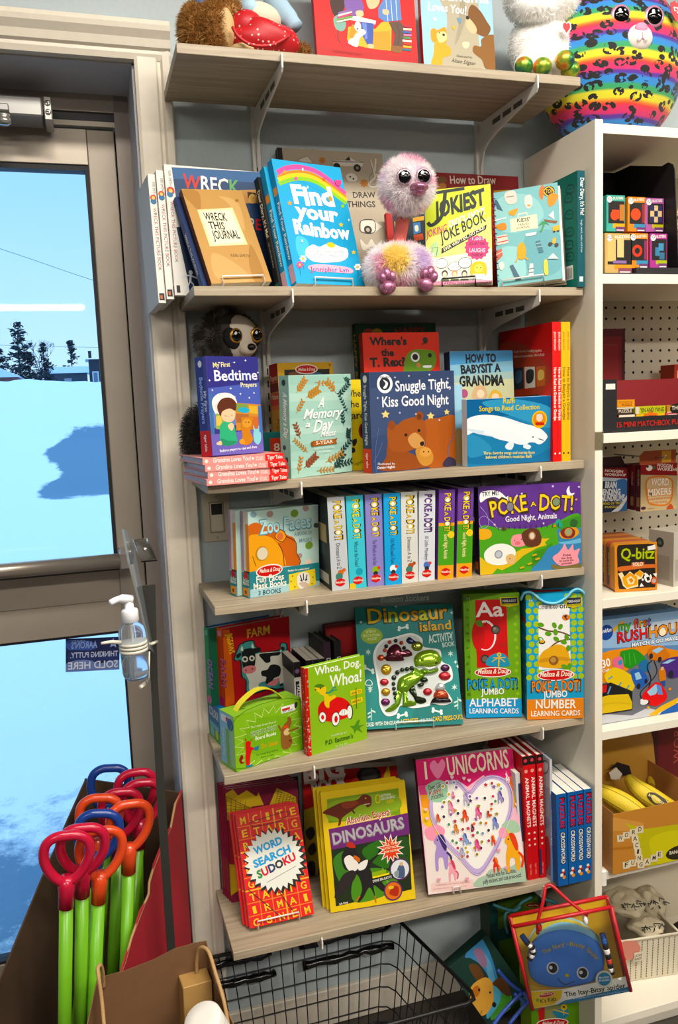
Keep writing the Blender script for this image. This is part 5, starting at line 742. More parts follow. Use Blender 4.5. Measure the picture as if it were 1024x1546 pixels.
pack('activity_book', 'teal Dinosaur Island activity book with shiny balloon stickers', 'book', (.3071,-.1566,.7715,-.185,.392,-.022),(.2158,.0140,.2567), kind='soft', cols=('#14807c', '#0f5c58', '#14807c', '#e6e6da'), art={'F':keep(['r #14807c 0 0 539 642;p #0f7470 304 106 330 117 364 125 401 129 436 129 465 123 488 109 509 87 526 62 536 37 535 18 520 4 511 0 279 0 270 8 264 24 266 46 274 70 287 91',('Balloon Stickers','#cfe6dc',140,664,412,666,65,'b',.06,.25),('Dinosaur','#1d3a1a',55,550,511,559,166,'x',.06),('Dinosaur','#e9c22a #dba81f #c9cf3a',61,554,506,563,156,'b',.06),('island','#1d3a1a',340,494,530,499,107,'x',.06),('island','#dba81f #e9c22a',345,498,526,502,99,'b',.06),('ACTIVITY','#d9efe6',392,432,530,443,85),('BOOK','#d9efe6',464,406,532,412,48),'o #8fae2a 83 486 59 43',('WITH 9','#e9efb8',52,501,106,502,29,'r'),('BALLOON STICKERS','#e9efb8',37,482,128,483,26,'r'),('INSIDE!','#e9efb8',59,462,111,464,26,'r'),'l #d9efe6 9 237 518 278 526;o #d9efe6 236 524 8;o #d9efe6 234 511 8;o #d9efe6 280 533 8;o #d9efe6 280 520 8;l #d9efe6 9 36 320 74 298;o #d9efe6 35 327 8;o #d9efe6 33 314 8;o #d9efe6 76 304 8;o #d9efe6 76 291 8;l #d9efe6 9 196 59 236 67;o #d9efe6 196 66 8;o #d9efe6 194 53 8;o #d9efe6 238 73 8;o #d9efe6 239 61 8;l #d9efe6 9 385 79 424 67;o #d9efe6 384 86 8;o #d9efe6 382 73 8;o #d9efe6 426 73 8;o #d9efe6 426 60 8;p #d9efe6 218 642 215 641 223 637 225 630 229 637 237 640 232 642;s #d9efe6 512 460 11 0 1 10 4 40;p #d9efe6 534 601 530 594 522 591 530 588 532 580 536 587 540 588 540 592 536 593;s #d9efe6 54 196 10 0 1 10 4 40;p #d9efe6 540 309 539 311 535 304 527 301 534 298 537 290 540 295;s #d9efe6 29 562 11 0 1 10 4 40;s #d9efe6 527 324 11 0 1 10 4 40;s #bfe0d4 58 400 18 -1 1 18 6 35;s #bfe0d4 55 209 18 -1 1 18 6 35;s #bfe0d4 504 370 19 -1 2 18 6 35;s #bfe0d4 509 192 19 -1 2 18 6 35;l #bfe0d4 4 50 44 55 107;e #bfe0d4 42 83 10 5 2 -4;e #bfe0d4 66 90 10 -6 -3 -4;e #bfe0d4 42 64 10 5 2 -4;l #bfe0d4 4 516 76 522 140;e #bfe0d4 508 115 11 5 2 -4;p #bfe0d4 540 115 537 115 534 116 531 117 528 119 526 121 524 123 523 125 522 127 523 128 524 130 526 130 529 130 532 129 534 128 537 126 540 124;e #bfe0d4 508 96 11 5 2 -4;m #d9efe6 4 34 229 38 248 54 254 66 243 66 227',('PACKED WITH DINOSAUR','#dff0e6',3,15,200,18,38),('ACTIVITIES','#e0c23a',205,18,300,21,45),('AND FUN','#dff0e6',305,20,371,22,35),('CARD PRESS-OUTS','#e0c23a',376,22,538,25,46),'c #e6e9e6 84 388 132 458 200 472 296 490 354 461 357 417 390 406 449 390 454 331 498 302 502 237 460 214 446 201 480 148 488 116 436 102 371 116 364 103 277 95 212 112 183 69 130 65 101 117 100 194 92 271;c #c9cfcb 98 385 138 447 203 461 295 479 342 453 345 407 389 394 438 382 443 324 484 297 489 240 450 220 432 202 467 146 475 120 438 114 367 126 358 114 278 108 208 122 178 79 134 78 112 119 110 193 103 270'])})
DI = LAST()
b = MB()
puff(b, '#6f9a1c', [(.0810,.0808),(.0897,.0723),(.0876,.0585),(.0802,.0430),(.0651,.0335),(.0508,.0337),(.0532,.0389),(.0636,.0403),(.0736,.0513),(.0775,.0670)], .006)
puff(b, '#6f9a1c', [(.0910,.0763),(.1006,.0718),(.0983,.0579),(.1046,.0520),(.1179,.0509),(.1152,.0427),(.0894,.0425),(.0893,.0544)], .006)
puff(b, '#6f9a1c', [(.1207,.1232),(.1149,.1153),(.0933,.1063),(.0834,.0987),(.0787,.0829),(.0804,.0728),(.0905,.0703),(.0999,.0708),(.1100,.0803),(.1209,.0868),(.1331,.0962),(.1435,.1078),(.1317,.1165)], .01)
puff(b, '#1f2a14', [(.1059,.0815),(.1166,.0850),(.1184,.0688),(.1228,.0596),(.1372,.0578),(.1406,.0497),(.1299,.0453),(.1178,.0489),(.1126,.0611),(.1051,.0715)], .005)
puff(b, '#1f2a14', [(.1302,.0984),(.1429,.1008),(.1475,.0934),(.1399,.0898),(.1317,.0922)], .01)
puff(b, '#2a3a18', [(.1230,.0866),(.1357,.0900),(.1373,.0839),(.1287,.0803)], .01)
puff(b, '#6f9a1c', [(.1339,.1184),(.1418,.1124),(.1543,.1113),(.1694,.1167),(.1725,.1186),(.1711,.1121),(.1602,.1080),(.1413,.1069),(.1312,.1105)], .01)
puff(b, '#d9dcd0', [(.1355,.1245),(.1508,.1196),(.1700,.1238),(.1700,.1187),(.1544,.1134),(.1420,.1150)], .0095)
puff(b, '#86ac24', [(.1202,.1293),(.1201,.1415),(.1305,.1533),(.1521,.1595),(.1707,.1555),(.1802,.1427),(.1802,.1314),(.1723,.1257),(.1594,.1223),(.1426,.1221),(.1303,.1247),(.1239,.1230)], .0125)
puff(b, '#15200c', [(.1386,.1366),(.1370,.1343),(.1343,.1345),(.1332,.1368),(.1347,.1390),(.1374,.1389)], .0135)
puff(b, '#15200c', [(.1637,.1404),(.1622,.1382),(.1594,.1383),(.1583,.1407),(.1598,.1429),(.1626,.1428)], .0135)
puff(b, '#15200c', [(.1713,.1288),(.1689,.1272),(.1643,.1274),(.1621,.1293),(.1646,.1309),(.1692,.1307)], .0125)
tag(b.build('balloon_sticker', DI), 'shiny green tyrannosaurus balloon sticker')
b = MB()
puff(b, '#2a3526', [(.0879,.1136),(.0848,.1092),(.0795,.1095),(.0771,.1142),(.0802,.1186),(.0855,.1183)], .01)
puff(b, '#2a3526', [(.0983,.1188),(.0955,.1147),(.0905,.1150),(.0883,.1193),(.0911,.1234),(.0961,.1231)], .01)
puff(b, '#2a3526', [(.1088,.1197),(.1059,.1156),(.1010,.1159),(.0988,.1202),(.1016,.1243),(.1066,.1240)], .01)
puff(b, '#2a3526', [(.1191,.1212),(.1163,.1171),(.1113,.1174),(.1091,.1217),(.1120,.1258),(.1170,.1255)], .01)
puff(b, '#2a3526', [(.0802,.1029),(.0770,.0982),(.0712,.0985),(.0687,.1035),(.0719,.1082),(.0777,.1079)], .006)
puff(b, '#2a3526', [(.0772,.0906),(.0747,.0869),(.0701,.0871),(.0681,.0911),(.0707,.0948),(.0752,.0945)], .006)
puff(b, '#2a3526', [(.0773,.0806),(.0747,.0769),(.0702,.0771),(.0682,.0810),(.0708,.0847),(.0753,.0845)], .006)
puff(b, '#2a3526', [(.0782,.0705),(.0756,.0669),(.0711,.0671),(.0691,.0710),(.0717,.0747),(.0762,.0744)], .006)
puff(b, '#2a3526', [(.0787,.0613),(.0764,.0580),(.0723,.0582),(.0705,.0618),(.0728,.0651),(.0769,.0649)], .006)
tag(b.build('balloon_sticker', DI), 'dark dorsal spikes of the green balloon dinosaur')
b = MB()
puff(b, '#c2502a', [(.0578,.1462),(.0533,.1404),(.0450,.1408),(.0413,.1470),(.0458,.1528),(.0541,.1524)], .007)
puff(b, '#5a1f2c', [(.0505,.1449),(.0613,.1505),(.0629,.1586),(.0710,.1695),(.0840,.1751),(.0939,.1674),(.0973,.1570),(.1082,.1626),(.1180,.1539),(.1175,.1478),(.1089,.1452),(.0984,.1446),(.0979,.1375),(.0645,.1381),(.0586,.1421)], .009)
puff(b, '#c2402a', [(.0752,.1786),(.0727,.1748),(.0681,.1750),(.0661,.1790),(.0686,.1828),(.0732,.1826)], .008)
puff(b, '#1d2024', [(.0886,.1810),(.0860,.1772),(.0815,.1775),(.0794,.1815),(.0820,.1853),(.0866,.1851)], .008)
puff(b, '#c2402a', [(.1008,.1757),(.0982,.1719),(.0936,.1721),(.0916,.1762),(.0942,.1800),(.0988,.1798)], .008)
puff(b, '#1d2024', [(.0673,.1703),(.0647,.1665),(.0602,.1667),(.0581,.1707),(.0607,.1745),(.0653,.1743)], .008)
puff(b, '#1d2024', [(.1056,.1648),(.1030,.1610),(.0984,.1612),(.0965,.1652),(.0991,.1690),(.1037,.1688)], .008)
puff(b, '#c2402a', [(.0636,.1617),(.0610,.1579),(.0564,.1581),(.0544,.1621),(.0570,.1659),(.0615,.1657)], .008)
tag(b.build('balloon_sticker', DI), 'shiny purple spiky dinosaur balloon sticker')
b = MB()
puff(b, '#b8482a', [(.1558,.0579),(.1638,.0725),(.1821,.0715),(.1894,.0561),(.1742,.0539)], .01)
puff(b, '#201c20', [(.1492,.0488),(.1579,.0577),(.1743,.0549),(.1849,.0569),(.1936,.0499),(.1901,.0457),(.1528,.0466)], .008)
puff(b, '#c9ccd0', [(.1602,.0747),(.1667,.0864),(.1732,.0885),(.1815,.0836),(.1826,.0731),(.1715,.0701)], .011)
tag(b.build('balloon_sticker', DI), 'shiny volcano balloon sticker')
b = MB()
puff(b, '#c29a1e', [(.0712,.1206),(.0644,.1107),(.0524,.1113),(.0472,.1218),(.0539,.1316),(.0659,.1310)], .007)
tag(b.build('balloon_sticker', DI), 'round gold balloon sticker')
b = MB()
puff(b, '#b82432', [(.0630,.0947),(.0576,.0884),(.0478,.0889),(.0433,.0958),(.0487,.1021),(.0586,.1016)], .007)
tag(b.build('balloon_sticker', DI), 'red lips shaped balloon sticker')
b = MB()
puff(b, '#b58a20', [(.0651,.0744),(.0594,.0674),(.0491,.0680),(.0445,.0755),(.0502,.0825),(.0605,.0819)], .007)
tag(b.build('balloon_sticker', DI), 'small gold balloon sticker')
b = MB()
puff(b, '#6a2a5a', [(.0629,.0534),(.0573,.0469),(.0471,.0474),(.0424,.0545),(.0480,.0611),(.0583,.0605)], .007)
tag(b.build('balloon_sticker', DI), 'purple striped balloon sticker')
b = MB()
puff(b, '#7f8a24', [(.1430,.1667),(.1357,.1573),(.1227,.1579),(.1170,.1680),(.1243,.1774),(.1373,.1768)], .007)
tag(b.build('balloon_sticker', DI), 'green hatchling balloon sticker')
b = MB()
puff(b, '#2a2f52', [(.1065,.1812),(.1144,.1881),(.1244,.1804),(.1312,.1743),(.1216,.1723),(.1112,.1738)], .007)
tag(b.build('balloon_sticker', DI), 'dark blue baby dinosaur balloon sticker')
b = MB()
puff(b, '#b8242f', [(.1982,.1006),(.1905,.0929),(.1768,.0936),(.1706,.1020),(.1782,.1097),(.1920,.1090)], .007)
tag(b.build('balloon_sticker', DI), 'red baby dinosaur balloon sticker')
b = MB()
puff(b, '#4a244a', [(.1972,.1177),(.1914,.1110),(.1809,.1115),(.1763,.1188),(.1822,.1255),(.1927,.1250)], .007)
tag(b.build('balloon_sticker', DI), 'purple hatchling balloon sticker')
b = MB()
puff(b, '#b82432', [(.1548,.0699),(.1490,.0633),(.1387,.0638),(.1341,.0710),(.1399,.0777),(.1502,.0771)], .007)
tag(b.build('balloon_sticker', DI), 'small red balloon sticker')
pack('card_set', 'green jumbo alphabet cards box with a red apple card', 'toy box', (.5417,-.1644,.7647,-.345,.050,.001),(.1190,.0500,.2708), cols=('#74a52c', '#5a8420', '#74a52c'), art={'F':keep(['r #74a52c 0 0 298 677;r #2f97cf 0 0 298 100;r #5f9424 0 102 30 677;g #8fb93a 10 1 13 17 128 0 42 6;g #8fb93a 10 1 13 279 128 0 42 -6;p #c41f26 63 643 229 644 232 280 64 274',('Aa','#f4f0ea',68,552,212,554,154),'o #f4e9e6 113 450 58 83;o #d8282c 113 447 48 74;o #c41f26 75 451 34 83;p #c41f26 60 537 86 536 86 349 63 349;l #4a2a14 5 112 502 122 524;c #4f8a2a 64 530 94 529 98 498 70 507;o #3a2d28 168 480 25;o #6a5f58 168 480 17;o #9a918a 163 486 7;o #3a2d28 108 322 24;o #6a5f58 108 322 16',('apple','#8a3a2a',182,392,229,392,30,'r'),'c #2f8fb0 117 286 131 334 177 353 216 343 232 312 232 280;l #d9b83a 7 179 279 183 333;o #d9b83a 184 344 12;o #2f8fb0 184 344 5;k #d9b83a 5 143 304 180 326 215 302;l #d9b83a 4 150 327 216 328;o #f3ece0 148 249 98 28;o #c4161c 148 249 93 23',('Melissa & Doug','#f6ead8',66,242,231,242,51,'b',0,.2),('POKE A DOT!','#15324a',8,154,281,156,114,'x',.12),('POKE A DOT!','#2f97cf',12,158,278,160,100,'b',.12),('JUMBO','#f2f4ec',86,126,207,128,65),('ALPHABET','#f2f6f8',19,64,277,61,86),('LEARNING CARDS','#f2f6f8',16,26,281,20,54),'p #d9cf3a 193 655 292 656 294 613 244 601 197 610;p #232a3a 201 650 286 651 286 621 203 620',('POKE-A-DOT','#e9e6da',208,628,281,629,24),('PEDIATRICS','#5a4a12',202,612,286,614,14),('3-6','#d9e0b0',16,647,37,648,24)])})
pack('card_set', 'blue jumbo number cards box with an orange band and a cord', 'toy box', (.6566,-.2221,.7638,-.285,.030,-.007),(.1213,.0550,.2726), cols=('#1f9ac4', '#1c86aa', '#1f9ac4'), art={'F':keep(['r #1f9ac4 0 0 303 681;r #e0861c 0 0 303 111;g #a3bf2a 16 2 13 13 231 41 36 15;g #a3bf2a 16 3 13 218 231 36 36 -6;p #f1efe9 65 621 228 621 235 277 65 270',('Count to','#3a3a3a',62,598,169,599,58,'r'),('one','#17181a',177,599,236,600,58),'o #d97a1c 210 550 21 17;o #23201a 210 557 6;l #23201a 5 199 561 218 537;e #dfe3e6 197 569 7 -6 -3 -4;k #6a4a2a 8 64 502 116 481 181 472 233 450;k #6a4a2a 8 233 433 168 420 116 382 70 343;c #e0a81f 69 290 76 356 116 388 168 406 213 384 230 324 226 278;c #c9921a 76 330 154 340 226 331 226 314 154 320 76 310;o #8a5a2c 144 320 26;o #b98a4c 141 323 15;e #5f9a2a 78 515 16 -6 -4 -11;e #5f9a2a 149 510 8 -15 -10 -6;e #5f9a2a 181 501 -8 -14 -10 6;e #5f9a2a 116 466 17 -4 -2 -12;e #5f9a2a 155 473 3 -17 -12 -2;e #5f9a2a 158 436 14 -9 -6 -10;e #5f9a2a 214 442 8 -15 -10 -6;e #5f9a2a 198 418 16 -6 -4 -11;e #5f9a2a 222 384 0 -17 -12 0;e #5f9a2a 77 436 13 -12 -8 -9;e #5f9a2a 200 285 15 -9 -6 -10;e #5f9a2a 226 287 -8 -15 -10 6;o #23201a 83 422 17 10;o #e0a81f 83 425 13 8;e #dfe3e6 77 438 7 -6 -4 -4;o #f3ece0 154 241 100 32;o #c4161c 154 241 94 27',('Melissa & Doug','#f6ead8',68,234,240,233,56,'b',0,.2),('POKE A DOT!','#5a2a0a',19,150,290,148,124,'x',.12),('POKE A DOT!','#e0861c',23,154,286,152,110,'b',.12),('JUMBO','#f4f4f0',90,119,216,120,70),('NUMBER','#fbf2e2',42,62,260,57,92),('LEARNING CARDS','#fbf2e2',18,20,284,16,56),'p #c8b83a 208 653 296 658 296 611 252 599 210 610;p #232a3a 214 653 289 656 288 622 214 619',('POKE-A-DOT','#e9e6da',218,629,286,631,24),('PEDIATRICS','#5a4a12',216,611,288,612,13),('3-6','#d9eef4',14,642,34,642,24)]),
 'L':['r #1c86aa 0 0 138 681;g #c9bf9a 11 3 8 27 34 41 79 0;g #3a4a2a 11 3 8 27 73 41 79 0;r #b8402a 14 518 124 545'],
 'T':['r #1c86aa 0 0 303 138;r #8a2a2a 45 41 212 96']})
b = MB(); b.tube(smooth_open([(-.0090,.0070,.2592),(-.0047,-.0050,.2759),(.0108,-.0050,.2764),(.0263,-.0050,.2632),(.0417,-.0050,.2543),(.0625,-.0050,.2525),(.0833,-.0050,.2634),(.0963,-.0050,.2766),(.1093,-.0050,.2803),(.1207,-.0050,.2715),(.1196,.0070,.2579)], 5), .0028, mat('#6cc4e0', .6, bump=.6, bscale=900), 8); b.build('cord_handle', LAST())
pack('puzzle_book', 'purple puzzle book with yellow grids, front of its row', 'book', (.0227,-.0855,.4047,-.056,.170,-.021),(.1564,.0060,.2384), kind='soft', cols=('#8a1a3c', '#a8202a', '#8a1a3c'), art={'F':keep(['r #8a1a3c 0 0 391 596;p #7a1236 0 555 0 596 390 596 363 129 0 182;p #a8242a 4 440 205 448 212 151 7 180;p #c8a81f 0 574 40 593 77 538 138 490 119 458 31 419 0 437;p #d9b92a 38 542 114 578 164 538 176 559 202 488 115 488;p #d9b92a 276 570 379 511 380 471 265 474 233 487;p #c8a81f 0 202 42 192 58 66 0 36;p #d9b92a 7 180 58 184 55 61 9 46;l #3a2a10 2 287 557 259 477;l #3a2a10 2 270 554 379 511;l #3a2a10 2 303 548 278 477;l #3a2a10 2 271 541 378 504;l #3a2a10 2 319 539 297 477;l #3a2a10 2 273 528 378 498;l #3a2a10 2 335 530 316 477;l #3a2a10 2 274 515 378 491;l #3a2a10 2 351 522 334 476;l #3a2a10 2 276 502 377 484;l #3a2a10 2 367 513 353 476;l #3a2a10 2 278 490 377 477;l #3a2a10 2 4 558 0 440;l #3a2a10 2 0 559 132 480;l #3a2a10 2 29 548 21 443;l #3a2a10 2 0 536 132 478;l #3a2a10 2 53 538 44 446;l #3a2a10 2 0 514 132 475;l #3a2a10 2 78 528 67 448;l #3a2a10 2 0 492 131 473;l #3a2a10 2 103 518 90 451;l #3a2a10 2 0 469 131 470']),
 'L':['r #8a1830 0 0 15 596;r #c8a81f 0 179 15 215;r #d9b92a 0 48 15 179;r #c23a2a 0 298 15 584']})
pack('puzzle_book', 'second purple puzzle book from the front of its row', 'book', (.0197,-.0775,.4055,-.056,.170,-.021),(.1564,.0060,.2384), kind='soft', cols=('#8a1a3c', '#a8202a', '#8a1a3c'), group='purple grid puzzle books', art={'L':['r #8a1830 0 0 15 596;r #c8a81f 0 179 15 215;r #d9b92a 0 48 15 179;r #c23a2a 0 298 15 584']})
pack('puzzle_book', 'third purple puzzle book from the front of its row', 'book', (.0167,-.0696,.4063,-.056,.170,-.021),(.1564,.0060,.2384), kind='soft', cols=('#8a1a3c', '#a8202a', '#8a1a3c'), group='purple grid puzzle books', art={'L':['r #8a1830 0 0 15 596;r #c8a81f 0 179 15 215;r #d9b92a 0 48 15 179;r #c23a2a 0 298 15 584']})
pack('puzzle_book', 'fourth purple puzzle book from the front of its row', 'book', (.0137,-.0617,.4070,-.056,.170,-.021),(.1564,.0060,.2384), kind='soft', cols=('#8a1a3c', '#a8202a', '#8a1a3c'), group='purple grid puzzle books', art={'L':['r #8a1830 0 0 15 596;r #c8a81f 0 179 15 215;r #d9b92a 0 48 15 179;r #c23a2a 0 298 15 584']})
pack('puzzle_book', 'rearmost purple puzzle book of its row', 'book', (.0107,-.0538,.4078,-.056,.170,-.021),(.1564,.0060,.2384), kind='soft', cols=('#8a1a3c', '#a8202a', '#8a1a3c'), group='purple grid puzzle books', art={'L':['r #8a1830 0 0 15 596;r #c8a81f 0 179 15 215;r #d9b92a 0 48 15 179;r #c23a2a 0 298 15 584']})
pack('puzzle_book', 'black spiral edged book standing behind the puzzle books', 'book', (.0960,-.0378,.3984,-.056,.170,-.021),(.0969,.0120,.2289), kind='soft', cols=('#1d1d1f', '#151516', '#1d1d1f'))
pack('activity_book', 'big red book with white BIG BOOK letters behind the dinosaurs books', 'book', (.1973,-.0450,.4055,-.189,.060,-.017),(.2134,.0300,.2379), kind='soft', cols=('#a8181c', '#5a1012', '#a8181c'), art={'F':keep(['r #a8181c 0 0 533 595;c #c23a24 266 516 364 570 471 513 481 426 288 428;p #c9a81f 479 595 487 595 495 512 434 491;p #a89418 4 0 0 145 0 378 101 405 89 0;p #141414 442 546 440 532 431 519 418 509 400 502 381 499 362 501 342 506 326 515 313 527 305 541 303 556 306 570 315 582 328 593 334 595 404 595 420 586 432 574 440 560;o #3a3a3a 373 554 48 34',('BIG','#e6e2da',6,528,243,556,204,'x',.15),('BOOK','#e6e2da',55,452,256,492,151,'x',.15),'c #14120e 7 254 44 281 60 237 29 203;c #14120e 16 155 52 188 63 138 32 116;p #14120e 7 69 13 76 22 82 32 84 42 83 49 78 53 68 55 51 56 33 55 16 53 4 50 0 14 0 12 5 8 22 6 40 5 57;p #14120e 72 39 75 51 79 60 84 66 88 67 90 62 92 49 92 28 91 4 91 0 68 0 70 22'])})
pack('puzzle_book', 'front red Word Search Sudoku book on a white wire stand', 'book', (.0418,-.2004,.4134,.005,.450,.007),(.1334,.0110,.2178), kind='soft', cols=('#d8281a', '#d7a0a0', '#d8281a', '#e0c8c4'), art={'F':keep(['r #d8281a 0 0 334 544;l #e98a2a 4 65 543 66 0;l #e98a2a 4 131 542 132 0;l #f0b42a 8 197 542 199 0;l #e98a2a 4 264 542 267 0;l #e98a2a 4 0 480 332 479;l #e98a2a 4 0 418 333 418;l #f0b42a 8 0 356 333 356;l #e98a2a 4 0 294 333 296;l #e98a2a 4 0 233 334 236;l #f0b42a 7 0 172 334 176;l #e98a2a 4 0 113 334 116;l #e98a2a 4 0 53 334 58',('M','#f3c43a',18,490,51,492,71),('C','#f3c43a',84,489,116,492,71),('I','#f3c43a',150,489,183,492,72),('T','#f3c43a',216,489,250,492,72),('E','#f3c43a',284,489,318,492,72),('E','#f3c43a',18,427,51,430,70),('T','#f3c43a',84,427,116,430,70),('A','#f3c43a',150,427,183,430,71),('R','#f3c43a',216,427,250,430,72),('G','#f3c43a',284,427,318,430,72),('R','#f3c43a',18,365,51,368,70),('A','#f3c43a',284,366,318,368,71),('A','#f3c43a',18,303,51,306,69),('P','#f3c43a',284,304,318,308,70),('N','#f3c43a',18,242,51,246,68),('E','#f3c43a',284,244,318,247,70),('G','#f3c43a',18,182,51,185,68),('R','#f3c43a',217,184,251,187,69),('C','#f3c43a',285,184,319,188,69),('T','#f3c43a',19,122,52,125,67),('A','#f3c43a',84,122,118,126,68),('L','#f3c43a',151,123,184,126,68),('T','#f3c43a',218,124,251,127,68),('G','#f3c43a',285,125,319,128,68),('I','#f3c43a',19,62,52,66,66),('R','#f3c43a',84,63,118,66,67),('M','#f3c43a',151,64,184,68,67),('A','#f3c43a',218,65,252,68,68),('I','#f3c43a',286,66,320,69,68),('C','#f3c43a',19,4,52,7,66),('G','#f3c43a',85,4,118,8,66),('N','#f3c43a',151,5,184,9,66),('E','#f3c43a',218,6,252,10,67),('M','#f3c43a',286,7,320,11,68),'p #16120e 199 448 179 425 161 452 147 424 124 446 117 416 89 434 89 402 58 413 66 382 33 386 48 358 16 355 36 330 6 320 32 299 5 283 34 268 12 246 44 238 27 212 60 211 50 181 82 187 79 156 108 168 113 137 138 156 150 126 170 150 188 123 202 150 226 128 232 158 260 141 260 172 291 161 284 192 316 188 302 217 334 220 313 245 334 252 334 262 318 275 334 285 334 297 315 306 334 324 334 329 306 336 322 362 289 364 299 393 268 387 270 418 241 406 236 437 211 419;s #e6e6dc 168 292 155 -30 23 149 28 84',('WORD','#2f9ad0',74,334,225,364,70,'x'),('SEARCH','#2f9ad0',62,273,263,315,70,'x'),('SUDOKU','#2f8a3a #c8203a #1d2a6a #2a2a2a #c8203a #c8203a',75,219,284,273,73,'x'),'l #3a3a34 2 113 193 276 242;k #2a120e 3 63 491 127 501 267 513 273 494 203 471 89 471 63 491;l #2a120e 3 14 181 176 7;l #2a120e 3 169 140 230 31'])})
pack('puzzle_book', 'middle Word Search Sudoku book of three on the wire stand', 'book', (.0368,-.1879,.4107,.005,.450,.007),(.1334,.0110,.2178), kind='soft', cols=('#d8281a', '#d0605a', '#d8281a', '#e0c8c4'), art={'F':['r #d8281a 0 0 334 544;r #e98a2a 0 163 334 169;r #e98a2a 0 327 334 332']})
pack('puzzle_book', 'rear Word Search Sudoku book of three on the wire stand', 'book', (.0317,-.1754,.4079,.005,.450,.007),(.1334,.0110,.2178), kind='soft', cols=('#d8281a', '#d0605a', '#d8281a', '#e0c8c4'), art={'F':['r #d8281a 0 0 334 544;r #e98a2a 0 163 334 169;r #e98a2a 0 327 334 332']})
pack('reference_book', 'front yellow framed Absolute Expert Dinosaurs book', 'book', (.2112,-.1959,.4060,-.105,.207,.013),(.1830,.0110,.2448), kind='hard', cols=('#e3c41c', '#c9a814', '#e3c41c', '#e6dfca'), art={'F':keep(['r #e3c41c 0 0 457 612;p #7a9a2a 32 572 419 578 417 440 30 450;c #8fae3a 41 547 179 561 387 555 402 464 55 458;p #1d2a14 31 314 453 335 440 50 30 28;c #3f7a2a 38 264 131 294 142 162 70 129;c #2f6a1c 200 294 318 321 327 177 218 237;c #4f8a2a 142 162 259 188 368 127 314 48 130 34;c #254a1a 363 304 446 314 436 161 377 214;l #6fae3a 4 70 129 152 269;l #6fae3a 6 245 48 214 194;l #7fae4a 7 336 34 293 182;c #6a2a1a 3 508 62 533 120 547 190 548 226 571 265 555 265 514 243 502 227 519 198 516 162 497 126 480 101 462 93 436 78 430 84 464 46 486;c #8a3f24 109 543 178 545 199 531 163 514 118 514;o #e0b02a 238 550 4;l #f0e6d0 3 227 519 258 519;l #4a1c12 8 162 497 172 480;p #6a2a6e 27 420 458 443 458 334 31 314',('Absolute Expert','#f4f0e2',123,428,362,445,72,'x',.06),('Absolute Expert','#b8452a',126,430,360,448,66,'b',.06),('DINOSAURS','#8a8688',42,337,433,368,113,'x'),('DINOSAURS','#b5b0b4',42,340,434,372,109),'l #e3c41c 4 294 554 291 526;m #f0d84a 4 294 554 312 554 312 523 293 521',('NATIONAL','#f4f2e0',318,544,377,547,24),('GEOGRAPHIC','#f4f2e0',319,528,397,531,24),('KIDS','#f0d84a',348,509,389,511,28),'c #1d1a1a 84 279 122 317 156 310 176 254 187 220 265 252 285 282 289 260 225 192 296 94 287 63 239 103 244 37 216 96 176 48 146 31 175 91 164 158 132 185 90 213;c #efeae2 94 256 129 272 170 217 144 188 111 201;c #b8362a 111 324 124 340 146 335 161 309 133 310;c #c8642a 152 269 178 248 171 231 144 254;o #1a1412 132 280 6;c #2a2222 26 72 74 172 134 196 147 161 91 104;l #c86a2a 7 240 49 242 14;l #c86a2a 7 161 61 136 38;c #efeae2 170 222 218 237 202 196 167 190;s #f3ede0 346 273 76 -11 8 78 13 55;s #d8481c 346 273 62 -9 6 65 13 55',('ALL THE','#f6e2c0',313,291,385,294,26),('LATEST FACTS','#f6e2c0',309,274,388,276,22),('FROM THE FIELD','#f6e2c0',309,256,386,258,20),'o #5a2a5e 386 163 56;o #dfe3e6 386 163 49;c #4a5a7a 363 128 380 180 403 182 412 153 402 116;o #d9b08a 396 189 10;c #8a9a9a 354 151 378 158 374 126 357 129;o #5a2a5e 339 60 50;o #d8701c 339 60 43;c #a8321c 317 48 341 82 369 72 359 30;o #e0c24a 329 78 16 8;p #8fae1c 234 169 310 174 311 156 235 147;p #f1d94a 235 147 327 155 326 146 236 138;p #17181a 231 135 345 146 345 124 231 111',('STEVE BRUSATTE','#f0ece2',235,117,338,127,24),('Lela Nargi','#f0ece2',48,34,94,36,19)])})
pack('reference_book', 'middle copy of the three yellow framed dinosaurs books', 'book', (.2065,-.1831,.4048,-.105,.207,.013),(.1830,.0110,.2448), kind='hard', cols=('#e3c41c', '#c9a814', '#e3c41c', '#e6dfca'))
pack('reference_book', 'rear copy of the three yellow framed dinosaurs books', 'book', (.2018,-.1703,.4037,-.105,.207,.013),(.1830,.0110,.2448), kind='hard', cols=('#e3c41c', '#c9a814', '#e3c41c', '#e6dfca'))
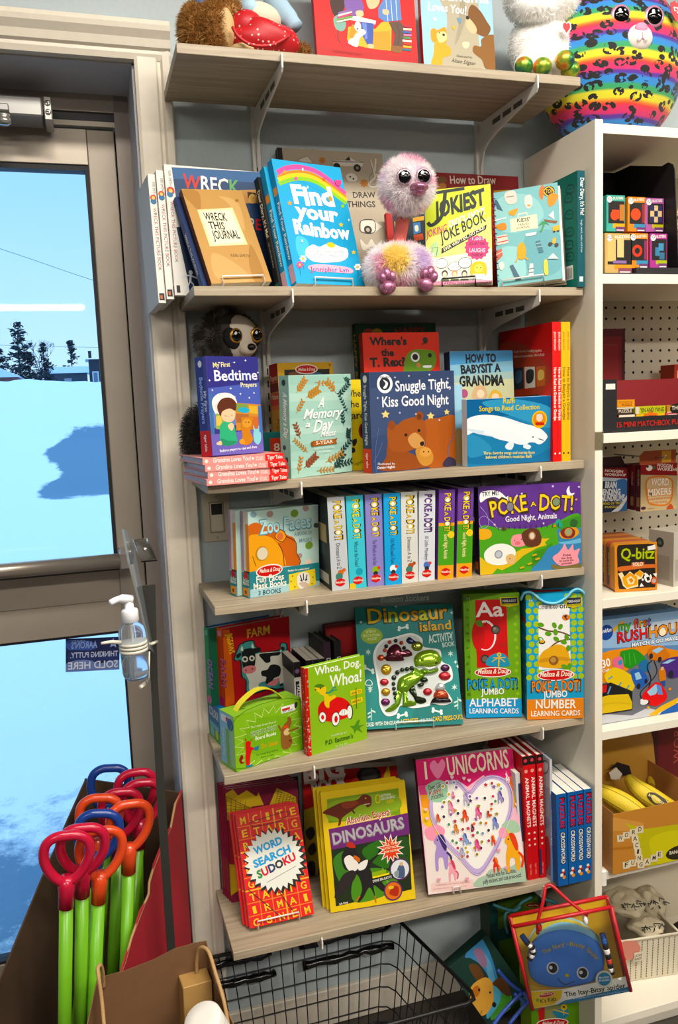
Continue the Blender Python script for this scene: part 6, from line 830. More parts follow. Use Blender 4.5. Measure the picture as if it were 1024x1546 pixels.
pack('sticker_book', 'pink I heart Unicorns puffy sticker book on the lowest shelf', 'book', (.4202,-.2189,.4132,-.157,.230,.019),(.2161,.0240,.2795), kind='soft', cols=('#f0b9c8', '#5a1a3a', '#f0b9c8', '#d9d0c4'), art={'F':keep(['r #f0b9c8 0 0 540 699;p #d6226c 0 697 241 699 539 699 540 553 406 542 364 577 269 526 218 569 0 559;p #e04a86 1 558 162 568 78 507 7 505;p #eb9a3a 8 515 78 507 74 351 9 421;p #f2c24a 7 452 91 411 69 310 4 370;p #f0b43a 479 491 540 494 540 409 487 364;p #ef7a3a 508 552 540 553 540 551 540 482 488 469;p #eddfd8 0 28 6 338 184 254 371 231 536 294 540 29 540 0 248 0 0 2',('I','#f7ead2',34,591,65,591,184,'r'),('UNICORNS','#f7ead2',167,596,514,602,186),'c #f28ab0 112 587 78 638 78 670 102 685 120 665 144 687 159 666 152 635;c #a98ac0 272 61 176 172 103 264 50 385 56 499 94 557 163 572 228 561 276 504 328 549 398 573 474 550 514 487 509 382 461 282 373 147;c #c4aed6 274 74 182 178 109 270 59 389 64 496 100 548 162 563 223 552 274 492 333 539 398 562 467 542 504 484 498 385 453 290 367 154;c #f3efe8 276 97 191 191 121 278 73 392 77 491 109 537 160 550 215 539 272 476 338 525 400 550 458 530 489 480 484 389 442 300 357 168;c #9fc6a4 46 516 39 553 68 571 108 582 146 567 159 539 154 488 124 465 75 470 49 489',('Over 100','#4a3a4a',56,532,126,543,50),('PUFFY','#c8325a',56,504,125,512,40),('STICKERS','#4a3a4a',62,480,134,492,36),'c #f09ab0 11 327 40 344 84 350 120 324 111 289 65 269 23 284;c #f0a0b8 414 267 434 296 469 302 483 280 462 240 428 239;c #a9c8a8 436 306 483 327 526 306 534 263 486 258 455 283;p #a9bfa8 263 6 246 12 244 20 252 30 264 39 273 46 280 50 289 53 300 55 310 57 319 60 326 66 331 72 336 78 344 83 355 87 372 88 392 87 415 85 437 84 455 84 470 88 483 94 494 101 505 106 514 108 523 107 530 104 536 100 540 94 540 0 313 0 304 1',('Packed with fun activities,','#3a2a3a',324,44,490,53,44),('puffy stickers, and cute press-outs!','#3a2a3a',301,16,516,26,43),'p #eec9c4 21 56 249 47 246 3 17 12',('WARNING: CHOKING HAZARD','#7a5a5a',42,40,230,33,14,'r'),('Small parts. Not for children under 3 yrs','#7a5a5a',27,23,214,17,12,'r'),'u #a98fc8 #3a2a6a 85 204 74;u #f0a4b0 #c84a6a 138 104 43;u #e9a832 #d8481c 474 155 80;u #d83a1c #e07a2a 379 104 31;u #f6d8e0 #c83a6a 494 548 23;h #fffdf8 12 249 311 270 297 146 345 308 202 120 440 369 526 326 277 158 562 161 462 232 190 272 273 264 434 210 461 207 532 381 365 414 368 392 422 132 463 134 545 404 461 297 355 123 388 162 395 387 396 165 304 222 361 283 173 162 500 186 482 158 259 319 420 451 444 199 173 253 236 355 235 204 262 225 213 326 380 298 284 360 288 276 453 350 327 197 559 230 169 321 332 441 518 182 218 414 434 358 457 276 476 188 413 452 496 219 311 317 234 272 207 415 511 178 246 202 396 314 462 285 332 181 358 405 530;h #c8a83a 8 249 311 232 190 134 545 162 500 225 213 441 518 272 207;h #c83a5a 8 270 297 272 273 404 461 186 482 326 380 182 218 415 511;h #5a8a5a 8 146 345 264 434 297 355 158 259 298 284 414 434 178 246;h #3a2a3a 8 308 202 210 461 123 388 319 420 360 288 358 457 202 396;h #8a5aa0 8 120 440 207 532 162 395 451 444 276 453 276 476 314 462;h #d8702a 8 369 526 381 365 387 396 199 173 350 327 188 413 285 332;h #7a9ab0 8 326 277 414 368 165 304 253 236 197 559 452 496 181 358;h #b03a4a 8 158 562 392 422 222 361 355 235 230 169 219 311 405 530;h #9a8a2a 8 161 462 132 463 283 173 204 262 321 332 317 234;s #c83a5a 249 312 13 -2 1 12 5 50;s #b03a4a 370 526 13 -2 1 12 5 50;s #b03a4a 272 273 13 -2 1 12 5 50;s #9a8a2a 414 368 13 -2 2 12 5 50;s #8a5aa0 297 355 13 -2 1 12 5 50;s #9a8a2a 222 362 13 -2 1 12 5 50;s #9a8a2a 319 420 13 -2 1 12 5 50;s #c83a5a 204 262 13 -2 1 12 5 50;s #3a2a3a 276 453 13 -2 1 12 5 50;s #c8a83a 441 518 13 -2 2 12 5 50;s #c8a83a 188 413 13 -2 1 12 5 50;s #8a5aa0 414 511 13 -2 2 12 5 50;s #b03a4a 181 358 13 -2 1 12 5 50;m #e6dcf0 3 273 68 178 175 106 267 54 386 60 498 98 553 162 568 226 557 275 498 330 545 398 568 471 546 510 486 504 384 457 286 370 150;u #b9aac8 #8a7ab0 251 465 26;u #e59ab0 #d0588a 164 428 26;u #e06a9a #c8325a 309 384 26;u #e0522a #c03a1c 236 378 26;u #9a8ac0 #5a4a8a 440 453 26;u #e08a3a #c8641c 180 317 21;u #7a8ac8 #3a4a9a 397 321 26;u #8aa0d0 #4a5aa8 224 259 25;u #e05a8a #b83a6a 286 220 25;u #d8481c #e07a2a 377 235 21;u #b9aac8 #7a8ab0 200 194 20;u #e59ab0 #d0588a 182 494 15;u #fff #dd0055 490 543 10;u #d8602a #b83a1c 88 385 18;u #2a2a3a #c8325a 271 316 15;u #c84a3a #3a2a2a 364 373 15;c #f2c8d2 27 382 19 396 24 402 28 396 34 400 38 394;c #f2c8d2 186 578 177 592 182 598 187 592 193 596 197 590;c #f2c8d2 251 566 242 579 248 585 252 579 258 584 262 577;c #f2c8d2 527 396 518 410 523 415 528 409 534 414 538 407;c #f2c8d2 278 552 269 566 274 571 279 566 285 570 289 563;c #f2c8d2 26 430 18 443 23 448 28 443 34 447 38 440;c #e59ab0 212 48 204 62 209 68 214 62 220 66 224 59;c #e59ab0 60 65 52 78 57 84 62 78 68 83 72 76;c #e59ab0 432 77 424 90 429 96 434 90 440 95 444 88;c #e59ab0 401 172 393 185 398 191 403 185 409 189 412 182'])})
pack('magnet_book', 'leftmost red spined Animal Magnets book', 'book', (.6496,-.2320,.4037,-.020,.000,.040),(.0146,.1700,.2840), kind='hard', axis='x', spine='F', cols=('#c8222a', '#c8222a', '#8a1a1c', '#e9e4d8'), group='red spined magnet books', art={'F':keep(['r #c8222a 0 0 37 710;r #17120f 0 660 37 710;o #c8404a 18 685 10;o #e0a090 18 625 10',('ANIMAL MAGNETS','#f6ece2',11,589,11,305,39),'o #f0d8c8 18 270 6;o #f0e0d0 18 234 6;o #f0d8c8 18 202 6',('tiger tales','#e9a08a',14,92,14,28,22,'r')])})
pack('magnet_book', 'middle red spined Animal Magnets book', 'book', (.6617,-.2324,.4037,-.020,-.000,.029),(.0146,.1700,.2840), kind='hard', axis='x', spine='F', cols=('#c8222a', '#c8222a', '#8a1a1c', '#e9e4d8'), group='red spined magnet books', art={'F':keep(['r #c8222a 0 0 36 710;r #17120f 0 660 36 710;o #c8404a 18 685 10;o #e0a090 18 625 10',('ANIMAL MAGNETS','#f6ece2',11,589,11,305,39),'o #f0d8c8 18 270 6;o #f0e0d0 18 234 6;o #f0d8c8 18 202 6',('tiger tales','#e9a08a',14,92,14,28,22,'r')])})
pack('magnet_book', 'right red spined Animal Magnets book with a dark lower band', 'book', (.6777,-.2341,.4037,-.020,-.000,.022),(.0146,.1700,.2840), kind='hard', axis='x', spine='F', cols=('#c8222a', '#c8222a', '#8a1a1c', '#e9e4d8'), group='red spined magnet books', art={'F':keep(['r #c8222a 0 0 37 710;r #17120f 0 660 37 710;o #c8404a 18 685 10;o #e0a090 18 625 10',('ANIMAL MAGNETS','#f6ece2',11,589,11,305,39),'o #f0d8c8 18 270 6;o #f0e0d0 18 234 6;o #f0d8c8 18 202 6',('tiger tales','#e9a08a',14,92,14,28,22,'r'),'r #1d2a55 0 21 11 170'])})
pack('activity_book', 'white and blue page edged book left of the magnet books', 'book', (.6378,-.2198,.4032,-.020,.000,.040),(.0105,.1600,.2442), kind='soft', axis='x', spine='F', cols=('#dfe2e6', '#dfe2e6', '#2a3f66'), art={'F':['r #e3e3e0 0 0 26 611;r #24406a 13 214 26 550']})
pack('comic_book', 'silver grey book with its cover facing left beside the crosswords', 'book', (.6930,-.2527,.4037,-.030,.000,.005),(.0055,.1900,.2775), kind='hard', axis='x', spine='F', cols=('#a4abb8', '#8a93a4', '#a4abb8', '#dfe0de'), art={'F':['r #6f90b8 0 0 14 694;r #c3c8d0 0 499 14 694',('COLORING','#e6eaf0',4,416,4,208,20,'r')],
 'L':keep(['r #a4abb8 0 0 475 694;p #c3c8d0 245 694 475 694 475 533 318 506;p #e6e8ea 428 662 420 647 402 647 406 637 383 629 398 626 376 612 397 618 382 602 405 614 401 600 419 615 426 607 435 622 452 622 449 632 472 640 457 643 475 654 475 656 457 652 472 668 450 656 454 670 436 654;m #30343a 5 393 637 432 671 466 662 452 617 409 592;p #7a8496 331 159 475 192 475 31 406 10;c #b8434a 410 201 455 247 474 165 462 89 417 40;e #8a94a6 435 318 32 16 -1 -35'])})
pack('crossword_book', 'leftmost of the four blue crossword puzzle books', 'book', (.6974,-.2747,.4037,-.040,.000,.019),(.0240,.1300,.2085), kind='soft', axis='x', spine='F', cols=('#155a9e', '#155a9e', '#155a9e', '#e0dccf'), group='blue crossword books', art={'F':keep(['r #155a9e 0 0 60 521',('PUZZLES','#2a0f1c',18,503,18,323,62,'x',.1),('PUZZLES','#c8244a',20,498,20,328,49,'b',.1),('CROSSWORD','#17202a',19,308,19,122,58,'x',.04),('CROSSWORD','#ece6d6',22,305,22,125,46,'b',.04),'o #1d1a1a 30 68 14;o #e6e0d4 23 62 10;o #c8382a 33 78 9;o #d8923a 36 47 10;o #e6e0d4 31 88 8'])})
pack('crossword_book', 'second from the left of the four blue crossword puzzle books', 'book', (.7231,-.2750,.4037,-.040,.000,.012),(.0185,.1300,.2085), kind='soft', axis='x', spine='F', cols=('#155a9e', '#155a9e', '#155a9e', '#e0dccf'), group='blue crossword books', art={'F':keep(['r #155a9e 0 0 46 521',('PUZZLES','#2a0f1c',14,503,14,323,62,'x',.1),('PUZZLES','#c8244a',16,498,16,328,49,'b',.1),('CROSSWORD','#17202a',15,308,15,122,58,'x',.04),('CROSSWORD','#ece6d6',17,305,17,125,46,'b',.04),'o #1d1a1a 23 68 14;o #e6e0d4 18 62 10;o #c8382a 26 78 9;o #d8923a 28 47 10;o #e6e0d4 24 88 8'])})
pack('crossword_book', 'third from the left of the four blue crossword puzzle books', 'book', (.7421,-.2753,.4037,-.040,-.000,.011),(.0185,.1300,.2085), kind='soft', axis='x', spine='F', cols=('#155a9e', '#155a9e', '#155a9e', '#e0dccf'), group='blue crossword books', art={'F':PRINTS[52]})
pack('crossword_book', 'rightmost of the four blue crossword puzzle books', 'book', (.7603,-.2752,.4037,-.040,-.000,-.000),(.0185,.1300,.2085), kind='soft', axis='x', spine='F', cols=('#155a9e', '#155a9e', '#155a9e', '#e0dccf'), group='blue crossword books', art={'F':PRINTS[52]})

# ---- goods in the bookcase
pack('puzzle_box', 'orange knot wood puzzle in a teal topped box, upper left of the display', 'puzzle', (.8552,-.2150,1.7784,-.000,.000,.000),(.0435,.0450,.0716), cols=('#4aa89a',), group='small wood puzzles in the black display', art={'F':keep(['r #4aa89a 0 0 109 179;r #1d1816 11 39 106 150;o #d8501c 49 80 25;r #d8501c 33 63 76 107;r #b87a3a 78 54 106 134;r #e0a82a 38 18 109 39;r #6a3a6a 54 0 109 23;r #efe6e6 60 4 103 9;o #f2f0ec 18 158 16',('iQ','#222222',6,155,30,155,28,'r'),('BUSTERS','#f4efe6',39,157,100,160,25)])})
pack('puzzle_box', 'orange ring wood puzzle in an orange topped box, upper row of the display', 'puzzle', (.9063,-.2150,1.7791,.000,.000,.000),(.0425,.0450,.0692), cols=('#e08a1c',), group='small wood puzzles in the black display', art={'F':keep(['r #e08a1c 0 0 106 173;r #1d1816 11 38 103 145;o #d8501c 48 86 30;r #8a2a3a 85 43 103 138;r #3f8ab0 37 17 106 38;r #6a3a6a 53 0 106 22;r #efe6e6 58 3 101 9;o #f2f0ec 18 152 16',('iQ','#222222',6,150,30,150,28,'r'),('BUSTERS','#f4efe6',38,151,98,155,25)])})
pack('puzzle_box', 'chequered cube wood puzzle in a pink topped box, upper row of the display', 'puzzle', (.9501,-.2150,1.7796,-.000,.000,.000),(.0436,.0450,.0675), cols=('#a85a9a',), group='small wood puzzles in the black display', art={'F':keep(['r #a85a9a 0 0 109 169;r #1d1816 11 37 106 142;r #d9c08a 27 47 98 132;r #2a2a5a 27 105 51 132;r #2a2a5a 74 105 98 132;r #2a2a5a 51 76 74 105;r #2a2a5a 27 47 51 76;r #2a2a5a 74 47 98 76;r #b8b02a 38 17 109 37;r #6a3a6a 54 0 109 22;r #efe6e6 60 3 104 8;o #f2f0ec 18 148 16',('iQ','#222222',6,146,30,146,28,'r'),('BUSTERS','#f4efe6',39,148,100,151,25)])})
pack('puzzle_box', 'pale wood block puzzle in a clear orange banded box, lower left of display', 'puzzle', (.8274,-.2500,1.6885,-.000,.000,.000),(.0636,.0450,.0785), cols=('#c9a86a',), group='small wood puzzles in the black display', art={'F':keep(['r #c9a86a 0 0 159 196;r #1d1816 16 43 154 165;r #d9b878 16 59 64 167;r #e0c48a 72 79 111 177;r #8a6a9a 48 49 127 63;r #d9952a 56 20 159 43;r #8a4a5a 79 0 159 26;r #efe6e6 87 4 151 10;o #f2f0ec 27 173 16',('iQ','#222222',10,170,44,170,28,'r'),('BUSTERS','#f4efe6',57,172,146,176,25)])})
pack('puzzle_box', 'red ring wood puzzle in an orange topped box, lower row of the display', 'puzzle', (.8866,-.2500,1.6991,.000,.000,.000),(.0428,.0450,.0688), cols=('#e08a1c',), group='small wood puzzles in the black display', art={'F':keep(['r #e08a1c 0 0 107 172;r #1d1816 11 38 104 145;o #c8401c 43 86 30;o #1d1816 43 86 15;r #8a2a5a 84 43 104 138;r #3f8ab0 37 17 107 38;r #6a3a6a 54 0 107 22;r #efe6e6 59 3 102 9;o #f2f0ec 18 152 16',('iQ','#222222',6,149,30,149,28,'r'),('BUSTERS','#f4efe6',38,150,98,154,25)])})
pack('puzzle_box', 'blue block wood puzzle in a magenta topped box, lower right of the display', 'puzzle', (.9346,-.2500,1.7004,-.000,.000,.000),(.0412,.0450,.0679), cols=('#a83a8a',), group='small wood puzzles in the black display', art={'F':keep(['r #a83a8a 0 0 103 170;r #1d1816 10 37 100 143;r #3f7aa0 31 59 57 102;r #4a8ab0 51 85 82 122;r #3a6a8a 57 42 87 76;r #a8b02a 36 17 103 37;r #6a3a6a 51 0 103 22;r #efe6e6 57 3 98 8;o #f2f0ec 18 149 16',('iQ','#222222',6,147,29,147,28,'r'),('BUSTERS','#f4efe6',37,148,95,152,25)])})
t = thing('display_tray', 'black stepped cardboard display tray holding small wood puzzles', 'display', (0,0,0)); bk_ = mat('#100e10', .55)
b = MB(); b.prism([(.9956, y, z) for y, z in ((-.262,1.6834),(-.04,1.6834),(-.04,1.9446),(-.10,1.9446),(-.205,1.9147),(-.225,1.9167),(-.24,1.9087),(-.245,1.8967))], (.002,0,0), bk_); b.build('side_panel', t)
b = MB(); b.box((.812,-.042,1.6834),(.9956,-.040,1.9446), bk_); b.build('back_panel', t)
b = MB(); b.box((.812,-.262,1.6834),(.9956,-.2,1.6874), bk_); b.box((.893,-.262,1.6874),(.9956,-.2,1.6984), bk_); b.box((.812,-.200,1.6834),(.9956,-.166,1.7774), bk_); b.build('tier', t)

pack('puzzle_box', 'olive bordered puzzle box, top of the stack at the right edge of the upper bay', 'puzzle', (1.0004,-.2250,1.7794,.000,.000,.000),(.1000,.0800,.0465), cols=('#a08a5a',), art={'F':['r #a08a5a 0 0 250 116;r #d9c9a0 15 14 235 102;r #a08a5a 30 23 220 93;r #d9c9a0 40 30 210 86',('PUZZLE','#4a3a20',50,46,150,46,50),'o #4a3a20 62 70 15']})
pack('puzzle_box', 'amber puzzle box, middle of the stack at the right edge of the upper bay', 'puzzle', (1.0030,-.2250,1.7309,.000,.000,.000),(.1000,.0800,.0465), cols=('#c8923a',), art={'F':['r #c8923a 0 0 250 116;r #d9a84a 15 14 235 102;r #c8923a 30 23 220 93;r #d9a84a 40 30 210 86',('PUZZLE','#4a3a20',50,46,150,46,50),'o #4a3a20 62 70 15']})
pack('puzzle_box', 'pinkish puzzle box, bottom of the stack at the right edge of the upper bay', 'puzzle', (1.0101,-.2250,1.6834,.000,.000,.000),(.1000,.0800,.0465), cols=('#a86a5a',), art={'F':['r #a86a5a 0 0 250 116;r #d9c4a8 15 14 235 102;r #a86a5a 30 23 220 93;r #d9c4a8 40 30 210 86',('PUZZLE','#4a3a20',50,46,150,46,50),'o #4a3a20 62 70 15']})
t = thing('display_tray', 'black open fronted display box of mini matchbox puzzles', 'display', (0,0,0)); bk_ = mat('#131113', .5); rd = mat('#7a1218', .5)
b = MB(); b.box((.8090,-.262,1.3673),(1.1690,-.260,1.3979), bk_); b.box((.8090,-.262,1.3979),(.8482,-.260,1.4759), bk_); b.box((1.1490,-.262,1.3979),(1.1690,-.260,1.4759), bk_)
A_ = Art(b, lambda u, v, e: (.8090+u, -.262-e, 1.3668+v)); A_.text('#b02a22', '15 MINI MATCHBOX PUZZLES', .0369,.0109,.2303,.0109,.0105, 'b', .05)
A_.fill('#e6e2da', [(.0127,.0887),(.0351,.0887),(.0351,.1003),(.0127,.1003)])
b.build('front_panel', t)
b = MB(); b.box((.8090,-.26,1.3673),(.8110,-.12,1.4759), bk_); b.box((1.1670,-.26,1.3673),(1.1690,-.12,1.4759), bk_); b.build('side_panel', t)
b = MB(); b.box((.8110,-.122,1.3673),(1.1670,-.12,1.4759), rd); b.build('back_panel', t)
b = MB(); b.box((.8110,-.26,1.3673),(1.1670,-.122,1.3688), rd); b.build('bottom_panel', t)

pack('matchbox_puzzle', 'orange mini matchbox puzzle standing alone on the upper row', 'puzzle', (.9005,-.1900,1.4173,.000,.000,.000),(.0437,.0500,.0155), cols=('#d8902a',), group='mini matchbox puzzles', art={'F':['r #d8902a 0 0 109 39',('DOVETAIL','#7a3a10',11,21,98,21,18,'r'),('PUZZLE','#6a1a10',27,6,93,6,22)]})
pack('matchbox_puzzle', 'dark mini matchbox puzzle at the left of its row', 'puzzle', (.8888,-.2050,1.4013,.000,.000,.000),(.0417,.0500,.0155), cols=('#3a2a22',), group='mini matchbox puzzles', art={'F':['r #3a2a22 0 0 104 39;r #d9cdb4 0 31 104 39',('PUZZLE','#d9cdb4',10,12,94,12,30)]})
pack('matchbox_puzzle', 'green Yin and Yang mini matchbox puzzle', 'puzzle', (.9355,-.2050,1.4013,.000,.000,.000),(.0759,.0500,.0155), cols=('#b9b83a',), group='mini matchbox puzzles', art={'F':['r #b9b83a 0 0 190 39;r #d9cdb4 0 0 23 39',('YIN AND YANG','#2a3a20',30,8,182,8,45)]})
pack('matchbox_puzzle', 'brown mini matchbox puzzle with a black oval', 'puzzle', (1.0159,-.2050,1.4013,.000,.000,.000),(.0580,.0500,.0155), cols=('#b8823a',), group='mini matchbox puzzles', art={'F':['r #b8823a 0 0 145 39;r #d9cdb4 0 0 145 4;o #1d1a16 72 20 30;o #1d1a16 44 20 25;o #1d1a16 102 20 25',('THE O','#e6dcc0',29,14,116,14,40)]})
pack('matchbox_puzzle', 'red mini matchbox puzzle at the left of the bottom row', 'puzzle', (.8942,-.2050,1.3853,.000,.000,.000),(.0392,.0500,.0155), cols=('#b03a2a',), group='mini matchbox puzzles', art={'F':['r #b03a2a 0 0 98 39;r #e6dcc8 0 27 98 39',('PUZZLE','#e6dcc8',10,12,88,12,25)]})
pack('matchbox_puzzle', 'yellow mini matchbox puzzle in the bottom row', 'puzzle', (.9372,-.2050,1.3853,.000,.000,.000),(.0727,.0500,.0155), cols=('#e0b42a',), group='mini matchbox puzzles', art={'F':['r #e0b42a 0 0 182 39;o #d8702a 91 20 30;o #d8702a 64 20 22;o #d8702a 118 20 22',('PUZZLE','#5a2a10',54,16,127,16,25)]})
pack('matchbox_puzzle', 'pink mini matchbox puzzle in the bottom row', 'puzzle', (1.0128,-.2050,1.3853,.000,.000,.000),(.0614,.0500,.0155), cols=('#c8505a',), group='mini matchbox puzzles', art={'F':['r #c8505a 0 0 153 39;r #e6d0c8 15 8 138 31',('MATCH','#8a2a2a',31,14,123,14,30)]})
pack('matchbox_puzzle', 'mini matchbox puzzle in the lowest layer behind the black lip', 'puzzle', (.8520,-.2050,1.3693,.000,.000,.000),(.0580,.0500,.0155), cols=('#c8a24a',), group='lowest mini matchbox puzzles')
pack('matchbox_puzzle', 'mini matchbox puzzle in the lowest layer behind the black lip', 'puzzle', (.9140,-.2050,1.3693,.000,.000,.000),(.0580,.0500,.0155), cols=('#c8a24a',), group='lowest mini matchbox puzzles')
pack('matchbox_puzzle', 'mini matchbox puzzle in the lowest layer behind the black lip', 'puzzle', (.9760,-.2050,1.3693,.000,.000,.000),(.0580,.0500,.0155), cols=('#c8a24a',), group='lowest mini matchbox puzzles')
pack('board_game', 'dark red bound puzzle box standing behind the black matchbox display', 'puzzle', (.8080,-.1050,1.3668,.000,.000,.000),(.1722,.0400,.2246), cols=('#5e1216',), art={'F':keep(['r #6a171a 0 0 431 561;r #4a0d10 0 517 431 561;r #3a0a0c 409 0 431 561;r #7a1f20 17 67 387 472',('S','#b06a50',129,157,129,236,150,'r'),('Z','#b06a50',129,281,129,337,150,'r'),'r #8a4a3a 17 472 387 474;r #8a4a3a 17 65 387 67'])})
pack('board_game', 'small red box at the right edge above the matchbox display', 'puzzle', (1.1183,-.1000,1.3673,.000,.000,.000),(.0800,.0500,.1412), cols=('#b03a2a',), art={'F':['r #b03a2a 0 0 200 353;r #e6d0b0 20 194 180 247;r #e6d0b0 20 275 180 318',('CARDS','#e6d0b0',30,282,170,282,60)]})
pack('puzzle_pack', 'blue puzzle pack with white lettering hanging at the left of the third bay', 'puzzle', (.8065,-.1300,1.1809,.000,.000,.000),(.1632,.0180,.1015), cols=('#1d2a4a',), art={'F':keep(['r #1d2a4a 0 0 408 254;p #7a1a1e 194 254 338 254 408 246 408 183 194 208',('NOGGIN','#f0e6dc',260,232,381,218,29),('WORKSHOP','#f0e6dc',260,210,400,197,29),'p #b9c6d0 194 208 408 183 408 168 194 184;p #3f6fa8 322 164 333 175 352 182 374 185 395 182 408 170 408 0 312 0 312 0 324 8 341 20 355 33 362 49 358 70 347 96 334 123 324 147;p #dfe6ea 304 0 305 1 318 9 333 18 349 28 362 38 373 49 384 62 394 74 403 85 408 90 408 66 404 59 396 48 387 35 378 24 369 14 360 7 350 1 348 0',('BRAIN','#e6ecf2',261,141,338,134,67,'x'),('BENDING','#e6ecf2',230,103,364,96,63,'x'),('CONUNDRUMS','#e6ecf2',194,68,391,60,68,'x'),('A MIND OF TRICKY','#d9c84a',232,45,391,40,27),('PUZZLES','#d9c84a',261,25,362,22,22)])})
_o = LAST(); b = MB(); b.prism([(.0,.004,.1015),(.1632,.004,.1015),(.1501,.004,.1255),(.0,.004,.1235)], (0,.0012,0), mat('#3a1416', .5)); b.build('hang_tab', _o)
pack('puzzle_pack', 'kraft coloured pack with orange lettering and a red header on its hook', 'puzzle', (.9762,-.1700,1.1823,.000,.000,.000),(.0962,.0170,.1049), cols=('#a8906a',), art={'F':keep(['r #b8a27a 0 0 241 262;p #8a1a1c 0 262 240 262 240 189 0 208',('NOGGIN','#f0e6dc',107,248,209,235,34),('WORKSHOP','#f0e6dc',107,226,268,212,34),'o #efe6dc 55 242 21 16;o #1d1a1a 44 250 8 6;o #3a6a3a 86 243 10 9;c #c8741c 30 160 58 191 136 195 205 171 216 126 210 58 178 25 112 25 53 42 36 93;c #c9b48a 40 157 64 183 136 186 197 165 206 124 200 64 171 34 112 34 59 49 46 94',('WORD','#d8801c',65,140,190,134,89,'x'),('WORD','#f4eadc',68,142,187,136,80),('MIXERS','#d8801c',43,84,206,81,85,'x'),('MIXERS','#f4eadc',46,86,204,84,76),('WORDS WITHIN WORDS','#c8641c',49,59,201,61,22),('WITHIN WORDS!','#c8641c',66,38,178,40,22),'o #3a1430 18 19 16 9;p #b04a2a 174 0 172 3 173 8 178 16 185 23 192 29 198 31 202 30 208 25 212 19 216 12 218 7 218 3 216 0',('AGES 12+','#4a3a20',47,10,92,8,16,'r')]),
 'L':['r #4a1418 0 0 42 262;r #8a6a4a 8 26 34 79',('WORD MIXERS','#d9a08a',15,236,15,144,30,'r')]})
_o = LAST(); b = MB(); b.prism([(.0,.004,.1049),(.0962,.004,.1049),(.0962,.004,.1349),(.012,.004,.1349),(.0,.004,.1249)], (0,.0012,0), mat('#a8481c', .5)); b.prism([(.0577,.0035,.1069),(.0827,.0035,.1069),(.0827,.0035,.1329),(.0577,.0035,.1329)], (0,.0004,0), mat('#d89a1c', .5)); b.build('hang_tab', _o)
pack('puzzle_pack', 'first dark red edged pack behind the kraft coloured pack', 'puzzle', (.9762,-.1480,1.1833,.000,.000,.000),(.0962,.0170,.1018), cols=('#6a1a1c',), group='packs hanging behind the kraft coloured one', art={'L':['r #3a1216 0 0 42 254;r #6a1a1e 0 178 42 254;r #8a6a4a 8 25 34 76',('PUZZLES','#d9a08a',15,216,15,140,30,'r')]})
pack('puzzle_pack', 'second dark red edged pack behind the kraft coloured pack', 'puzzle', (.9752,-.1260,1.1833,.000,.000,.000),(.0962,.0170,.1018), cols=('#6a1a1c',), group='packs hanging behind the kraft coloured one', art={'L':['r #3a1216 0 0 42 254;r #6a1a1e 0 178 42 254;r #8a6a4a 8 25 34 76',('PUZZLES','#d9a08a',15,216,15,140,30,'r')]})
pack('puzzle_pack', 'third dark red edged pack behind the kraft coloured pack', 'puzzle', (.9742,-.1040,1.1833,.000,.000,.000),(.0962,.0170,.1018), cols=('#6a1a1c',), group='packs hanging behind the kraft coloured one', art={'L':['r #3a1216 0 0 42 254;r #6a1a1e 0 178 42 254;r #8a6a4a 8 25 34 76',('PUZZLES','#d9a08a',15,216,15,140,30,'r')]})
b = MB(); b.tube([(1.0195,-.0125,1.3012),(1.0195,-.19,1.3012),(1.0195,-.198,1.3072)], .0018, mat('#b8b4aa', .3, metal=.8), 8); tag(b.build('peg_hook'), 'metal peg hook carrying the kraft coloured packs', 'hook')
b = MB(); b.tube([(.835,-.0125,1.2955),(.835,-.15,1.2955),(.835,-.158,1.3015)], .0018, mat('#b8b4aa', .3, metal=.8), 8); tag(b.build('peg_hook'), 'metal peg hook carrying the blue puzzle pack', 'hook')
pack('puzzle_tin', 'front black and orange puzzle tin with green lettering', 'puzzle', (.8646,-.2348,1.0223,-.213,.000,.014),(.0936,.0240,.1051), cols=('#c8853a',), r=.01, rough=.3, parts=('tin', 'pages'), art={'F':keep(['r #c8853a 0 0 234 263;c #2a221e 18 251 42 258 194 254 218 244 222 218 226 34 215 15 193 15 39 17 22 29 18 60 13 211',('Q-bitz','#2a3a10',30,178,222,171,124,'x',.04),('Q-bitz','#a9b83a',32,180,220,173,116,'b',.04),'p #c86a3a 18 138 26 140 38 142 52 142 70 143 90 143 115 144 147 143 180 143 208 142 228 140 234 138 234 125 228 123 219 122 206 122 191 122 175 123 160 123 146 123 132 122 117 121 103 120 89 120 76 118 62 116 49 115 38 114 29 115 22 118 18 123 14 128 15 134;p #c8744a 93 158 163 158 163 132 93 132',('SOLO','#f2e2cc',99,138,156,138,39),'p #e6d2a8 18 103 40 110 53 84 84 111 108 90 138 116 162 95 149 67 129 63 129 25 66 15 45 34 34 70;p #d89a2a 40 80 84 104 122 80 127 36 66 22 48 45;p #e6d2a8 64 73 89 85 111 64 103 41 74 40;p #c8801c 75 69 92 74 103 59 89 46;p #d89a2a 108 97 138 114 158 95 144 75;c #e8e6e0 162 76 177 92 191 78 198 88 206 68 198 47 182 43 169 54;p #1d1a1a 173 72 191 76 195 56 180 52;p #e8e6e0 210 90 233 92 230 68;p #e8e6e0 136 23 147 44 160 24;p #c8502a 234 41 233 39 229 34 225 32 220 30 214 31 209 33 205 36 201 41 199 46 198 52 199 58 202 63 205 68 210 70 214 72 220 71 225 69 230 66 233 61 234 58;o #a8a29a 217 51 12;o #e8e6e0 169 92 6;o #e8e6e0 154 61 6;p #e6e2da 181 240 224 248 227 224 183 218'])})
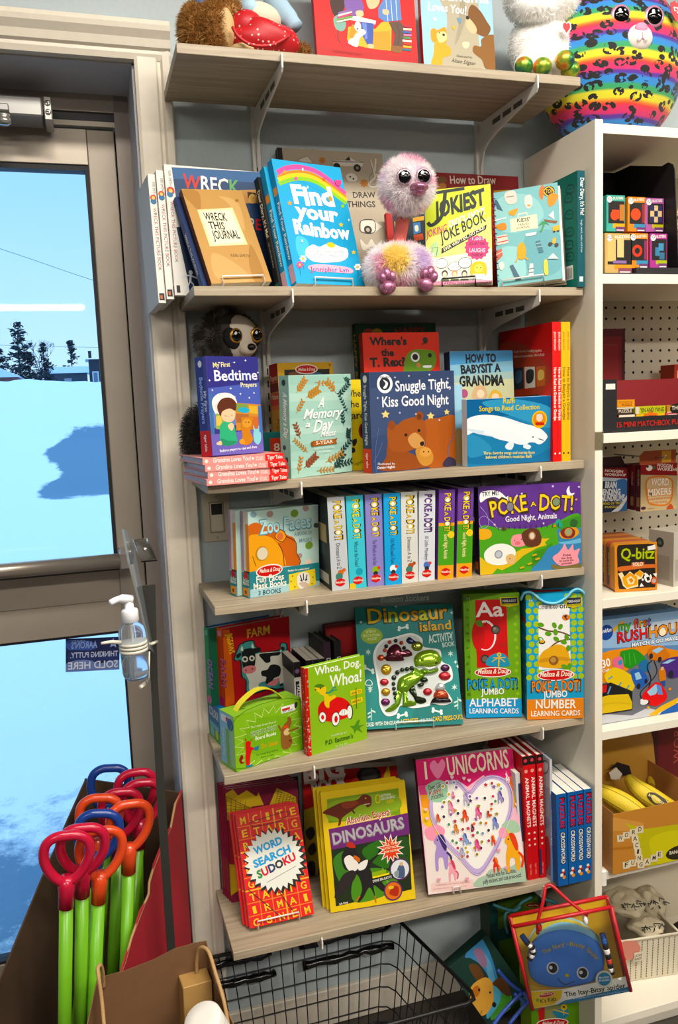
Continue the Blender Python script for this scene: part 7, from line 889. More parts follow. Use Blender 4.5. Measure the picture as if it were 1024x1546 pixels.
pack('puzzle_tin', 'second black and orange puzzle tin counted from the front of its row', 'puzzle', (.8697,-.2108,1.0223,-.213,.000,.014),(.0936,.0240,.1051), cols=('#a8543a',), r=.01, rough=.3, parts=('tin', 'pages'), art={'L':['r #2a1d18 18 26 48 236',('Q-bitz','#b8a24a',39,210,39,79,40)]})
pack('puzzle_tin', 'third black and orange puzzle tin counted from the front of its row', 'puzzle', (.8742,-.1857,1.0223,-.213,.000,.014),(.0936,.0240,.1051), cols=('#b87a3a',), r=.01, rough=.3, parts=('tin', 'pages'), art={'L':['r #2a1d18 18 26 48 236',('Q-bitz','#b8a24a',39,210,39,79,40)]})
pack('puzzle_tin', 'fourth black and orange puzzle tin counted from the front of its row', 'puzzle', (.8786,-.1606,1.0223,-.213,.000,.014),(.0936,.0240,.1051), cols=('#8a4a2a',), r=.01, rough=.3, parts=('tin', 'pages'), art={'L':['r #2a1d18 18 26 48 236',('Q-bitz','#b8a24a',39,210,39,79,40)]})
pack('puzzle_tin', 'fifth black and orange puzzle tin counted from the front of its row', 'puzzle', (.8830,-.1354,1.0223,-.213,.000,.014),(.0936,.0240,.1051), cols=('#a8643a',), r=.01, rough=.3, parts=('tin', 'pages'), art={'L':['r #2a1d18 18 26 48 236',('Q-bitz','#b8a24a',39,210,39,79,40)]})
pack('puzzle_tin', 'rearmost black and orange puzzle tin counted from the front of its row', 'puzzle', (.8874,-.1103,1.0222,-.213,.000,.014),(.0936,.0240,.1051), cols=('#9a5a3a',), r=.01, rough=.3, parts=('tin', 'pages'), art={'L':['r #2a1d18 18 26 48 236',('Q-bitz','#b8a24a',39,210,39,79,40)]})
pack('gift_tin', 'silver grey box with a round dark emblem at the right of the third bay', 'box', (1.0055,-.2450,1.0223,.150,.000,.000),(.1000,.0700,.1204), cols=('#b3aea2',), rough=.3, art={'F':['r #bdb8ac 0 0 250 301;r #a8a296 13 30 238 150'],
 'L':['r #a39d90 0 0 175 301;o #2f3a36 79 235 28;o #5a6a62 79 235 12;r #8f897c 26 30 149 165']})
pack('board_game', 'traffic maze board game box with toy cars on its lid', 'board game', (.8089,-.2444,.7364,.000,.020,-.003),(.2321,.0800,.2299), cols=('#5f86b0',), art={'F':keep(['r #5f86b0 0 0 580 575;p #8fb0d0 0 428 2 575 580 575 580 556 580 378 0 426;p #b9c8d6 148 528 580 530 580 479 298 478;p #d98a1c 0 388 98 404 336 408 534 350 580 356 580 220 0 220;p #6a6c74 0 220 146 244 336 363 464 292 580 288 580 38 451 34 334 0 147 0 0 11;p #c4c6cc 0 0 0 66 233 21 335 51 425 15 580 60 580 0;p #e0b02a 374 0 335 6 425 49 580 94 580 66 425 15 390 0;p #1f5aa8 413 0 425 13 580 65 580 0',('T','#f0f0f0',527,23,556,24,68),'p #d9a52a 74 496 173 558 192 554 92 480;o #1a3f8a 74 506 42',('nkfun','#e8eef4',50,505,106,509,44,'b',0,.2),('my first','#1d2a12',146,505,356,514,100,'x',.1),('my first','#5aa83a #5aa83a #d8502a #c83a3a #e0a82a #d86a2a #7a5aa0',148,506,354,516,92,'b',.1),('RUSH','#4a0f10',138,440,338,445,114,'x',.08),('RUSH','#c8281c',140,442,336,448,108,'b',.08),('HOUR','#5a2a0a',338,443,581,451,124,'x',.08),('HOUR','#e0901c',341,444,578,454,118,'b',.08),'o #f2e6c8 432 467 21',('MATCH & GO MAZE GAME','#141414',228,405,634,412,49,'x'),('MATCH & GO MAZE GAME','#f4f4f4',231,407,631,414,42),('30','#f4f4f4',45,312,100,320,88),('Challenges','#f4f4f4',48,288,134,296,30),'c #2f8a2a 160 385 197 394 260 389 323 332 342 279 310 261 272 305 222 289 166 324;l #4fae3a 5 184 376 190 321;l #4fae3a 5 216 378 222 306;l #4fae3a 5 244 374 257 312;c #2a6a9a 278 310 323 326 348 290 335 258 291 269;c #d86a8a 110 348 147 365 172 351 178 295 128 296;o #3f8ab0 159 330 15;c #e0c01c 72 286 128 307 221 256 253 219 240 165 190 155 108 194 60 256;l #4a90a8 8 84 247 109 260;l #4a90a8 8 140 190 165 219;l #4a90a8 8 190 166 215 196;c #2a5aa8 228 277 284 276 329 236 335 196 278 165 240 209;p #9ac4dc 249 258 278 262 297 224 259 218;o #1d1d22 274 182 13 16;o #1d1d22 322 204 10 14;c #c8742a 336 374 361 394 425 391 464 353 477 329 425 308 354 322 336 347;p #9ac4dc 361 371 406 386 438 373 393 351;o #22222a 355 341 13 16;o #22222a 412 315 13 16;c #4a2a7a 419 292 464 314 534 316 555 291 555 212 477 200 432 251;p #9ac4dc 425 291 477 307 516 302 464 286;o #22222a 484 222 18 22;c #c8782a 406 249 432 268 451 237 448 192 415 186;p #2a4a8a 415 192 448 192 446 159 420 157;o #d9a87a 428 262 11;k #141416 6 310 105 335 157 354 216 329 286 361 316;k #141416 5 294 102 287 147 335 185 393 245 374 314;c #d8281c 297 124 329 158 386 190 425 168 458 112 451 79 386 54 322 81;p #9ac4dc 329 142 384 179 406 164 386 122 348 118;p #5a8ac8 389 178 419 163 432 114 399 118;o #22222a 335 82 11;o #e6e6e6 310 86 26 14;o #e6e6e6 294 99 10 9;o #d9a02a 335 53 9 8;o #d98a3a 477 138 10 9;p #17171a 0 220 96 228 234 160 233 54 0 56;p #d8b81c 0 149 84 159 208 147 231 99 230 60 0 61;p #c8282a 34 215 72 221 69 177 37 176;l #5f86b0 10 77 165 96 206;k #c8a81c 6 9 108 108 111 220 90'])})
pack('display_carton', 'wood print display carton of banana word game pouches', 'display', (.8195,-.2940,.4151,.000,.000,.000),(.2400,.0012,.1390), cols=('#b9803f',), parts=('front_panel', 'pages'), art={'F':keep(['r #b9803f 0 0 600 347;p #a8702f 0 158 462 96 462 80 0 143;p #c8924f 0 332 194 262 195 215 0 253;p #b8b02a 78 284 195 226 433 210 436 0 224 0 150 118 117 230;p #c8bf2f 235 160 260 174 304 182 356 183 402 179 434 168 449 147 456 116 454 80 448 48 436 23 417 6 404 0 294 0 280 14 258 52 240 94 230 133;o #2a2416 436 45 97 42',('BANANAGRAMS','#e6dcc0',362,43,545,37,38,'b',.05),'p #d9ccae 25 224 67 220 70 180 28 184',('W','#2a2418',35,194,58,191,47),'p #d9ccae 62 234 104 230 107 190 64 194',('O','#2a2418',72,204,95,202,47),'p #d9ccae 105 242 148 238 151 198 108 201',('R','#2a2418',116,212,139,209,47),'p #d9ccae 146 250 190 246 192 206 150 210',('D','#2a2418',157,220,180,218,47),'p #d9ccae 116 202 159 198 162 158 119 162',('A','#2a2418',126,172,150,170,47),'p #d9ccae 126 162 169 158 172 118 130 122',('C','#2a2418',137,132,160,130,48),'p #d9ccae 134 124 178 120 180 80 138 84',('I','#2a2418',145,94,168,91,48),'p #d9ccae 143 85 186 81 189 40 146 44',('N','#2a2418',153,54,177,52,48),'p #d9ccae 153 46 196 42 200 0 156 5',('G','#2a2418',164,15,188,12,48),'p #d9ccae 60 63 103 59 106 18 63 22',('F','#2a2418',70,32,94,30,48),'p #d9ccae 101 67 144 63 147 22 104 26',('U','#2a2418',112,37,135,34,48),'p #d9ccae 194 54 237 50 240 9 197 13',('A','#2a2418',204,23,228,21,48),'p #d9ccae 237 68 280 64 284 22 240 26',('M','#2a2418',248,37,272,34,48),'p #d9ccae 271 81 315 77 318 36 274 40',('E','#2a2418',282,50,306,48,48)])})
_o = LAST(); ck = mat('#a8743a', .6, vary=.05, bscale=30)
b = MB(); b.box((0,.0012,0),(.0012,.20,.1417), ck); b.box((.2388,.0012,0),(.2400,.20,.1390), ck); b.box((.0012,.0012,0),(.2388,.199,.0012), ck); b.build('side_panel', _o)
b = MB(); b.prism(smooth_closed([(.0,.199,0),(.2400,.199,0),(.2400,.199,.235),(.12,.199,.24),(.105,.199,.262),(.0,.199,.262)], 4),(0,.0015,0), mat('#b8862f', .5)); b.build('back_panel', _o)
b = MB(); b.prism([(u+.006,.1985, v+.235) for u, v in ((.03*math.cos(2*PI*i/18), .014*math.sin(2*PI*i/18)) for i in range(18))], (0,.0004,0), mat('#221d16', .5)); b.build('oval_emblem', _o)
def pouch(label, mid, r, k=0):
    t = thing('banana_pouch', label, 'word game', mid[0], group='yellow banana shaped pouches'); o0 = Vector(mid[0]); b = MB(); ym = mat('#d3b81f', .62, bump=.35, bscale=260, vary=.06)
    P = [Vector(p) for p in smooth_open([Vector(p)-o0 for p in mid], 6)]; n = len(P)
    rr = [r*max(.10, min(1, math.sin(PI*min(1, max(0,(i+.6)/n)))**.55)) for i in range(n)]
    b.tube(P, rr, ym, 20); b.build('pouch_body', t)
    b = MB(); b.tube([P[-1]-(P[-1]-P[-3])*.3, P[-1]+(P[-1]-P[-3])*.5], [r*.26, r*.16], mat('#4a4418', .6), 10); b.build('stem_tip', t)
    b = MB(); q = P[int(n*.55)]; sd = (P[int(n*.55)+1]-P[int(n*.55)-1]).normalized(); nrm = Vector((-.35,-.80,.48)); nrm = (nrm-sd*nrm.dot(sd)).normalized(); up = nrm.cross(sd)
    pts = [q+nrm*(rr[int(n*.55)]*1.0-abs(math.sin(a))*rr[int(n*.55)]*.12+.001)+sd*.026*math.cos(a)+up*.012*math.sin(a) for a in (2*PI*i/20 for i in range(20))]
    if k: b.poly(pts, mat('#241f12', .5)); A_ = Art(b, lambda u, v, e: q+nrm*(rr[int(n*.55)]+.0012+e)+sd*u+up*v); A_.text('#e6dca0', 'BANANAGRAMS', -.023,-.003,.023,-.003,.006); b.build('oval_patch', t)
    else: b.bm.free()
    b = MB()
    for a0 in (-.7,.5):
        L_ = []
        for i in range(2, n-2):
            sdi = (P[i+1]-P[i-1]).normalized(); ni = (nrm-sdi*nrm.dot(sdi)).normalized(); ui = ni.cross(sdi); L_.append(P[i]+(ni*math.cos(a0)+ui*math.sin(a0))*(rr[i]*1.005))
        b.tube(L_, .0009, mat('#a8901c', .7), 5)
    b.build('seam', t); return t

pouch('front banana pouch lying across the carton at its left side', [(.8577,-.1550,.5485),(.8771,-.1900,.5412),(.9007,-.2250,.5288),(.9306,-.2500,.5061),(.9634,-.2620,.4931)], .0235)
pouch('long banana pouch with an oval patch in the middle of the carton', [(.9540,-.1550,.5566),(.9664,-.1800,.5354),(.9865,-.2050,.5183),(1.0211,-.2250,.4965),(1.0636,-.2350,.4784)], .024,1)
pouch('banana pouch at the back right of the carton', [(1.0554,-.1000,.5070),(1.0793,-.1150,.4989),(1.1130,-.1250,.4843),(1.1588,-.1350,.4647)], .023,1)
b = MB(); tg = mat('#d9d4c4', .5); b.prism([(.9327,-.1180,.5518),(.9524,-.1180,.5622),(.9695,-.1180,.5429),(.9610,-.1180,.5279),(.9384,-.1180,.5355)], (0,.001,0), tg); b.prism([(.9334,-.1170,.5589),(.9559,-.1170,.5745),(.9901,-.1170,.5595),(.9960,-.1170,.5378),(.9731,-.1170,.5367),(.9531,-.1170,.5632)], (0,.001,0), mat('#17161a', .5)); tag(b.build('hang_tag'), 'black and white tag sticking up between the banana pouches', 'tag')
pack('board_game', 'dark red game box with pale lettering behind the banana carton', 'board game', (1.0885,-.0550,.4148,.000,.000,.000),(.1400,.0400,.2700), cols=('#6a1216',), art={'F':['r #6a1216 0 0 350 675;r #4a0c10 0 0 77 675',('WORDS','#b8584a',245,236,245,574,100,'r')]})

# ---- soft toys and stands

def fur(parent, name, src, n, L, wd, pick, droop=.25, seed=1, label=None):
    """short pile of thin blades grown from the faces of src; pick(co) -> material index, mats"""
    rr = random.Random(seed); me = src.data; polys = [p for p in me.polygons]; cum = []; t = 0
    for p in polys: t += p.area; cum.append(t)
    import bisect
    V_ = []; F_ = []; I_ = []
    mats, fn = pick
    for _ in range(n):
        p = polys[bisect.bisect(cum, rr.random()*t) if t else 0] if False else polys[min(len(polys)-1, bisect.bisect(cum, rr.random()*t))]
        vs = [me.vertices[i].co for i in p.vertices]; a = rr.random(); b = rr.random()
        if len(vs) == 4: co = (vs[0]*(1-a)+vs[1]*a)*(1-b)+(vs[3]*(1-a)+vs[2]*a)*b
        else:
            if a+b > 1: a, b = 1-a, 1-b
            co = vs[0]+(vs[1]-vs[0])*a+(vs[2]-vs[0])*b
        i0 = fn(co, rr)
        if i0 is None: continue
        d = (p.normal+Vector((rr.gauss(0,.35), rr.gauss(0,.35), rr.gauss(0,.35)))).normalized(); l = L*rr.uniform(.6,1.2)
        s = d.cross(Vector((rr.random()-.5, rr.random()-.5, rr.random()-.5))).normalized()*wd*.5
        m1 = co+d*l*.55; m2 = co+d*l+Vector((rr.gauss(0,.12), rr.gauss(0,.12), -droop+rr.gauss(0,.12)))*l*.6
        k = len(V_); V_ += [co-s-d*.001, co+s-d*.001, m1+s*.8, m1-s*.8, m2]; F_ += [(k, k+1, k+2, k+3),(k+3, k+2, k+4)]; I_ += [i0, i0]
    m = bpy.data.meshes.new(name); m.from_pydata([tuple(v) for v in V_], [], F_); m.polygons.foreach_set('material_index', I_)
    for q in mats: m.materials.append(q)
    o = bpy.data.objects.new(name, m); COL.objects.link(o); o.parent = parent
    if label: o['label'] = label
    return o
def facing(c, tilt=0, turn=0, up=0):
    """frame of a soft toy's face at c looking out into the shop: x right, y up, z forward"""
    f = Vector((math.sin(turn), -math.cos(turn), up)).normalized(); r = Vector((math.cos(turn), math.sin(turn), 0)); u = f.cross(r)*-1
    u = r.cross(f)*-1
    r2 = r*math.cos(tilt)+u*math.sin(tilt); u2 = -r*math.sin(tilt)+u*math.cos(tilt)
    return Matrix(((r2.x, u2.x, f.x, c[0]),(r2.y, u2.y, f.y, c[1]),(r2.z, u2.z, f.z, c[2]),(0,0,0,1)))
def glitter(name, h1, h2):
    def f(t, b, N, L):
        co = N('TexCoord'); v = N('TexVoronoi'); v.inputs['Scale'].default_value = 900
        mxr = N('MixRGB'); mxr.inputs[1].default_value = rgb(h1); mxr.inputs[2].default_value = rgb(h2)
        sp = N('SeparateColor'); L(co.outputs['Object'], v.inputs['Vector']); L(v.outputs['Color'], sp.inputs[0]); L(sp.outputs[0], mxr.inputs[0]); L(mxr.outputs[0], b.inputs['Base Color'])
        bp = N('Bump'); bp.inputs['Strength'].default_value = .9; bp.inputs['Distance'].default_value = .001; L(sp.outputs[1], bp.inputs['Height']); L(bp.outputs[0], b.inputs['Normal'])
        b.inputs['Metallic'].default_value = .6; b.inputs['Roughness'].default_value = .3
    return nodemat(name, f)
glit = glitter('m_pink_glitter', '#8a3f63', '#d08fb0')
eye_black = mat('#08080a', .06)
def eye(parent, c, M, r, rim, glint=.28, name='eye', flat=.45):
    """domed plastic eye: rim ring, black dome, white glints, M = facing frame at its seat"""
    e = MB(); N4 = M.copy(); N4.translation = M @ Vector(c)
    e.ball((0,0,0),(r*1.28, r*1.28, r*.35), rim, 24,12, N4); e.ball((0,0, r*.12),(r, r, r*flat), eye_black, 24,12, N4)
    e.ball((-r*.30, r*.38, r*.12+r*flat*.80),(r*glint, r*glint*1.15, r*.08), mat('#f6f6f6', .2), 10,6, N4); e.ball((r*.30, r*.42, r*.12+r*flat*.74),(r*.16, r*.18, r*.06), mat('#e6e6e6', .2), 8,6, N4)
    return e.build(name, parent)
def furm(h):
    """pile that lets some light through"""
    def f(t, b, N, L):
        b.inputs['Base Color'].default_value = rgb(h); b.inputs['Roughness'].default_value = .8; tr = N('BsdfTranslucent'); tr.inputs[0].default_value = rgb(h); m = N('MixShader'); m.inputs[0].default_value = .55
        L(b.outputs[0], m.inputs[1]); L(tr.outputs[0], m.inputs[2]); L(m.outputs[0], t.nodes['Material Output'].inputs[0])
    return nodemat('m_fur', f)


t = thing('bird_plush', 'pink and white fluffy long necked bird plush with glittery feet', 'soft toy', (.395,-.215,1.6615))
o0 = Vector((.395,-.215,1.6615)); T0 = Matrix.Translation(-o0)
hc = Vector((.4094,-.2350,1.8470))-o0; fm = facing(hc, -.06,-.14,-.05); pinkf = [furm('#fffafc'), furm('#f8bcd8'), furm('#ecdcf4'), furm('#fff0a0'), furm('#dce6fa')]
b = MB(); b.ball(hc, (.043,.042,.043), mat('#f6e6ee', .9), 28,20); hd_ = b.build('head', t)
def pk1(co, rr):
    q = fm.inverted() @ co; z = q.normalized()
    if z.z > .86 and z.y < .5: return 0 if rr.random() < .4 else None
    v = pnoise(co*38+Vector((3,1,0)))
    return 1 if v > .27 and rr.random() < .7 else (2 if v < -.36 else 0)
fur(t, 'head_fur', hd_, 15000,.0155,.0011,(pinkf, pk1), .1,3)
bc_ = Vector((.4015,-.2050,1.7061))-o0
b = MB(); b.ball(bc_, (.056,.040,.031), mat('#f3e8ee', .9), 28,18); bd_ = b.build('body', t)
def pk2(co, rr):
    v = pnoise(co*26+Vector((7,2,5))); w2 = pnoise(co*22+Vector((1,9,2)))
    if (co-bc_-Vector((-.018,-.03,.006))).length < .021: return 3
    if (co-bc_-Vector((.030,-.03,.004))).length < .018: return 2
    return 1 if v > .25 and rr.random() < .6 else 0
fur(t, 'body_fur', bd_, 15000,.021,.0013,(pinkf, pk2), .25,4)
b = MB(); b.tube(smooth_open([Vector((.4007,-.2000,1.7396))-o0, Vector((.4064,-.2050,1.7690))-o0, Vector((.4081,-.2150,1.7947))-o0], 6), .0125, mat('#d8645c', .75, bump=.3, bscale=500), 16); b.build('neck', t)
for sx, sy in ((-.0160,.0045),(.0195,.0080)):
    eye(t, (sx, sy, .0465), fm, .0120, mat('#b59aa8', .25, metal=.5))
b = MB(); b.ball((.0115,-.0120,.0495),(.0170,.0085,.018), glit, 22,14, fm); b.ball((.0115,-.0195,.0470),(.0125,.0075,.015), glit, 22,14, fm); b.build('beak', t)
for fx, fy in ((128,620),(297,612)):
    pass

b = MB(); c_ = Vector((.3543,-.2620,1.6640))-o0; f2 = facing(c_, .1,-.1,.1)
for a_, r_, l_ in ((-.75,.0085,.0135),(0,.0095,.0175),(.75,.0085,.0135)): b.ball((math.sin(a_)*l_, .004+math.cos(a_)*l_*.75,.004),(r_, r_*1.35,.010), glit, 16,12, f2)
b.ball((0,-.006,0),(.0155,.013,.012), glit, 18,12, f2); b.tube([f2 @ Vector((0,-.004,-.004)), Vector((.3543,-.225,1.682))-o0], .008, mat('#d8645c', .75), 12); b.build('foot', t)
b = MB(); c_ = Vector((.4329,-.2620,1.6686))-o0; f2 = facing(c_, -.35,-.1,.1)
for a_, r_, l_ in ((-.75,.0085,.0135),(0,.0095,.0175),(.75,.0085,.0135)): b.ball((math.sin(a_)*l_, .004+math.cos(a_)*l_*.75,.004),(r_, r_*1.35,.010), glit, 16,12, f2)
b.ball((0,-.006,0),(.0155,.013,.012), glit, 18,12, f2); b.tube([f2 @ Vector((0,-.004,-.004)), Vector((.4329,-.225,1.682))-o0], .008, mat('#d8645c', .75), 12); b.build('foot', t)

o0 = Vector((.045,-.10,1.3139)); t = thing('sloth_plush', 'grey sloth plush with a white face and gold ringed eyes', 'soft toy', o0)
hc = Vector((.0792,-.1000,1.5829))-o0; fm = facing(hc, .05,.40,-.05)
b = MB(); b.ball(hc, (.058,.052,.050), mat('#3a3632', .9), 26,18); hd_ = b.build('head', t)
gf = [furm('#6a645c'), furm('#4f4942'), furm('#9a9287')]
fur(t, 'head_fur', hd_, 11000,.014,.0011,(gf, lambda co, rr: None if (fm.inverted() @ co).normalized().z > .38 and (fm.inverted() @ co).x > -.034 else (2 if pnoise(co*60) > .2 else (1 if rr.random() < .5 else 0))), .3,5)
b = MB(); b.ball((.008,.000,.013),(.0490,.0455,.0440), mat('#e3d7c6', .8, bump=.3, bscale=600), 26,18, fm); b.build('face', t)
for s_ in (-1,1):
    b = MB(); b.ball((.003+s_*.0255,.001,.038),(.0175,.0225,.0135), mat('#141214', .85), 20,12, fm @ Matrix.Translation((.007+s_*.024,-.001,.043)) @ Matrix.Rotation(-s_*.6,4, 'Z') @ Matrix.Translation((-.003-s_*.0255,-.001,-.038))); b.build('eye_patch', t)
    eye(t, (.008+s_*.0235,.004,.0555), fm, .0112, mat('#c08a3a', .25, metal=.6))
b = MB(); b.ball((.014,-.018,.060),(.0095,.0068,.008), mat('#0c0b0c', .35), 18,12, fm); b.ball((.012,-.019,.050),(.020,.014,.012), mat('#d9cab6', .8), 18,12, fm); b.build('muzzle', t)
b = MB(); b.ball((-.005,-.005,.075),(.048,.045,.075), mat('#2e2b29', .9), 24,18); b.ball((-.040,-.008,.075),(.022,.026,.060), mat('#2a2727', .9), 20,16); bd_ = b.build('body', t)
fur(t, 'body_fur', bd_, 8000,.014,.0011,([mat('#3a3735', .9), mat('#1f1d1d', .9)], lambda co, rr: 0 if rr.random() < .5 else 1), .4,6)


o0 = Vector((.10,-.17,2.0595)); t = thing('bear_plush', 'tan bear plush in a red polka dot dress lying on the top shelf', 'soft toy', o0)
fm_ = [furm('#b8853f'), furm('#d3a867'), furm('#8a5c2a')]
for cx, cz, rx, rz, dy in ((.0387,2.106,.0235,.044,.008),(.0686,2.104,.030,.047,-.004)):
    b = MB(); b.ball(Vector((cx, -.19+dy, cz))-o0,(rx, .030, rz), mat('#9a6c34', .9), 22,16); f_ = b.build('foot', t)
    fur(t, 'foot_fur', f_, 5200,.013,.0012,(fm_, lambda co, rr: (0 if rr.random() < .5 else (1 if rr.random() < .6 else 2))), .35, int(cx*1e4))
b = MB(); b.ball(Vector((.0880,-.205,2.105))-o0,(.0165,.024,.036), mat('#c8a874', .85, bump=.3, bscale=500), 22,16); b.build('foot_sole', t)
red = nodemat('m_polka_dress', lambda t_, bs, N, L: (lambda co, v, r: (L(co.outputs['Object'], v.inputs['Vector']), v.inputs.__getitem__('Scale').__setattr__('default_value', 105), v.inputs.__getitem__('Randomness').__setattr__('default_value', .25), L(v.outputs['Distance'], r.inputs[0]), r.color_ramp.elements[0].__setattr__('color', rgb('#e6c8c2')), r.color_ramp.elements[0].__setattr__('position', .17), r.color_ramp.elements[1].__setattr__('color', rgb('#b8121c')), r.color_ramp.elements[1].__setattr__('position', .20), L(r.outputs[0], bs.inputs['Base Color'])))(N('TexCoord'), N('TexVoronoi'), N('ValToRGB')))
b = MB(); b.ball(Vector((.1596,-.195,2.094))-o0,(.066,.045,.036), red, 30,20, warp=lambda q: 1+.10*math.sin(q.x*5+q.z*4)*max(0, q.z+.3)); b.ball(Vector((.1293,-.190,2.116))-o0,(.034,.035,.030), red, 24,16); b.build('dress', t)
b = MB(); hem = smooth_open([Vector(p)-o0 for p in ((.0953,-.2350,2.0979),(.1046,-.2400,2.0805),(.1257,-.2430,2.0683),(.1559,-.2430,2.0696),(.1799,-.2400,2.0809),(.1980,-.2320,2.0962))], 5); b.tube(hem, .0028, red, 8); b.build('dress_hem', t)
b = MB(); b.ball(Vector((.1513,-.175,2.137))-o0,(.045,.04,.03), mat('#d6cbb4', .8), 24,16); b.build('body', t)
b = MB(); b.tube(smooth_open([Vector(p)-o0 for p in ((.1813,-.1650,2.1854),(.2015,-.1750,2.1587),(.2215,-.1850,2.1272))], 5), [.018]*5+[.017]*3+[.015]*3, mat('#9fbdd2', .75, bump=.3, bscale=300), 16); b.build('sleeve', t)
b = MB(); b.ball(Vector((.0512,-.165,2.150))-o0,(.02,.03,.018), mat('#2f5f9a', .75), 16,12); b.ball(Vector((.1362,-.185,2.146))-o0,(.02,.03,.02), mat('#a9c8dc', .75), 16,12); b.build('jacket', t)
b = MB(); b.ball(Vector((.2300,-.19,2.0815))-o0,(.011,.014,.016), mat('#8a5c2c', .9), 16,12); f_ = b.build('paw', t); fur(t, 'paw_fur', f_, 1200,.010,.0012,(fm_, lambda co, rr: rr.choice((0,1,2))), .2,77)
b = MB(); b.ball(Vector((.0974,-.18,2.140))-o0,(.030,.028,.020), mat('#b5894e', .9), 18,12); f_ = b.build('arm', t); fur(t, 'arm_fur', f_, 2600,.013,.0012,(fm_, lambda co, rr: rr.choice((0,1,1,2))), .3,78)
b = MB(); b.ball(Vector((.1143,-.215,2.070))-o0,(.022,.02,.009), mat('#c9ab7c', .85), 18,12); b.build('leg', t)


o0 = Vector((.73,-.17,2.0595)); t = thing('unicorn_plush', 'white furry plush with shiny rainbow paws at the right of the top shelf', 'soft toy', o0)
wf = [furm('#ffffff'), furm('#fbf9f6')]; pw = lambda co, rr: 0 if rr.random() < .7 else 1
b = MB(); b.ball(Vector((.7359,-.1650,2.1430))-o0,(.066,.045,.062), mat('#f6f4f0', .9), 26,18); f_ = b.build('body', t); fur(t, 'body_fur', f_, 6000,.007,.0011,(wf, pw), .3,21)
b = MB(); b.ball(Vector((.7328,-.1750,2.2250))-o0,(.078,.055,.046), mat('#f6f4f0', .9), 26,18); b.ball(Vector((.7021,-.2000,2.1965))-o0,(.045,.035,.024), mat('#f6f4f0', .9), 22,14); f_ = b.build('head', t); fur(t, 'head_fur', f_, 6000,.007,.0011,(wf, pw), .3,22)
def irid(t_, bs, N, L):
    co = N('TexCoord'); n = N('TexNoise'); n.inputs['Scale'].default_value = 42; r = N('ValToRGB'); e = r.color_ramp.elements
    e[0].position = .28; e[0].color = rgb('#2f5f8a'); e[1].position = .72; e[1].color = rgb('#d8662c')
    for p, c in ((.42, '#3f8a3a'),(.52, '#9ab83a'),(.60, '#d9a83a')): q = e.new(p); q.color = rgb(c)
    L(co.outputs['Object'], n.inputs['Vector']); L(n.outputs[0], r.inputs[0]); L(r.outputs[0], bs.inputs['Base Color']); bs.inputs['Metallic'].default_value = .55; bs.inputs['Roughness'].default_value = .32
ir = nodemat('m_rainbow_foil', irid)
for px_, pz_, yy, r_, sx in ((.6689,2.0847,-.215,.0175,1),(.7090,2.0867,-.215,.0175,1),(.7529,2.0977,-.225,.0185,1),(.7730,2.0860,-.212,.0185,1)):
    b = MB(); b.ball(Vector((px_, yy, pz_))-o0,(r_*1.05, r_, r_*.98), ir, 20,14); b.tube([Vector((px_, yy+.006, pz_))-o0, Vector((px_+(.735-px_)*.35, yy+.04, pz_+.022))-o0], [r_*.98, r_*1.1], mat('#f6f4f0', .9), 16); b.build('paw', t)
b = MB(); hp = [Vector((.7572,-.2250,2.1599))-o0+Vector((dx, 0, dz)) for dx, dz in ((0,-.016),(-.011,-.003),(-.010,.007),(-.004,.010),(0,.006),(.004,.010),(.010,.007),(.011,-.003))]; b.prism(hp, (0,.0012,0), mat('#e9e2e0', .5)); b.prism([p+Vector((0,-.0006,0))+(hp[0]+Vector((0,0,.016))-p)*.28 for p in hp], (0,.0005,0), mat('#c8242c', .4)); b.build('heart_tag', t)


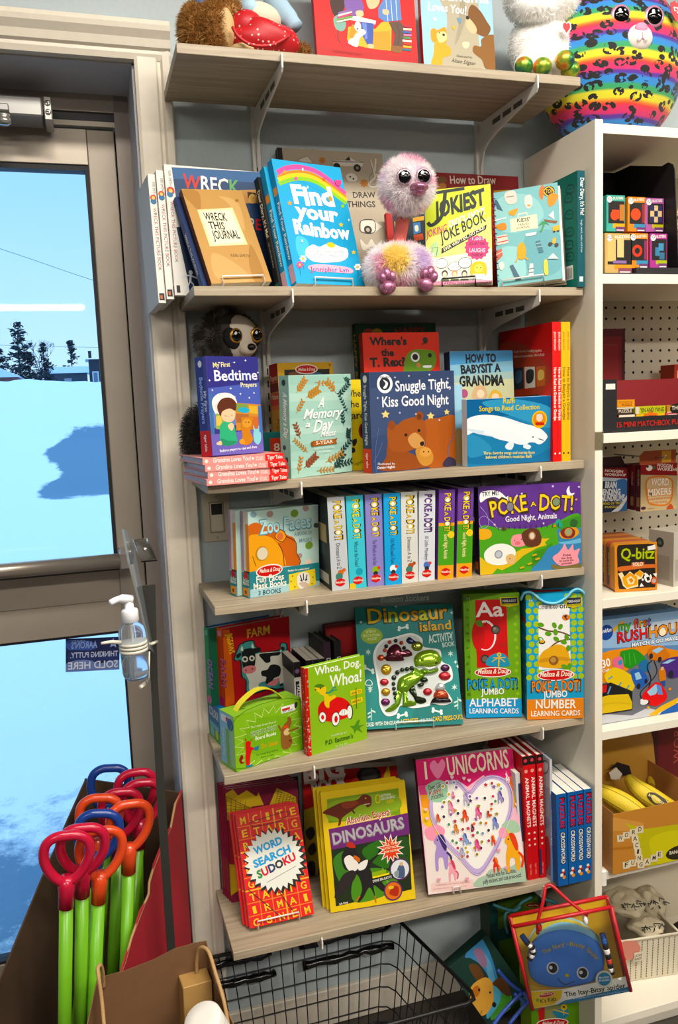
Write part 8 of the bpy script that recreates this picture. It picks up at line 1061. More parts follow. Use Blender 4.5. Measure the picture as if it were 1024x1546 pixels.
o0 = Vector((.9179,-.135,1.9745)); t = thing('leopard_plush', 'big round rainbow striped leopard spotted plush on top of the bookcase', 'soft toy', o0)
RC = Vector((0,0,.158))
def leo(t_, bs, N, L):
    co = N('TexCoord'); sp = N('SeparateXYZ'); L(co.outputs['Object'], sp.inputs[0])
    nz = N('TexNoise'); nz.inputs['Scale'].default_value = 7; L(co.outputs['Object'], nz.inputs['Vector'])
    m1 = N('Math'); m1.operation = 'MULTIPLY_ADD'; m1.inputs[1].default_value = .02; L(nz.outputs[0], m1.inputs[0]); L(sp.outputs['Z'], m1.inputs[2])
    mr = N('Math'); mr.operation = 'MULTIPLY'; mr.inputs[1].default_value = 1/.0715; L(m1.outputs[0], mr.inputs[0])
    fr = N('Math'); fr.operation = 'FRACT'; L(mr.outputs[0], fr.inputs[0])
    r = N('ValToRGB'); e = r.color_ramp.elements; e[0].position = 0; e[0].color = rgb('#d9cf1f'); e[1].position = 1; e[1].color = rgb('#d9c41f')
    for p, c_ in ((.14, '#d6d024'),(.20, '#2f9a58'),(.30, '#2a9a66'),(.36, '#1f86c8'),(.50, '#2a7fd0'),(.56, '#4a2a9a'),(.62, '#5a2590'),(.66, '#c8206a'),(.80, '#d8245a'),(.87, '#d8342a'),(.93, '#e0701f')): q = e.new(p); q.color = rgb(c_)
    L(fr.outputs[0], r.inputs[0])
    v = N('TexVoronoi'); v.inputs['Scale'].default_value = 43; v.inputs['Randomness'].default_value = .8; mp = N('Mapping'); mp.inputs['Scale'].default_value = (.8,.8,1.25); L(co.outputs['Object'], mp.inputs['Vector']); L(mp.outputs[0], v.inputs['Vector'])
    n2 = N('TexNoise'); n2.inputs['Scale'].default_value = 95; n2.inputs['Detail'].default_value = 1; L(co.outputs['Object'], n2.inputs['Vector'])
    g1 = N('Math'); g1.operation = 'GREATER_THAN'; g1.inputs[1].default_value = .14; L(v.outputs['Distance'], g1.inputs[0]); g2 = N('Math'); g2.operation = 'LESS_THAN'; g2.inputs[1].default_value = .47; L(v.outputs['Distance'], g2.inputs[0])
    g3 = N('Math'); g3.operation = 'GREATER_THAN'; g3.inputs[1].default_value = .43; L(n2.outputs[0], g3.inputs[0])
    a1 = N('Math'); a1.operation = 'MULTIPLY'; L(g1.outputs[0], a1.inputs[0]); L(g2.outputs[0], a1.inputs[1]); a2 = N('Math'); a2.operation = 'MULTIPLY'; L(a1.outputs[0], a2.inputs[0]); L(g3.outputs[0], a2.inputs[1])
    mx_ = N('MixRGB'); L(a2.outputs[0], mx_.inputs[0]); L(r.outputs[0], mx_.inputs[1]); mx_.inputs[2].default_value = rgb('#0b0a0c'); L(mx_.outputs[0], bs.inputs['Base Color']); bs.inputs['Roughness'].default_value = .75
    bs.inputs['Sheen Weight'].default_value = .2
lm = nodemat('m_rainbow_leopard', leo)
b = MB(); b.ball(RC, (.163,.118,.172), lm, 48,36, warp=lambda q: 1 if q.z > -.72 else 1+.02*(q.z+.72)); b.build('body', t)
fm = facing(RC, 0,-.17,-.02)
def seat(x, y): 
    k = 1-(x/.163)**2-(y/.172)**2; return .118*math.sqrt(max(k, 0))
for ex in (-.030,.040):
    eye(t, (ex+.001,.054, seat(ex, .054)-.001), fm, .0165, mat('#d99ab8', .3, metal=.4), .22)
b = MB(); b.ball((.007,.012, seat(.007,.012)-.010),(.0300,.0265,.021), mat('#ece4dd', .85), 26,16, fm); b.build('muzzle', t)
b = MB(); z_ = seat(.007,.012)+.0095
b.ball((.007,.026, z_-.004),(.0135,.0105,.0055), mat('#e08fae', .6), 18,12, fm); b.tube([fm @ Vector(q) for q in ((.007,.017, z_+.0022),(.007,.006, z_+.0022))], .0008, mat('#d9a8b0', .7), 6)
b.tube([fm @ Vector(q) for q in smooth_open([(-.004,.004, z_+.001),(.001,.001, z_+.002),(.007,.006, z_+.0022),(.013,.001, z_+.002),(.018,.004, z_+.001)], 4)], .0008, mat('#d9a8b0', .7), 6); b.build('nose', t)
for ex in (-.085,.085):
    b = MB(); b.ball((ex*.95,.150,.02),(.036,.044,.02), mat('#dc8fb4', .8), 20,14, fm); b.build('ear', t)
b = MB(); tp = fm @ Vector((.094,.072,.098)); b.prism([tp+Vector((dx, 0, dz)) for dx, dz in ((0,-.024),(-.015,-.004),(-.014,.012),(-.005,.016),(0,.011),(.005,.016),(.014,.012),(.015,-.004))], (0,.0015,0), mat('#c81f2c', .4)); A_ = Art(b, lambda u, v, e: tp+Vector((u, -.0005-e, v))); A_.text('#f4eeee', 'ty', -.009,-.004,.009,-.004,.011); b.build('heart_tag', t)


def book_stand(label, pose, w, t_, h, colr, x0=.22, x1=.78, lip=.011):
    root = thing('book_stand', label, 'book stand', M=pose_matrix(pose), group='wire book stands'); m = mat(colr, .35, metal=.2); r = .0016
    b = MB(); a, c = w*x0, w*x1
    b.tube([(a, t_+.0025, h*.55),(a, t_+.0025,-.0025),(a, -.0045,-.0025),(a, -.0062, lip),(c, -.0062, lip),(c, -.0045,-.0025),(c, t_+.0025,-.0025),(c, t_+.0025, h*.55)], r, m, 8, closed=True); b.build('wire_frame', root)
    b = MB(); Mi = pose_matrix(pose).inverted(); top = Vector((w*.5, t_+.003, h*.5)); wp = pose_matrix(pose) @ top; ft = Vector((wp.x, min(wp.y+.05,-.012), pose[2]-.0035)); b.tube([top, Mi @ ft], r, m, 8); b.build('back_leg', root)

book_stand('white wire stand under the kraft brown journal', (.0384,-.2050,1.6715,.231,.420,.082), .1228,.0310,.2002, '#d9d6ce', .18,.86)
book_stand('white wire stand under the blue rainbow books', (.1938,-.2150,1.6715,.291,.270,.015), .1557,.0360,.2453, '#d9d6ce', .25,.8)
book_stand('black wire stand under the lime joke book', (.4583,-.2000,1.6684,-.506,.200,.009), .1270,.0220,.1930, '#1a1a1a', .25,.75)
book_stand('white wire stand under the teal travel journal', (.6190,-.1900,1.6694,-.606,.200,.055), .1263,.0270,.1962, '#d2cfc8', .08,.72)
book_stand('white wire stand under the sudoku books', (.0418,-.2004,.4134,.005,.450,.007), .1334,.0370,.2178, '#e0dcd6', .12,.76)
book_stand('white wire stand peeping under the Dinosaur Island book', (.3071,-.1566,.7715,-.185,.392,-.022), .2158,.0140,.2567, '#cfe0dc', .33,.7)
book_stand('white wire stand peeping under the unicorn sticker book', (.4202,-.2189,.4132,-.157,.230,.019), .2161,.0240,.2795, '#e6e0da', .25,.32)

# ---- door, floor and hanging things
t = thing('door_closer', 'grey metal door closer screwed above the glass door', 'door closer', (-.28,.12,2.07)); o0 = t.location.copy(); cm = mat('#a8a7a4', .35, metal=.6)
b = MB(); b.box(Vector((-.62,.085,2.0372))-o0, Vector((-.2326,.16,2.0742))-o0, cm, .003); b.build('closer_body', t)
b = MB(); b.box(Vector((-.2302,.088,2.0313))-o0, Vector((-.2147,.165,2.0768))-o0, mat('#b5b2ab', .3, metal=.6), .002)
for z in (2.0637,2.0468):
    M_ = Matrix.Translation(Vector((-.2224,.0878, z))-o0) @ Matrix.Rotation(PI/2,4, 'X'); b.lathe([(.0058,0),(.0055,.0012),(.003,.0018),(0,.0019)], mat('#c9c6be', .25, metal=.8), 16, M_); b.box((-.004,-.0006,.0019),(.004,.0006,.0022), black_m, M=M_); b.box((-.0006,-.004,.0019),(.0006,.004,.0022), black_m, M=M_)
b.build('end_bracket', t)
b = MB(); b.box(Vector((-.62,.055,2.0342))-o0, Vector((-.2936,.085,2.0478))-o0, cm, .002); M_ = Matrix.Translation(Vector((-.3050,.068,2.0106))-o0); b.lathe([(.008,0),(.0135,.004),(.0135,.012),(.010,.013),(.012,.016),(.012,.020)], mat('#bdbab2', .25, metal=.7), 20, M_); b.build('arm', t)
t = thing('light_switch', 'beige rocker light switch plate under the third shelf', 'light switch', (.052,0,1.222)); b = MB(); b.box((-.030,-.005,-.052),(.030,-.0005,.052), mat('#c2b7a0', .4), .002); b.build('plate', t)
b = MB(); b.box((-.0155,-.0062,-.033),(.0155,-.004,.033), mat('#8d8370', .4), .001); b.box((-.0135,-.0085,-.031),(.0135,-.005,.031), mat('#cfc5ae', .3), .002); b.build('rocker', t)
b = MB(); b.box((-.0115,-.0092,.006),(.0115,-.008,.029), mat('#171512', .3)); b.build('dark_lens', t)
for z in (-.043,.043):
    b = MB(); b.lathe([(.003,0),(.0025,.001),(0,.0012)], mat('#b5ab96', .3), 10, Matrix.Translation((0,-.005, z)) @ Matrix.Rotation(PI/2,4, 'X')); b.build('screw', t)

pack('window_sticker', 'mirrored dark blue sold here sticker on the lower door glass', 'sticker', (-.2834,.1985,.8671,.000,.000,-.077),(.1185,.0008,.0774), cols=('#1d2552',), parts=('sheet', 'pages'), art={'F':keep(['r #1d2552 0 0 296 193;p #3a55a0 0 176 2 180 12 184 26 186 43 186 60 186 75 185 89 184 102 182 115 180 127 178 138 174 146 170 155 164 162 159 166 153 169 148 168 142 166 136 161 131 154 127 146 124 134 122 120 122 105 123 90 124 75 125 62 126 48 126 34 126 22 128 14 132 7 139 1 150 0 155;p #27366e 10 93 10 98 12 102 15 106 21 110 29 112 41 114 56 115 72 115 90 114 106 113 122 111 136 108 152 106 168 103 185 101 205 100 229 101 252 102 273 102 288 100 296 95 296 94 296 71 292 66 284 62 274 60 262 58 247 57 232 56 216 56 198 56 178 56 158 56 138 57 116 57 91 57 67 57 45 58 29 61 19 66 13 72 10 80 10 87;p #6f86c2 0 0 0 45 2 48 12 54 27 60 43 64 60 67 76 68 89 69 102 68 114 66 126 64 138 61 147 58 155 53 162 48 172 44 185 42 205 44 230 49 256 55 280 59 296 57 296 57 296 0;s #a9b6da 261 158 28 -1 0 30 5 45;p #1d2552 255 169 267 170 264 150 257 150'])})
o_ = LAST(); b = MB(); A_ = Art(b, lambda u, v, e: (u, -e-.0006, v))
for s_, u0, u1, v0, hh, c_ in (("AARON'S", .10,.58,.70,.20, '#8ea6d8'),('CRAZY', .10,.36,.885,.07, '#8ea6d8'),('THINKING PUTTY.', .08,.97,.42,.16, '#c9d2ea'),('SOLD HERE', .04,.975,.08,.21, '#dfe6f4')): A_.text(c_, s_, u0*.1185, v0*.0774, u1*.1185, v0*.0774, hh*.0774, 'b', 0,0, True)
b.build('mirrored_lettering', o_)

t = thing('sign_stand', 'thin dark metal sign stand with clear holder in front of the door', 'sign stand', (-.105,-.22,0)); o0 = t.location.copy(); pm_ = mat('#3c3b37', .45, metal=.4)
b = MB(); b.prism([Vector(p)-o0 for p in ((-.1211,-.22,1.135),(-.0981,-.22,1.135),(-.1057,-.22,.955),(-.1067,-.22,.70),(-.1097,-.22,.01),(-.1247,-.22,.01),(-.1227,-.22,.70),(-.1186,-.22,.955))], (0,.006,0), pm_); b.build('pole', t)
b = MB(); b.box((-.018,-.075,.0005),(.032,.045,.007), pm_, .001); b.build('base', t)
b = MB(); sg = [Vector(p)-o0 for p in [(-.155,-.370,1.262),(-.148,-.320,1.251),(-.134,-.235,1.204),(-.126,-.230,1.138),(-.113,-.230,1.010),(-.123,-.300,1.039),(-.136,-.340,1.135),(-.149,-.365,1.206)]]; b.prism(sg, (.0035,.001,0), mat('#a9b3b8', .12, metal=.5)); b.build('sign_panel', t)
b = MB(); cs_ = [Vector(p)-o0 for p in [(-.130,-.175,1.214),(-.104,-.165,1.213),(-.093,-.235,1.181),(-.122,-.250,1.184)]]; b.prism(cs_, (0,0,.002), glass_mat('m_acrylic', '#e9ece8', .3,.05)); b.build('clear_ledge', t)
b = MB(); b.ball(Vector((-.111,-.205,1.199))-o0,.0045, mat('#c9c7c0', .2, metal=.9), 12,8); b.build('screw', t)

t = thing('sanitizer_bottle', 'clear pump bottle of hand sanitizer taped to the sign stand', 'bottle', (-.147,-.335,1.000)); o0 = Vector((-.147,-.335,1.000)); ax_ = Vector((-.150,-.335,1.103))-o0; H_ = ax_.length; R_ = Vector((0,0,1)).rotation_difference(ax_).to_matrix().to_4x4()
cl_ = nodemat('m_clear_plastic', lambda t_, b_, N, L: [b_.inputs[k].__setattr__('default_value', v_) for k, v_ in (('Base Color', (.86,.92,.98,1)),('Roughness', .06),('Transmission Weight', .92),('IOR', 1.15))])
b = MB(); b.lathe([(.0,0),(.016,.001),(.0205,.005),(.0225,.014),(.0225, H_*.80),(.0205, H_*.88),(.013, H_*.95),(.0105, H_)], cl_, 28, R_); b.build('bottle_body', t)
b = MB(); b.lathe([(0,.004),(.0185,.006),(.0208,.014),(.0208, H_*.42),(0, H_*.42)], nodemat('m_gel', lambda t_, b_, N, L: [b_.inputs[k].__setattr__('default_value', v_) for k, v_ in (('Base Color', (.8,.9,1,1)),('Roughness', .03),('Transmission Weight', .95),('IOR', 1.2))]), 24, R_); b.build('gel', t)
wp_ = mat('#e3e4e8', .35); b = MB(); b.lathe([(.0125, H_*.97),(.0140, H_*.98),(.0140, H_*1.15),(.0125, H_*1.18),(.0075, H_*1.20),(.0070, H_*1.36),(0, H_*1.37)], wp_, 20, R_)
q0 = R_ @ Vector((0,0, H_*1.34)); q1 = Vector((-.182,-.345,1.137))-o0; b.tube(smooth_open([q0+Vector((.006,0,0)), q0*.5+q1*.5+Vector((0,0,.004)), q1], 5), [.0075]*5+[.0055]*5+[.0035], wp_, 12); b.tube([R_ @ Vector((0,0, H_*.97)), R_ @ Vector((0,0, H_*.15))], .002, wp_, 8); b.build('pump', t)
tp_ = mat('#d8d3c4', .45); b = MB()
for k in (.50,.56,.62): b.lathe([(.0229, H_*(k-.022)),(.0236, H_*(k-.018)),(.0236, H_*(k+.018)),(.0229, H_*(k+.022))], tp_, 28, R_)
b.tube([Vector(p)-o0 for p in [(-.200,-.362,1.076),(-.184,-.356,1.075),(-.169,-.348,1.070)]], [.0022,.003,.0035], tp_, 8); b.tube([Vector(p)-o0 for p in [(-.142,-.345,.989),(-.127,-.240,.961),(-.127,-.335,1.001),(-.122,-.315,1.039)]], [.0036,.0034,.0016,.0014], tp_, 8); b.tube([Vector(p)-o0 for p in [(-.122,-.210,1.017),(-.114,-.270,1.040),(-.102,-.214,1.027)]], .003, tp_, 8); b.build('tape', t)


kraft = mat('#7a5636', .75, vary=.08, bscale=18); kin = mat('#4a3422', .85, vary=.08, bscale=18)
t = thing('shovel_carton', 'torn open red and brown cardboard carton of toy shovels by the door', 'carton', (-.061,-.05,0)); o0 = t.location.copy()
BR = Vector((-.061,-.05,0)); BL = Vector((-.256,.08,0)); dd_ = Vector((-.555,-.832,0)); FR = BR+dd_*.36; FL = BL+dd_*.40; up = lambda p, z: p+Vector((0,0, z))-o0
nb_ = Vector((.555,.832,0))*.004
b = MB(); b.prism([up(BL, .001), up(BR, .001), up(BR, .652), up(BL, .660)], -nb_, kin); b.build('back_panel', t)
ed = [(0,.655),(.03,.64),(.055,.60),(.075,.597),(.105,.578),(.13,.56),(.15,.535),(.155,.515),(.19,.50),(.225,.47),(.252,.445),(.30,.41),(.36,.37)]; rr = random.Random(5)
nr_ = Vector((-.832,.555,0))*.004
b = MB(); b.prism([up(BR+dd_*s, z+rr.uniform(-.004,.004)) for s, z in ed]+[up(FR, .001), up(BR, .001)], nr_, mat('#9c1f2c', .5, vary=.06, bscale=12)); b.build('side_panel', t)['label'] = 'red printed torn side panel'
b = MB(); b.tube([up(BR+dd_*s+nr_*.5, z+rr.uniform(-.004,.004)) for s, z in ed], .0026, mat('#b08a5c', .9), 5); b.build('torn_edge', t)
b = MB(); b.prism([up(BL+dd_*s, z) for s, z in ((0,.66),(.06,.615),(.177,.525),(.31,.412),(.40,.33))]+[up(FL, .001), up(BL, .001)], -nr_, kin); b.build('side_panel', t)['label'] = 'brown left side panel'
b = MB(); b.prism([up(FL, .001), up(FR, .001), up(FR, .16), up(FL, .16)], nb_*.5, kraft); b.build('front_panel', t)
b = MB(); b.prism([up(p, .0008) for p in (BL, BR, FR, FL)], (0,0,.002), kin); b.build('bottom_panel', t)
green_ = mat('#6cae1f', .3); SHC = {'r': mat('#b81236', .22), 'o': mat('#d4451a', .22), 'b': mat('#173a86', .22)}
def shovel(label, top, bot, turn, c, blade):
    """D grip, green shaft and scoop; built along its own axis then posed"""
    top = Vector(top); bot = Vector(bot); ax = (top-bot).normalized(); Lg = (top-bot).length; fx = Vector((math.cos(turn), math.sin(turn), 0)); fx = (fx-ax*fx.dot(ax)).normalized(); fy = ax.cross(fx)
    t = thing('toy_shovel', label, 'toy shovel', group='toy shovels with green shafts', M=Matrix(((fx.x, fy.x, ax.x, bot.x),(fx.y, fy.y, ax.y, bot.y),(fx.z, fy.z, ax.z, bot.z),(0,0,0,1))))
    g = SHC[c]; b = MB(); k = Lg
    ring = smooth_closed([(-.020,0, k+.041),(0,0, k+.043),(.020,0, k+.041),(.0345,0, k+.028),(.037,0, k+.004),(.030,0, k-.018),(.017,0, k-.036),(.0,0, k-.046),(-.017,0, k-.036),(-.030,0, k-.018),(-.037,0, k+.004),(-.0345,0, k+.028)], 5)
    b.tube(ring, .0085, g, 14, closed=True); b.tube([(0,0, k-.035),(0,0, k-.052),(0,0, k-.062),(0,0, k-.092)], [.011,.0145,.0135,.0135], g, 18); b.build('grip', t)
    b = MB(); b.tube([(0,0,.10),(0,0, k-.088)], .0115, green_, 20); b.build('shaft', t)
    b = MB(); gb = SHC[blade]; b.tube([(0,0,.16),(0,0,.10),(0,0,.07)], [.0140,.0145,.018], gb, 16)
    o = [(-.02,.10),(.02,.10),(.045,.085),(.05,.02),(.035,.002),(-.035,.002),(-.05,.02),(-.045,.085)]; b.prism([(x, .004-.25*abs(x)*.2, z) for x, z in o], (0,.004,0), gb, bev=.001); b.build('scoop', t)

shovel('front left crimson gripped toy shovel', (-.2833,-.3300,.7014),(-.3468,-.2621,.006), .00, 'r', 'o')
shovel('second crimson gripped toy shovel right behind the front one', (-.2579,-.3020,.6969),(-.3190,-.2025,.006), .00, 'r', 'r')
shovel('orange gripped toy shovel in front of the lower blue grip', (-.2295,-.2720,.6676),(-.3039,-.2607,.006), .10, 'o', 'o')
shovel('blue gripped toy shovel in the middle of the carton', (-.2331,-.2050,.6679),(-.3515,-.2150,.006), .00, 'b', 'b')
shovel('orange gripped toy shovel behind the middle blue one', (-.2293,-.1650,.6788),(-.3201,-.1950,.006), .00, 'o', 'r')
shovel('orange gripped toy shovel leaning towards the metal pole', (-.1746,-.1900,.6687),(-.2413,-.2122,.006), .15, 'o', 'r')
shovel('crimson gripped toy shovel at the centre back', (-.1894,-.1150,.6605),(-.2691,-.1450,.006), .05, 'r', 'b')
shovel('crimson gripped toy shovel half behind the metal pole', (-.1469,-.1000,.6664),(-.2431,-.1100,.006), .10, 'r', 'r')
shovel('rear crimson gripped toy shovel behind the pole', (-.1547,-.0600,.6720),(-.1914,-.0832,.006), .05, 'r', 'o')
shovel('blue gripped toy shovel standing at the very back of the carton', (-.2075,-.0200,.6734),(-.2925,-.0300,.006), .00, 'b', 'r')

t = thing('paper_bag', 'brown kraft paper shopping bag with twisted handles at the front left', 'bag', (-.15,-.46,0)); o0 = t.location.copy(); kp = mat('#6f4d2f', .7, bump=.25, bscale=25, vary=.06)
A0, A1, B0, B1 = Vector((-.248,-.40,0)), Vector((-.063,-.375,0)), Vector((-.29,-.57,0)), Vector((-.03,-.535,0)); z_ = .525
up = lambda p, z: p+Vector((0,0, z))-o0
topl = [up(A0, z_-.004), up(A0.lerp(A1,.25), z_-.006), up(A0.lerp(A1,.5), z_-.002), up(A0.lerp(A1,.7), z_+.006), up(A0.lerp(A1,.88), z_+.005), up(A1, z_+.002)]
b = MB(); b.prism([up(A0,.001)]+topl+[up(A1,.001)], (0,-.0016,0), kp); b.build('back_panel', t)
b = MB(); b.prism([up(A1,.001), up(A1, z_+.002), up(A1.lerp(B1,.5)+Vector((-.012,0,0)), z_-.03), up(B1, z_-.085), up(B1,.001)], (-.0016,0,0), kp); b.build('side_panel', t)
b = MB(); b.prism([up(A0,.001), up(A0, z_-.004), up(A0.lerp(B0,.5), z_-.03), up(B0, z_-.085), up(B0,.001)], (.0016,0,0), kp); b.build('side_panel', t)
b = MB(); b.prism([up(B0,.001), up(B0, z_-.085), up(B1, z_-.085), up(B1,.001)], (0,.0016,0), kp); b.prism([up(A0,.0005), up(A1,.0005), up(B1,.0005), up(B0,.0005)], (0,0,.0016), kp); b.build('front_panel', t)
hm_ = mat('#b08a58', .7, bump=.5, bscale=600)
for pts in ([(-.083,-.385,.448),(-.084,-.390,.498),(-.078,-.400,.532),(-.066,-.420,.538),(-.059,-.450,.515),(-.052,-.480,.487),(-.049,-.500,.454)], [(-.241,-.470,.482),(-.242,-.450,.515),(-.244,-.440,.546),(-.245,-.430,.557),(-.240,-.420,.555),(-.238,-.410,.530),(-.239,-.402,.503)]):
    b = MB(); b.tube(smooth_open([Vector(p)-o0 for p in pts], 5), .0032, hm_, 8); b.build('handle', t)

pack('small_carton', 'small plain kraft box standing inside the paper bag', 'box', (-.1163,-.4300,.3000,.100,.050,-.030),(.0500,.0500,.1818), cols=('#b5905c',))
t = thing('paper_roll', 'white printed paper roll sticking out of the paper bag', 'paper roll', (-.091,-.525,.494)); b = MB(); M_ = Matrix.Rotation(-.35,4, 'Y') @ Matrix.Rotation(.25,4, 'X'); b.lathe([(.012,.006),(.029,.006),(.031,.003),(.031,-.20),(.012,-.20)], mat('#dcd8cf', .6), 28, M_)
for k in range(9): b.lathe([(.0312,-.014-k*.012),(.0312,-.0148-k*.012)], mat('#8f8b84', .6), 28, M_)
b.build('roll', t)

t = thing('wire_basket', 'black wire basket on the floor under the lowest shelf', 'basket', (.2,-.19,0)); o0 = t.location.copy()
top_ = [Vector(p)-o0 for p in ((-.06,-.028,.25),(.41,-.028,.25),(.473,-.347,.25),(-.10,-.347,.25))]; bot_ = [Vector(p)-o0 for p in ((-.03,-.055,.012),(.375,-.055,.012),(.425,-.315,.012),(-.065,-.315,.012))]
wm_ = mat('#26262a', .35, metal=.5); bk2 = mat('#0f0f10', .4)
def rcorner(P, k=.12):
    o = []
    for i in range(4):
        a, c, d = P[i-1], P[i], P[(i+1) % 4]; o += [c+(a-c).normalized()*.028, c+(a-c).normalized()*.008+(d-c).normalized()*.008, c+(d-c).normalized()*.028]
    return o
b = MB(); b.tube(rcorner(top_), .0042, bk2,8, closed=True); b.build('rim', t)
b = MB(); lv = lambda f: [p*(1-f)+q*f for p, q in zip(top_, bot_)]
for f in (.22,.44,.66,.85): b.tube(rcorner(lv(f)), .0016, wm_, 6, closed=True)
b.build('side_wires', t)
b = MB()
for s in range(4):
    a, c, d, e = top_[s], top_[(s+1) % 4], bot_[s], bot_[(s+1) % 4]; n = 17 if s % 2 == 0 else 11
    for i in range(1, n): b.tube([a.lerp(c, i/n), d.lerp(e, i/n)], .0014, wm_, 5, cap=False)
b.build('upright_wires', t)
b = MB(); b.tube(rcorner(bot_), .003, wm_, 6, closed=True)
for i in range(1,13): b.tube([bot_[0].lerp(bot_[1], i/13), bot_[3].lerp(bot_[2], i/13)], .0014, wm_, 5)
for i in range(1,8): b.tube([bot_[0].lerp(bot_[3], i/8), bot_[1].lerp(bot_[2], i/8)], .0014, wm_, 5)
b.build('bottom_wires', t)
b = MB()
for u0, u1 in ((.06,.36),(.50,.97)):
    for f in (.10,.30):
        p = top_[0].lerp(top_[1], u0); q = top_[0].lerp(top_[1], u1); d = (bot_[0]-top_[0])*f; L_ = []
        for i in range(13): L_.append(p.lerp(q, i/12)+d+Vector((0,.006+.005*pnoise(Vector((i*1.7, f*9, u0*5))), .004*pnoise(Vector((i*2.1,4, f*7))))))
        b.tube(L_, [.009+.004*pnoise(Vector((i*1.3, f*5, u1*9))) for i in range(13)], mat('#0b0b0c', .18), 10)
b.build('black_wrap', t)

pack('card_set', 'green alphabet cards box standing on the floor below the spider bag', 'toy box', (.6640,-.2150,.0006,.000,.030,.000),(.1250,.0500,.2620), cols=('#5f8f24', '#86a83a', '#5f8f24'), art={'F':keep(['r #5f8f24 0 0 312 655;p #b8282c 41 192 86 188 84 111 48 112;p #8a8a5a 86 188 223 161 231 81 93 109;c #2f7f9a 135 141 168 150 223 144 240 96 184 84;l #d9b83a 6 140 157 240 104;e #d9b83a 209 152 20 -5 0 -19;e #4a3a2a 209 152 9 -2 0 -9;l #d9b83a 4 209 152 208 104;e #f3ece0 134 76 103 -21 2 -30;e #b8161c 134 76 97 -20 1 -24',('Melissa & Doug','#f0e0d0',65,83,207,54,38,'b',0,.2)])})
pack('card_set', 'green card box at the back, coloured dark for the shade under the lowest shelf', 'toy box', (.6180,-.1150,.0006,.020,.030,.000),(.1500,.0500,.2950), cols=('#3f5a1c', '#24401a', '#3f5a1c'), art={'F':keep(['r #3f5a1c 0 0 375 738;r #123a3a 0 0 52 738;r #123a3a 322 0 375 738;r #123a3a 0 457 375 531;r #2f4a1a 0 0 375 148;e #7a5a2a 289 624 56 -13 0 -18;e #5a1416 289 624 50 -12 0 -14',('Melissa & Doug','#b89a7a',256,626,322,614,18,'b',0,.2)])})  # green, edges and logo darkened to paint in the shade below the shelf
b = MB()
for pts in ([(.652,-.130,.215),(.640,-.140,.253),(.644,-.140,.273),(.669,-.140,.276),(.684,-.140,.289),(.710,-.140,.297)], [(.611,-.140,.301),(.634,-.145,.289),(.663,-.145,.277),(.678,-.145,.284)], [(.736,-.140,.288),(.770,-.140,.269),(.789,-.140,.247),(.798,-.140,.227)], [(.690,-.135,.238),(.724,-.140,.237),(.757,-.135,.224)]): b.tube(smooth_open(pts, 6), .0034, mat('#3a7f8a', .6, bump=.5, bscale=700), 8)
tag(b.build('teal_cord'), 'teal cord loops hanging in front of the shade darkened green card box', 'cord')
pack('cloth_book', 'tilted dog faced cloth book leaning on the wall beside the basket', 'soft book', (.5665,-.1989,.0506,-.050,.120,.531),(.1124,.0320,.1736), cols=('#14352c', '#c8862e', '#14352c'), rough=.7, art={'F':keep(['r #14352c 0 0 281 434;p #3f7fae 112 422 121 429 132 434 246 434 247 420 246 404 244 387 242 370 240 354 236 336 232 318 228 300 223 282 218 264 212 246 205 228 199 210 193 192 188 172 184 152 180 131 175 112 169 96 160 83 150 72 140 62 129 57 120 55 112 58 102 65 95 75 90 88 90 104 98 123 110 146 126 172 140 197 150 220 155 242 158 263 158 283 158 302 156 320 154 337 149 354 144 368 138 382 134 393 128 402 120 408 114 412 111 417;c #5f9fc4 205 361 210 293 180 204 143 120 118 143 161 252;c #8a6a86 169 414 210 399 204 330 177 291 156 320;c #4f9a3a 103 92 169 96 199 48 143 12 71 14 30 31;p #7fae4a 115 17 126 17 138 14 148 8 157 2 158 0 72 0 84 6 101 14;c #57a8c4 24 68 151 176 172 146 138 82 39 44;c #5f3c1a 96 353 116 367 143 332 142 270 124 243 94 244 90 284;c #5a3818 149 189 202 189 223 144 206 73 186 60 167 108 159 158;p #d9a24e 15 236 22 244 30 250 38 256 46 260 55 263 64 265 74 265 85 264 95 263 105 261 114 258 122 256 130 252 138 248 144 242 148 234 151 226 154 216 154 206 154 196 151 185 146 175 141 164 134 154 128 144 123 134 118 124 112 115 104 106 96 99 84 92 70 86 56 80 42 76 29 74 18 76 7 80 0 84 0 209 2 214 9 226;e #b8702e 54 220 14 -20 -25 -20;e #1d1510 72 214 5 -5 -5 -7;e #1d1510 113 158 4 -4 -4 -6;c #1a1412 86 97 102 98 103 76 88 69 80 82;l #5a3a1c 3 3 98 21 108']),
 'R':['r #b8782a 0 0 80 434;r #d8562a 24 174 48 391']})
b = MB(); bm_ = mat('#2a4fa8', .25)
for pts in ([(.581,-.215,.198),(.603,-.225,.169),(.632,-.230,.141)], [(.629,-.235,.145),(.601,-.240,.132),(.571,-.245,.114),(.551,-.250,.099)], [(.632,-.235,.145),(.643,-.235,.121),(.626,-.240,.112),(.591,-.245,.086)], [(.611,-.235,.147),(.629,-.235,.127),(.632,-.235,.114)]): b.tube(smooth_open(pts, 5), .0042, bm_, 8)
tag(b.build('blue_bag_trim'), 'blue plastic bag straps crossing in front of the dog cloth book', 'strap')

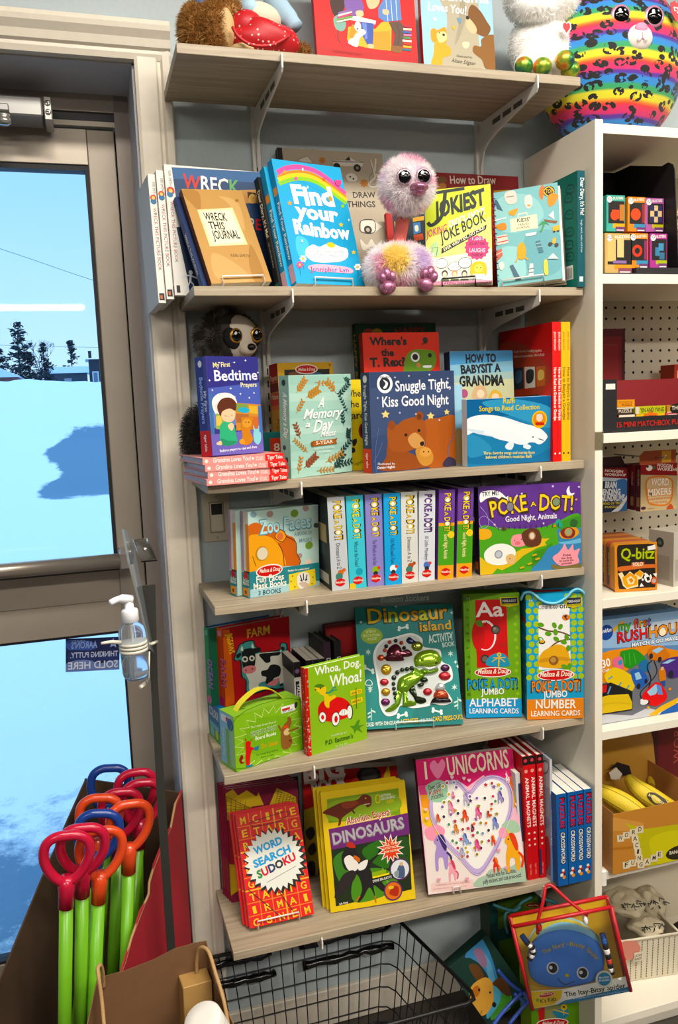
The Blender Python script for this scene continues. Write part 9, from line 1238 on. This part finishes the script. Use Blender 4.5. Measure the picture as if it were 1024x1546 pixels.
sp_ = (.6101,-.3143,.1676,-.3465,.03,.2051)
t = thing('book_bag', 'clear red trimmed bag holding the blue spider cloth book', 'bag', M=pose_matrix(sp_))
rt = mat('#b8141e', .35); b = MB()
for pts in ([(0,0,0),(0,0,.1892)], [(0,0,.1892),(.2074,0,.1892)], [(.2074,0,.1892),(.2074,0,0)]): b.tube(pts, .0042, rt, 8); b.tube([(x, .038, z) for x, y, z in pts], .0042, rt, 8)
b.build('red_piping', t)
b = MB(); b.prism([(.2074,.001,0),(.2074,.038,0),(.2074,.038,.1892),(.2074,.001,.1892)], (.0006,0,0), rt); b.prism([(0,.001,.1514),(0,.038,.1514),(0,.038,.1892),(0,.001,.1892)], (-.0006,0,0), rt); b.build('side_gusset', t)
vy = glass_mat('m_vinyl', '#f6f8f8', .35,.07); b = MB(); NX_ = 14; g = [[b.bm.verts.new((.2074*i/NX_, -.003-.004*pnoise(Vector((i*.5, j*.6,3))), .1892*j/10)) for i in range(NX_+1)] for j in range(11)]
b._fin([b.bm.faces.new((g[j][i], g[j][i+1], g[j+1][i+1], g[j+1][i])) for j in range(10) for i in range(NX_)], vy, True); b.build('clear_front', t)
b = MB(); b.box((.002,.036,.002),(.2054,.037,.1872), mat('#d8a81c', .5)); b.build('yellow_back_card', t)
b = MB(); A_ = Art(b, lambda u, v, e: (u, -.0012-e*.6, v)); A_.run(['p #f0eee6 0 29 17 106 187 83 512 87 518 51 518 2 0 7;p #e6c41e 0 29 16 103 175 79 160 38 113 10 0 7;p #2a7aa8 128 0 135 6 174 20 518 28 518 0;o #d9c9a8 89 70 43 14;o #c4161c 89 70 39 11', ('Melissa & Doug', '#f6ead8', 59,72,119,68,18, 'b', 0,.2),("K's Kids", '#1d1a14', 48,31,133,28,44, 'b', .1), 'e #7aa83a 37 51 9 -2 -2 -10', ('The Itsy-Bitsy Spider', '#17161a', 180,39,497,26,52),('A singing and soft activity book from baby', '#c9dce8', 219,16,506,4,17, 'r'), 'e #e0dccb 399 95 43 -9 -10 -47;e #2f86b0 399 95 33 -7 -8 -36', ('Machine', '#e6f0f4', 374,101,425,98,24),('Washable', '#e6f0f4', 369,86,424,82,24)]); b.build('title_card', t)
b = MB(); cp = smooth_open([(.0474,.0040,.1612),(.0546,.0040,.1894),(.0726,.0080,.2226),(.0862,.0200,.2483)], 5); b.tube(cp, .0036, rt, 10); b.tube(smooth_open([(.0862,.0200,.2483),(.0992,.0200,.2489),(.1243,.0100,.2164),(.1558,.0000,.1811)], 5), .0036, rt, 10)
for q in [(.0533,.0020,.1773),(.1498,.0000,.1725)]: b.ball(q, (.006,.006,.011), rt if q[0] < .1037 else mat('#e9e6e4', .2), 12,8)
b.build('cord_handle', t)
t2 = thing('cloth_spider_book', 'round blue smiling spider cloth book inside the clear bag', 'soft book', M=pose_matrix(sp_)); bl = mat('#3a80dc', .8, bump=.3, bscale=400)
def cush(b, c, pts, y0, dep):
    P = smooth_closed(pts, 5); n = len(P); cx = sum(p[0] for p in P)/n; cz = sum(p[1] for p in P)/n; R_ = [[b.bm.verts.new((cx+(x-cx)*f, y0-dep*d, cz+(z-cz)*f)) for x, z in P] for f, d in ((.97,-.6),(1,0),(.97,.35),(.85,.7),(.55,.95),(.2,1))]
    fs = [b.bm.faces.new((A[i], A[(i+1) % n], B[(i+1) % n], B[i])) for A, B in zip(R_, R_[1:]) for i in range(n)]; fs += [b.bm.faces.new(R_[-1]), b.bm.faces.new(R_[0][::-1])]; b._fin(fs, c, True)
pp = lambda L: [(p[0], p[2]) for p in L]
b = MB(); cush(b, bl, pp([(.0146,.0000,.0557),(.0142,.0000,.0960),(.0261,.0000,.1284),(.0536,.0000,.1475),(.0917,.0000,.1518),(.1265,.0000,.1419),(.1582,.0000,.1178),(.1724,.0000,.0875),(.1675,.0000,.0537),(.1481,.0000,.0278),(.1006,.0000,.0227),(.0466,.0000,.0314)]), .016,.010)
A_ = Art(b, lambda u, v, e: (u, .0045-e, v)); q_ = [('The', .0485,.1137,.0672,.1187),('Itsy', .0708,.1200,.0972,.1243),('-Bitsy', .0994,.1238,.1356,.1092),('Spider', .1363,.1061,.1541,.0774)]
for s_, u0, v0, u1, v1 in q_: A_.text('#cdbb5a', s_, u0, v0, u1, v1,.0085, 'b', .15)
A_.k += 1
for ex, ey in ((.0609,.0796),(.1195,.0563)): A_.oval('#dfe3ea', ex, ey, .0125,.0140); A_.oval('#0c0c10', ex+.0005, ey, .0095,.0112); A_.oval('#f4f4f6', ex-.003, ey+.002,.0035,.004)
A_.line('#0c1430', .0016, smooth_open([(.0669,.0558),(.0726,.0436),(.0831,.0384),(.0992,.0420)], 5)); A_.oval('#c8b43a', .0868,.0577,.0045,.004); b.build('face_page', t2)
b = MB()
for k, c_ in enumerate(('#7fb8d0', '#d8c23a', '#4f9ac0', '#9fc8d8')): cush(b, mat(c_, .8), pp([(.0286,.0000,.1229),(.0574,.0000,.1541),(.0947,.0000,.1655),(.1294,.0000,.1552),(.1608,.0000,.1297),(.1701,.0000,.0979),(.1183,.0000,.1039),(.0640,.0000,.1104)]) if k % 2 == 0 else pp([(.0195,.0000,.1198),(.0463,.0000,.1565),(.0870,.0000,.1726),(.1262,.0000,.1618),(.1535,.0000,.1386),(.1655,.0000,.1088),(.1183,.0000,.1039),(.0640,.0000,.1104)]), .020+k*.004,.003)
b.build('inner_pages', t2)
for pts, cs_ in (([(.1777,.0040,.1335),(.1775,.0000,.1112),(.1782,.0000,.0863),(.1784,.0020,.0614),(.1783,.0040,.0439)], ('#1d4f9c', '#1d4f9c', '#141418', '#e6e2dc', '#141418', '#c8402a', '#141418', '#e6e2dc', '#141418')),([(.0144,.0060,.1633),(.0213,.0020,.1484),(.0289,.0000,.1368),(.0286,.0020,.1229),(.0181,.0040,.1091)], ('#1d4f9c', '#24509a', '#141418', '#e6e2dc', '#141418', '#e6e2dc', '#141418', '#e6e2dc', '#141418'))):
    b = MB(); L_ = smooth_open(pts, 9)
    for i in range(9): b.tube(L_[i*4:i*4+5], .0062, mat(cs_[i], .8), 10)
    b.build('striped_leg', t2)


t = thing('storage_basket', 'cream perforated plastic basket holding folded cotton bags', 'basket', (1.0,-.1,.0575)); o0 = t.location.copy(); pc = mat('#c9bfa6', .45); hc_ = mat('#4f4a3e', .7)
P0, P1 = Vector((.918,-.185,.0578)), Vector((1.063,-.205,.0578)); bk_o = Vector((.012,.165,0)); zt = .1680
b = MB()
for a, c, nrm in ((P0, P1,1),(P1, P1+bk_o, 1),(P0+bk_o, P1+bk_o, -1),(P0, P0+bk_o, -1)):
    fl_ = Vector(((c-a).y, -(c-a).x, 0)).normalized()*.006*nrm; b.prism([a-o0, c-o0, c+fl_-o0+Vector((0,0, zt-.0578)), a+fl_-o0+Vector((0,0, zt-.0578))], -fl_*.3, pc)
b.prism([P0-o0, P1-o0, P1+bk_o-o0, P0+bk_o-o0], (0,0,.002), pc); b.build('basket_wall', t)
b = MB(); n_ = (P1-P0).normalized(); fn_ = Vector((n_.y, -n_.x, 0))
for i in range(10):
    for j in range(15):
        c = P0.lerp(P1,(i+.8)/10.6)+fn_*(.0004+.006*(j+1.2)/16.5)+Vector((0,0,(zt-.0578)*(j+1.2)/16.5)); b.poly([c-o0+n_*x+Vector((0,0, z)) for x, z in ((-.0011,-.0021),(.0011,-.0021),(.0011,.0021),(-.0011,.0021))], hc_)
b.build('slot_hole', t)['kind'] = 'stuff'
b = MB(); rim = [P0+fn_*.006, P1+fn_*.006, P1+bk_o, P0+bk_o]; b.tube([p-o0+Vector((0,0, zt-.0578)) for p in rim], .004, pc, 8, closed=True); b.build('rim', t)
tg_ = MB(); cc_ = [Vector(p)-o0 for p in [(.911,-.198,.168),(.924,-.199,.173),(.952,-.200,.167),(.963,-.200,.149),(.955,-.200,.122),(.925,-.199,.124),(.917,-.198,.143)]]; tg_.prism(cc_, (0,.001,0), mat('#c87a66', .5)); A_ = Art(tg_, lambda u, v, e: Vector((.942+u, -.2012-e, .118+v))-o0); A_.fill('#d9cfba', [(0,0),(.026,-.002),(.028,.020),(.002,.022)]); A_.text('#4a443a', 'LOVE', .003,.010,.024,.009,.006); A_.text('#4a443a', 'BAGS', .003,.002,.023,.001,.006); tg_.build('price_tag', t)
cotton = mat('#c8bb9d', .9, bump=.6, bscale=70, vary=.08); ink = mat('#2c3a34', .9)
def bundle(label, c, r, seed):
    t = thing('cotton_bag', label, 'cloth bag', c, group='cotton bags in the cream basket'); b = MB()
    b.ball((0,0,0), r, cotton, 40,26, warp=lambda q: 1+.22*pnoise(q*1.9+Vector((seed, 0,0)))+.08*pnoise(q*5+Vector((0, seed, 0)))); b.build('folded_cloth', t)
    b = MB(); rr = random.Random(seed)
    for i in range(9):
        a = -1.2+i*.22; q = Vector((math.sin(a)*.8,-.72,.45+.2*math.sin(i*2.3))).normalized(); k = 1+.22*pnoise(q*1.9+Vector((seed, 0,0)))+.08*pnoise(q*5+Vector((0, seed, 0)))+.03
        p = Vector([q[j]*r[j]*k for j in range(3)]); b.tube([p, p+Vector((rr.uniform(-.008,.008), 0,.010)), p+Vector((rr.uniform(.004,.016), .002, rr.uniform(-.004,.006)))], .0011, ink, 5)
    b.build('ink_print', t)
bundle('crumpled cotton bag on top at the left of the cream basket', (.979,-.120,.211),(.046,.048,.024), 3)
bundle('crumpled cotton bag at the back right of the cream basket', (1.076,-.085,.163),(.035,.045,.042), 8)
bundle('folded cotton bag at the front of the cream basket', (1.015,-.150,.160),(.042,.040,.022), 13)
t = thing('black_pouch', 'black soft object at the right edge of the lowest bookcase bay', 'pouch', (1.100,-.178,.058)); b = MB(); b.ball((.016,0,.050),(.034,.05,.05), mat('#141315', .5), 24,16, warp=lambda q: 1+.12*pnoise(q*2.2)); b.build('pouch_body', t)
b = MB(); b.tube(smooth_open([(-.008,-.03,.07),(.004,-.045,.11),(.03,-.04,.10)], 5), .003, mat('#0c0c0d', .5), 8); b.build('strap', t)
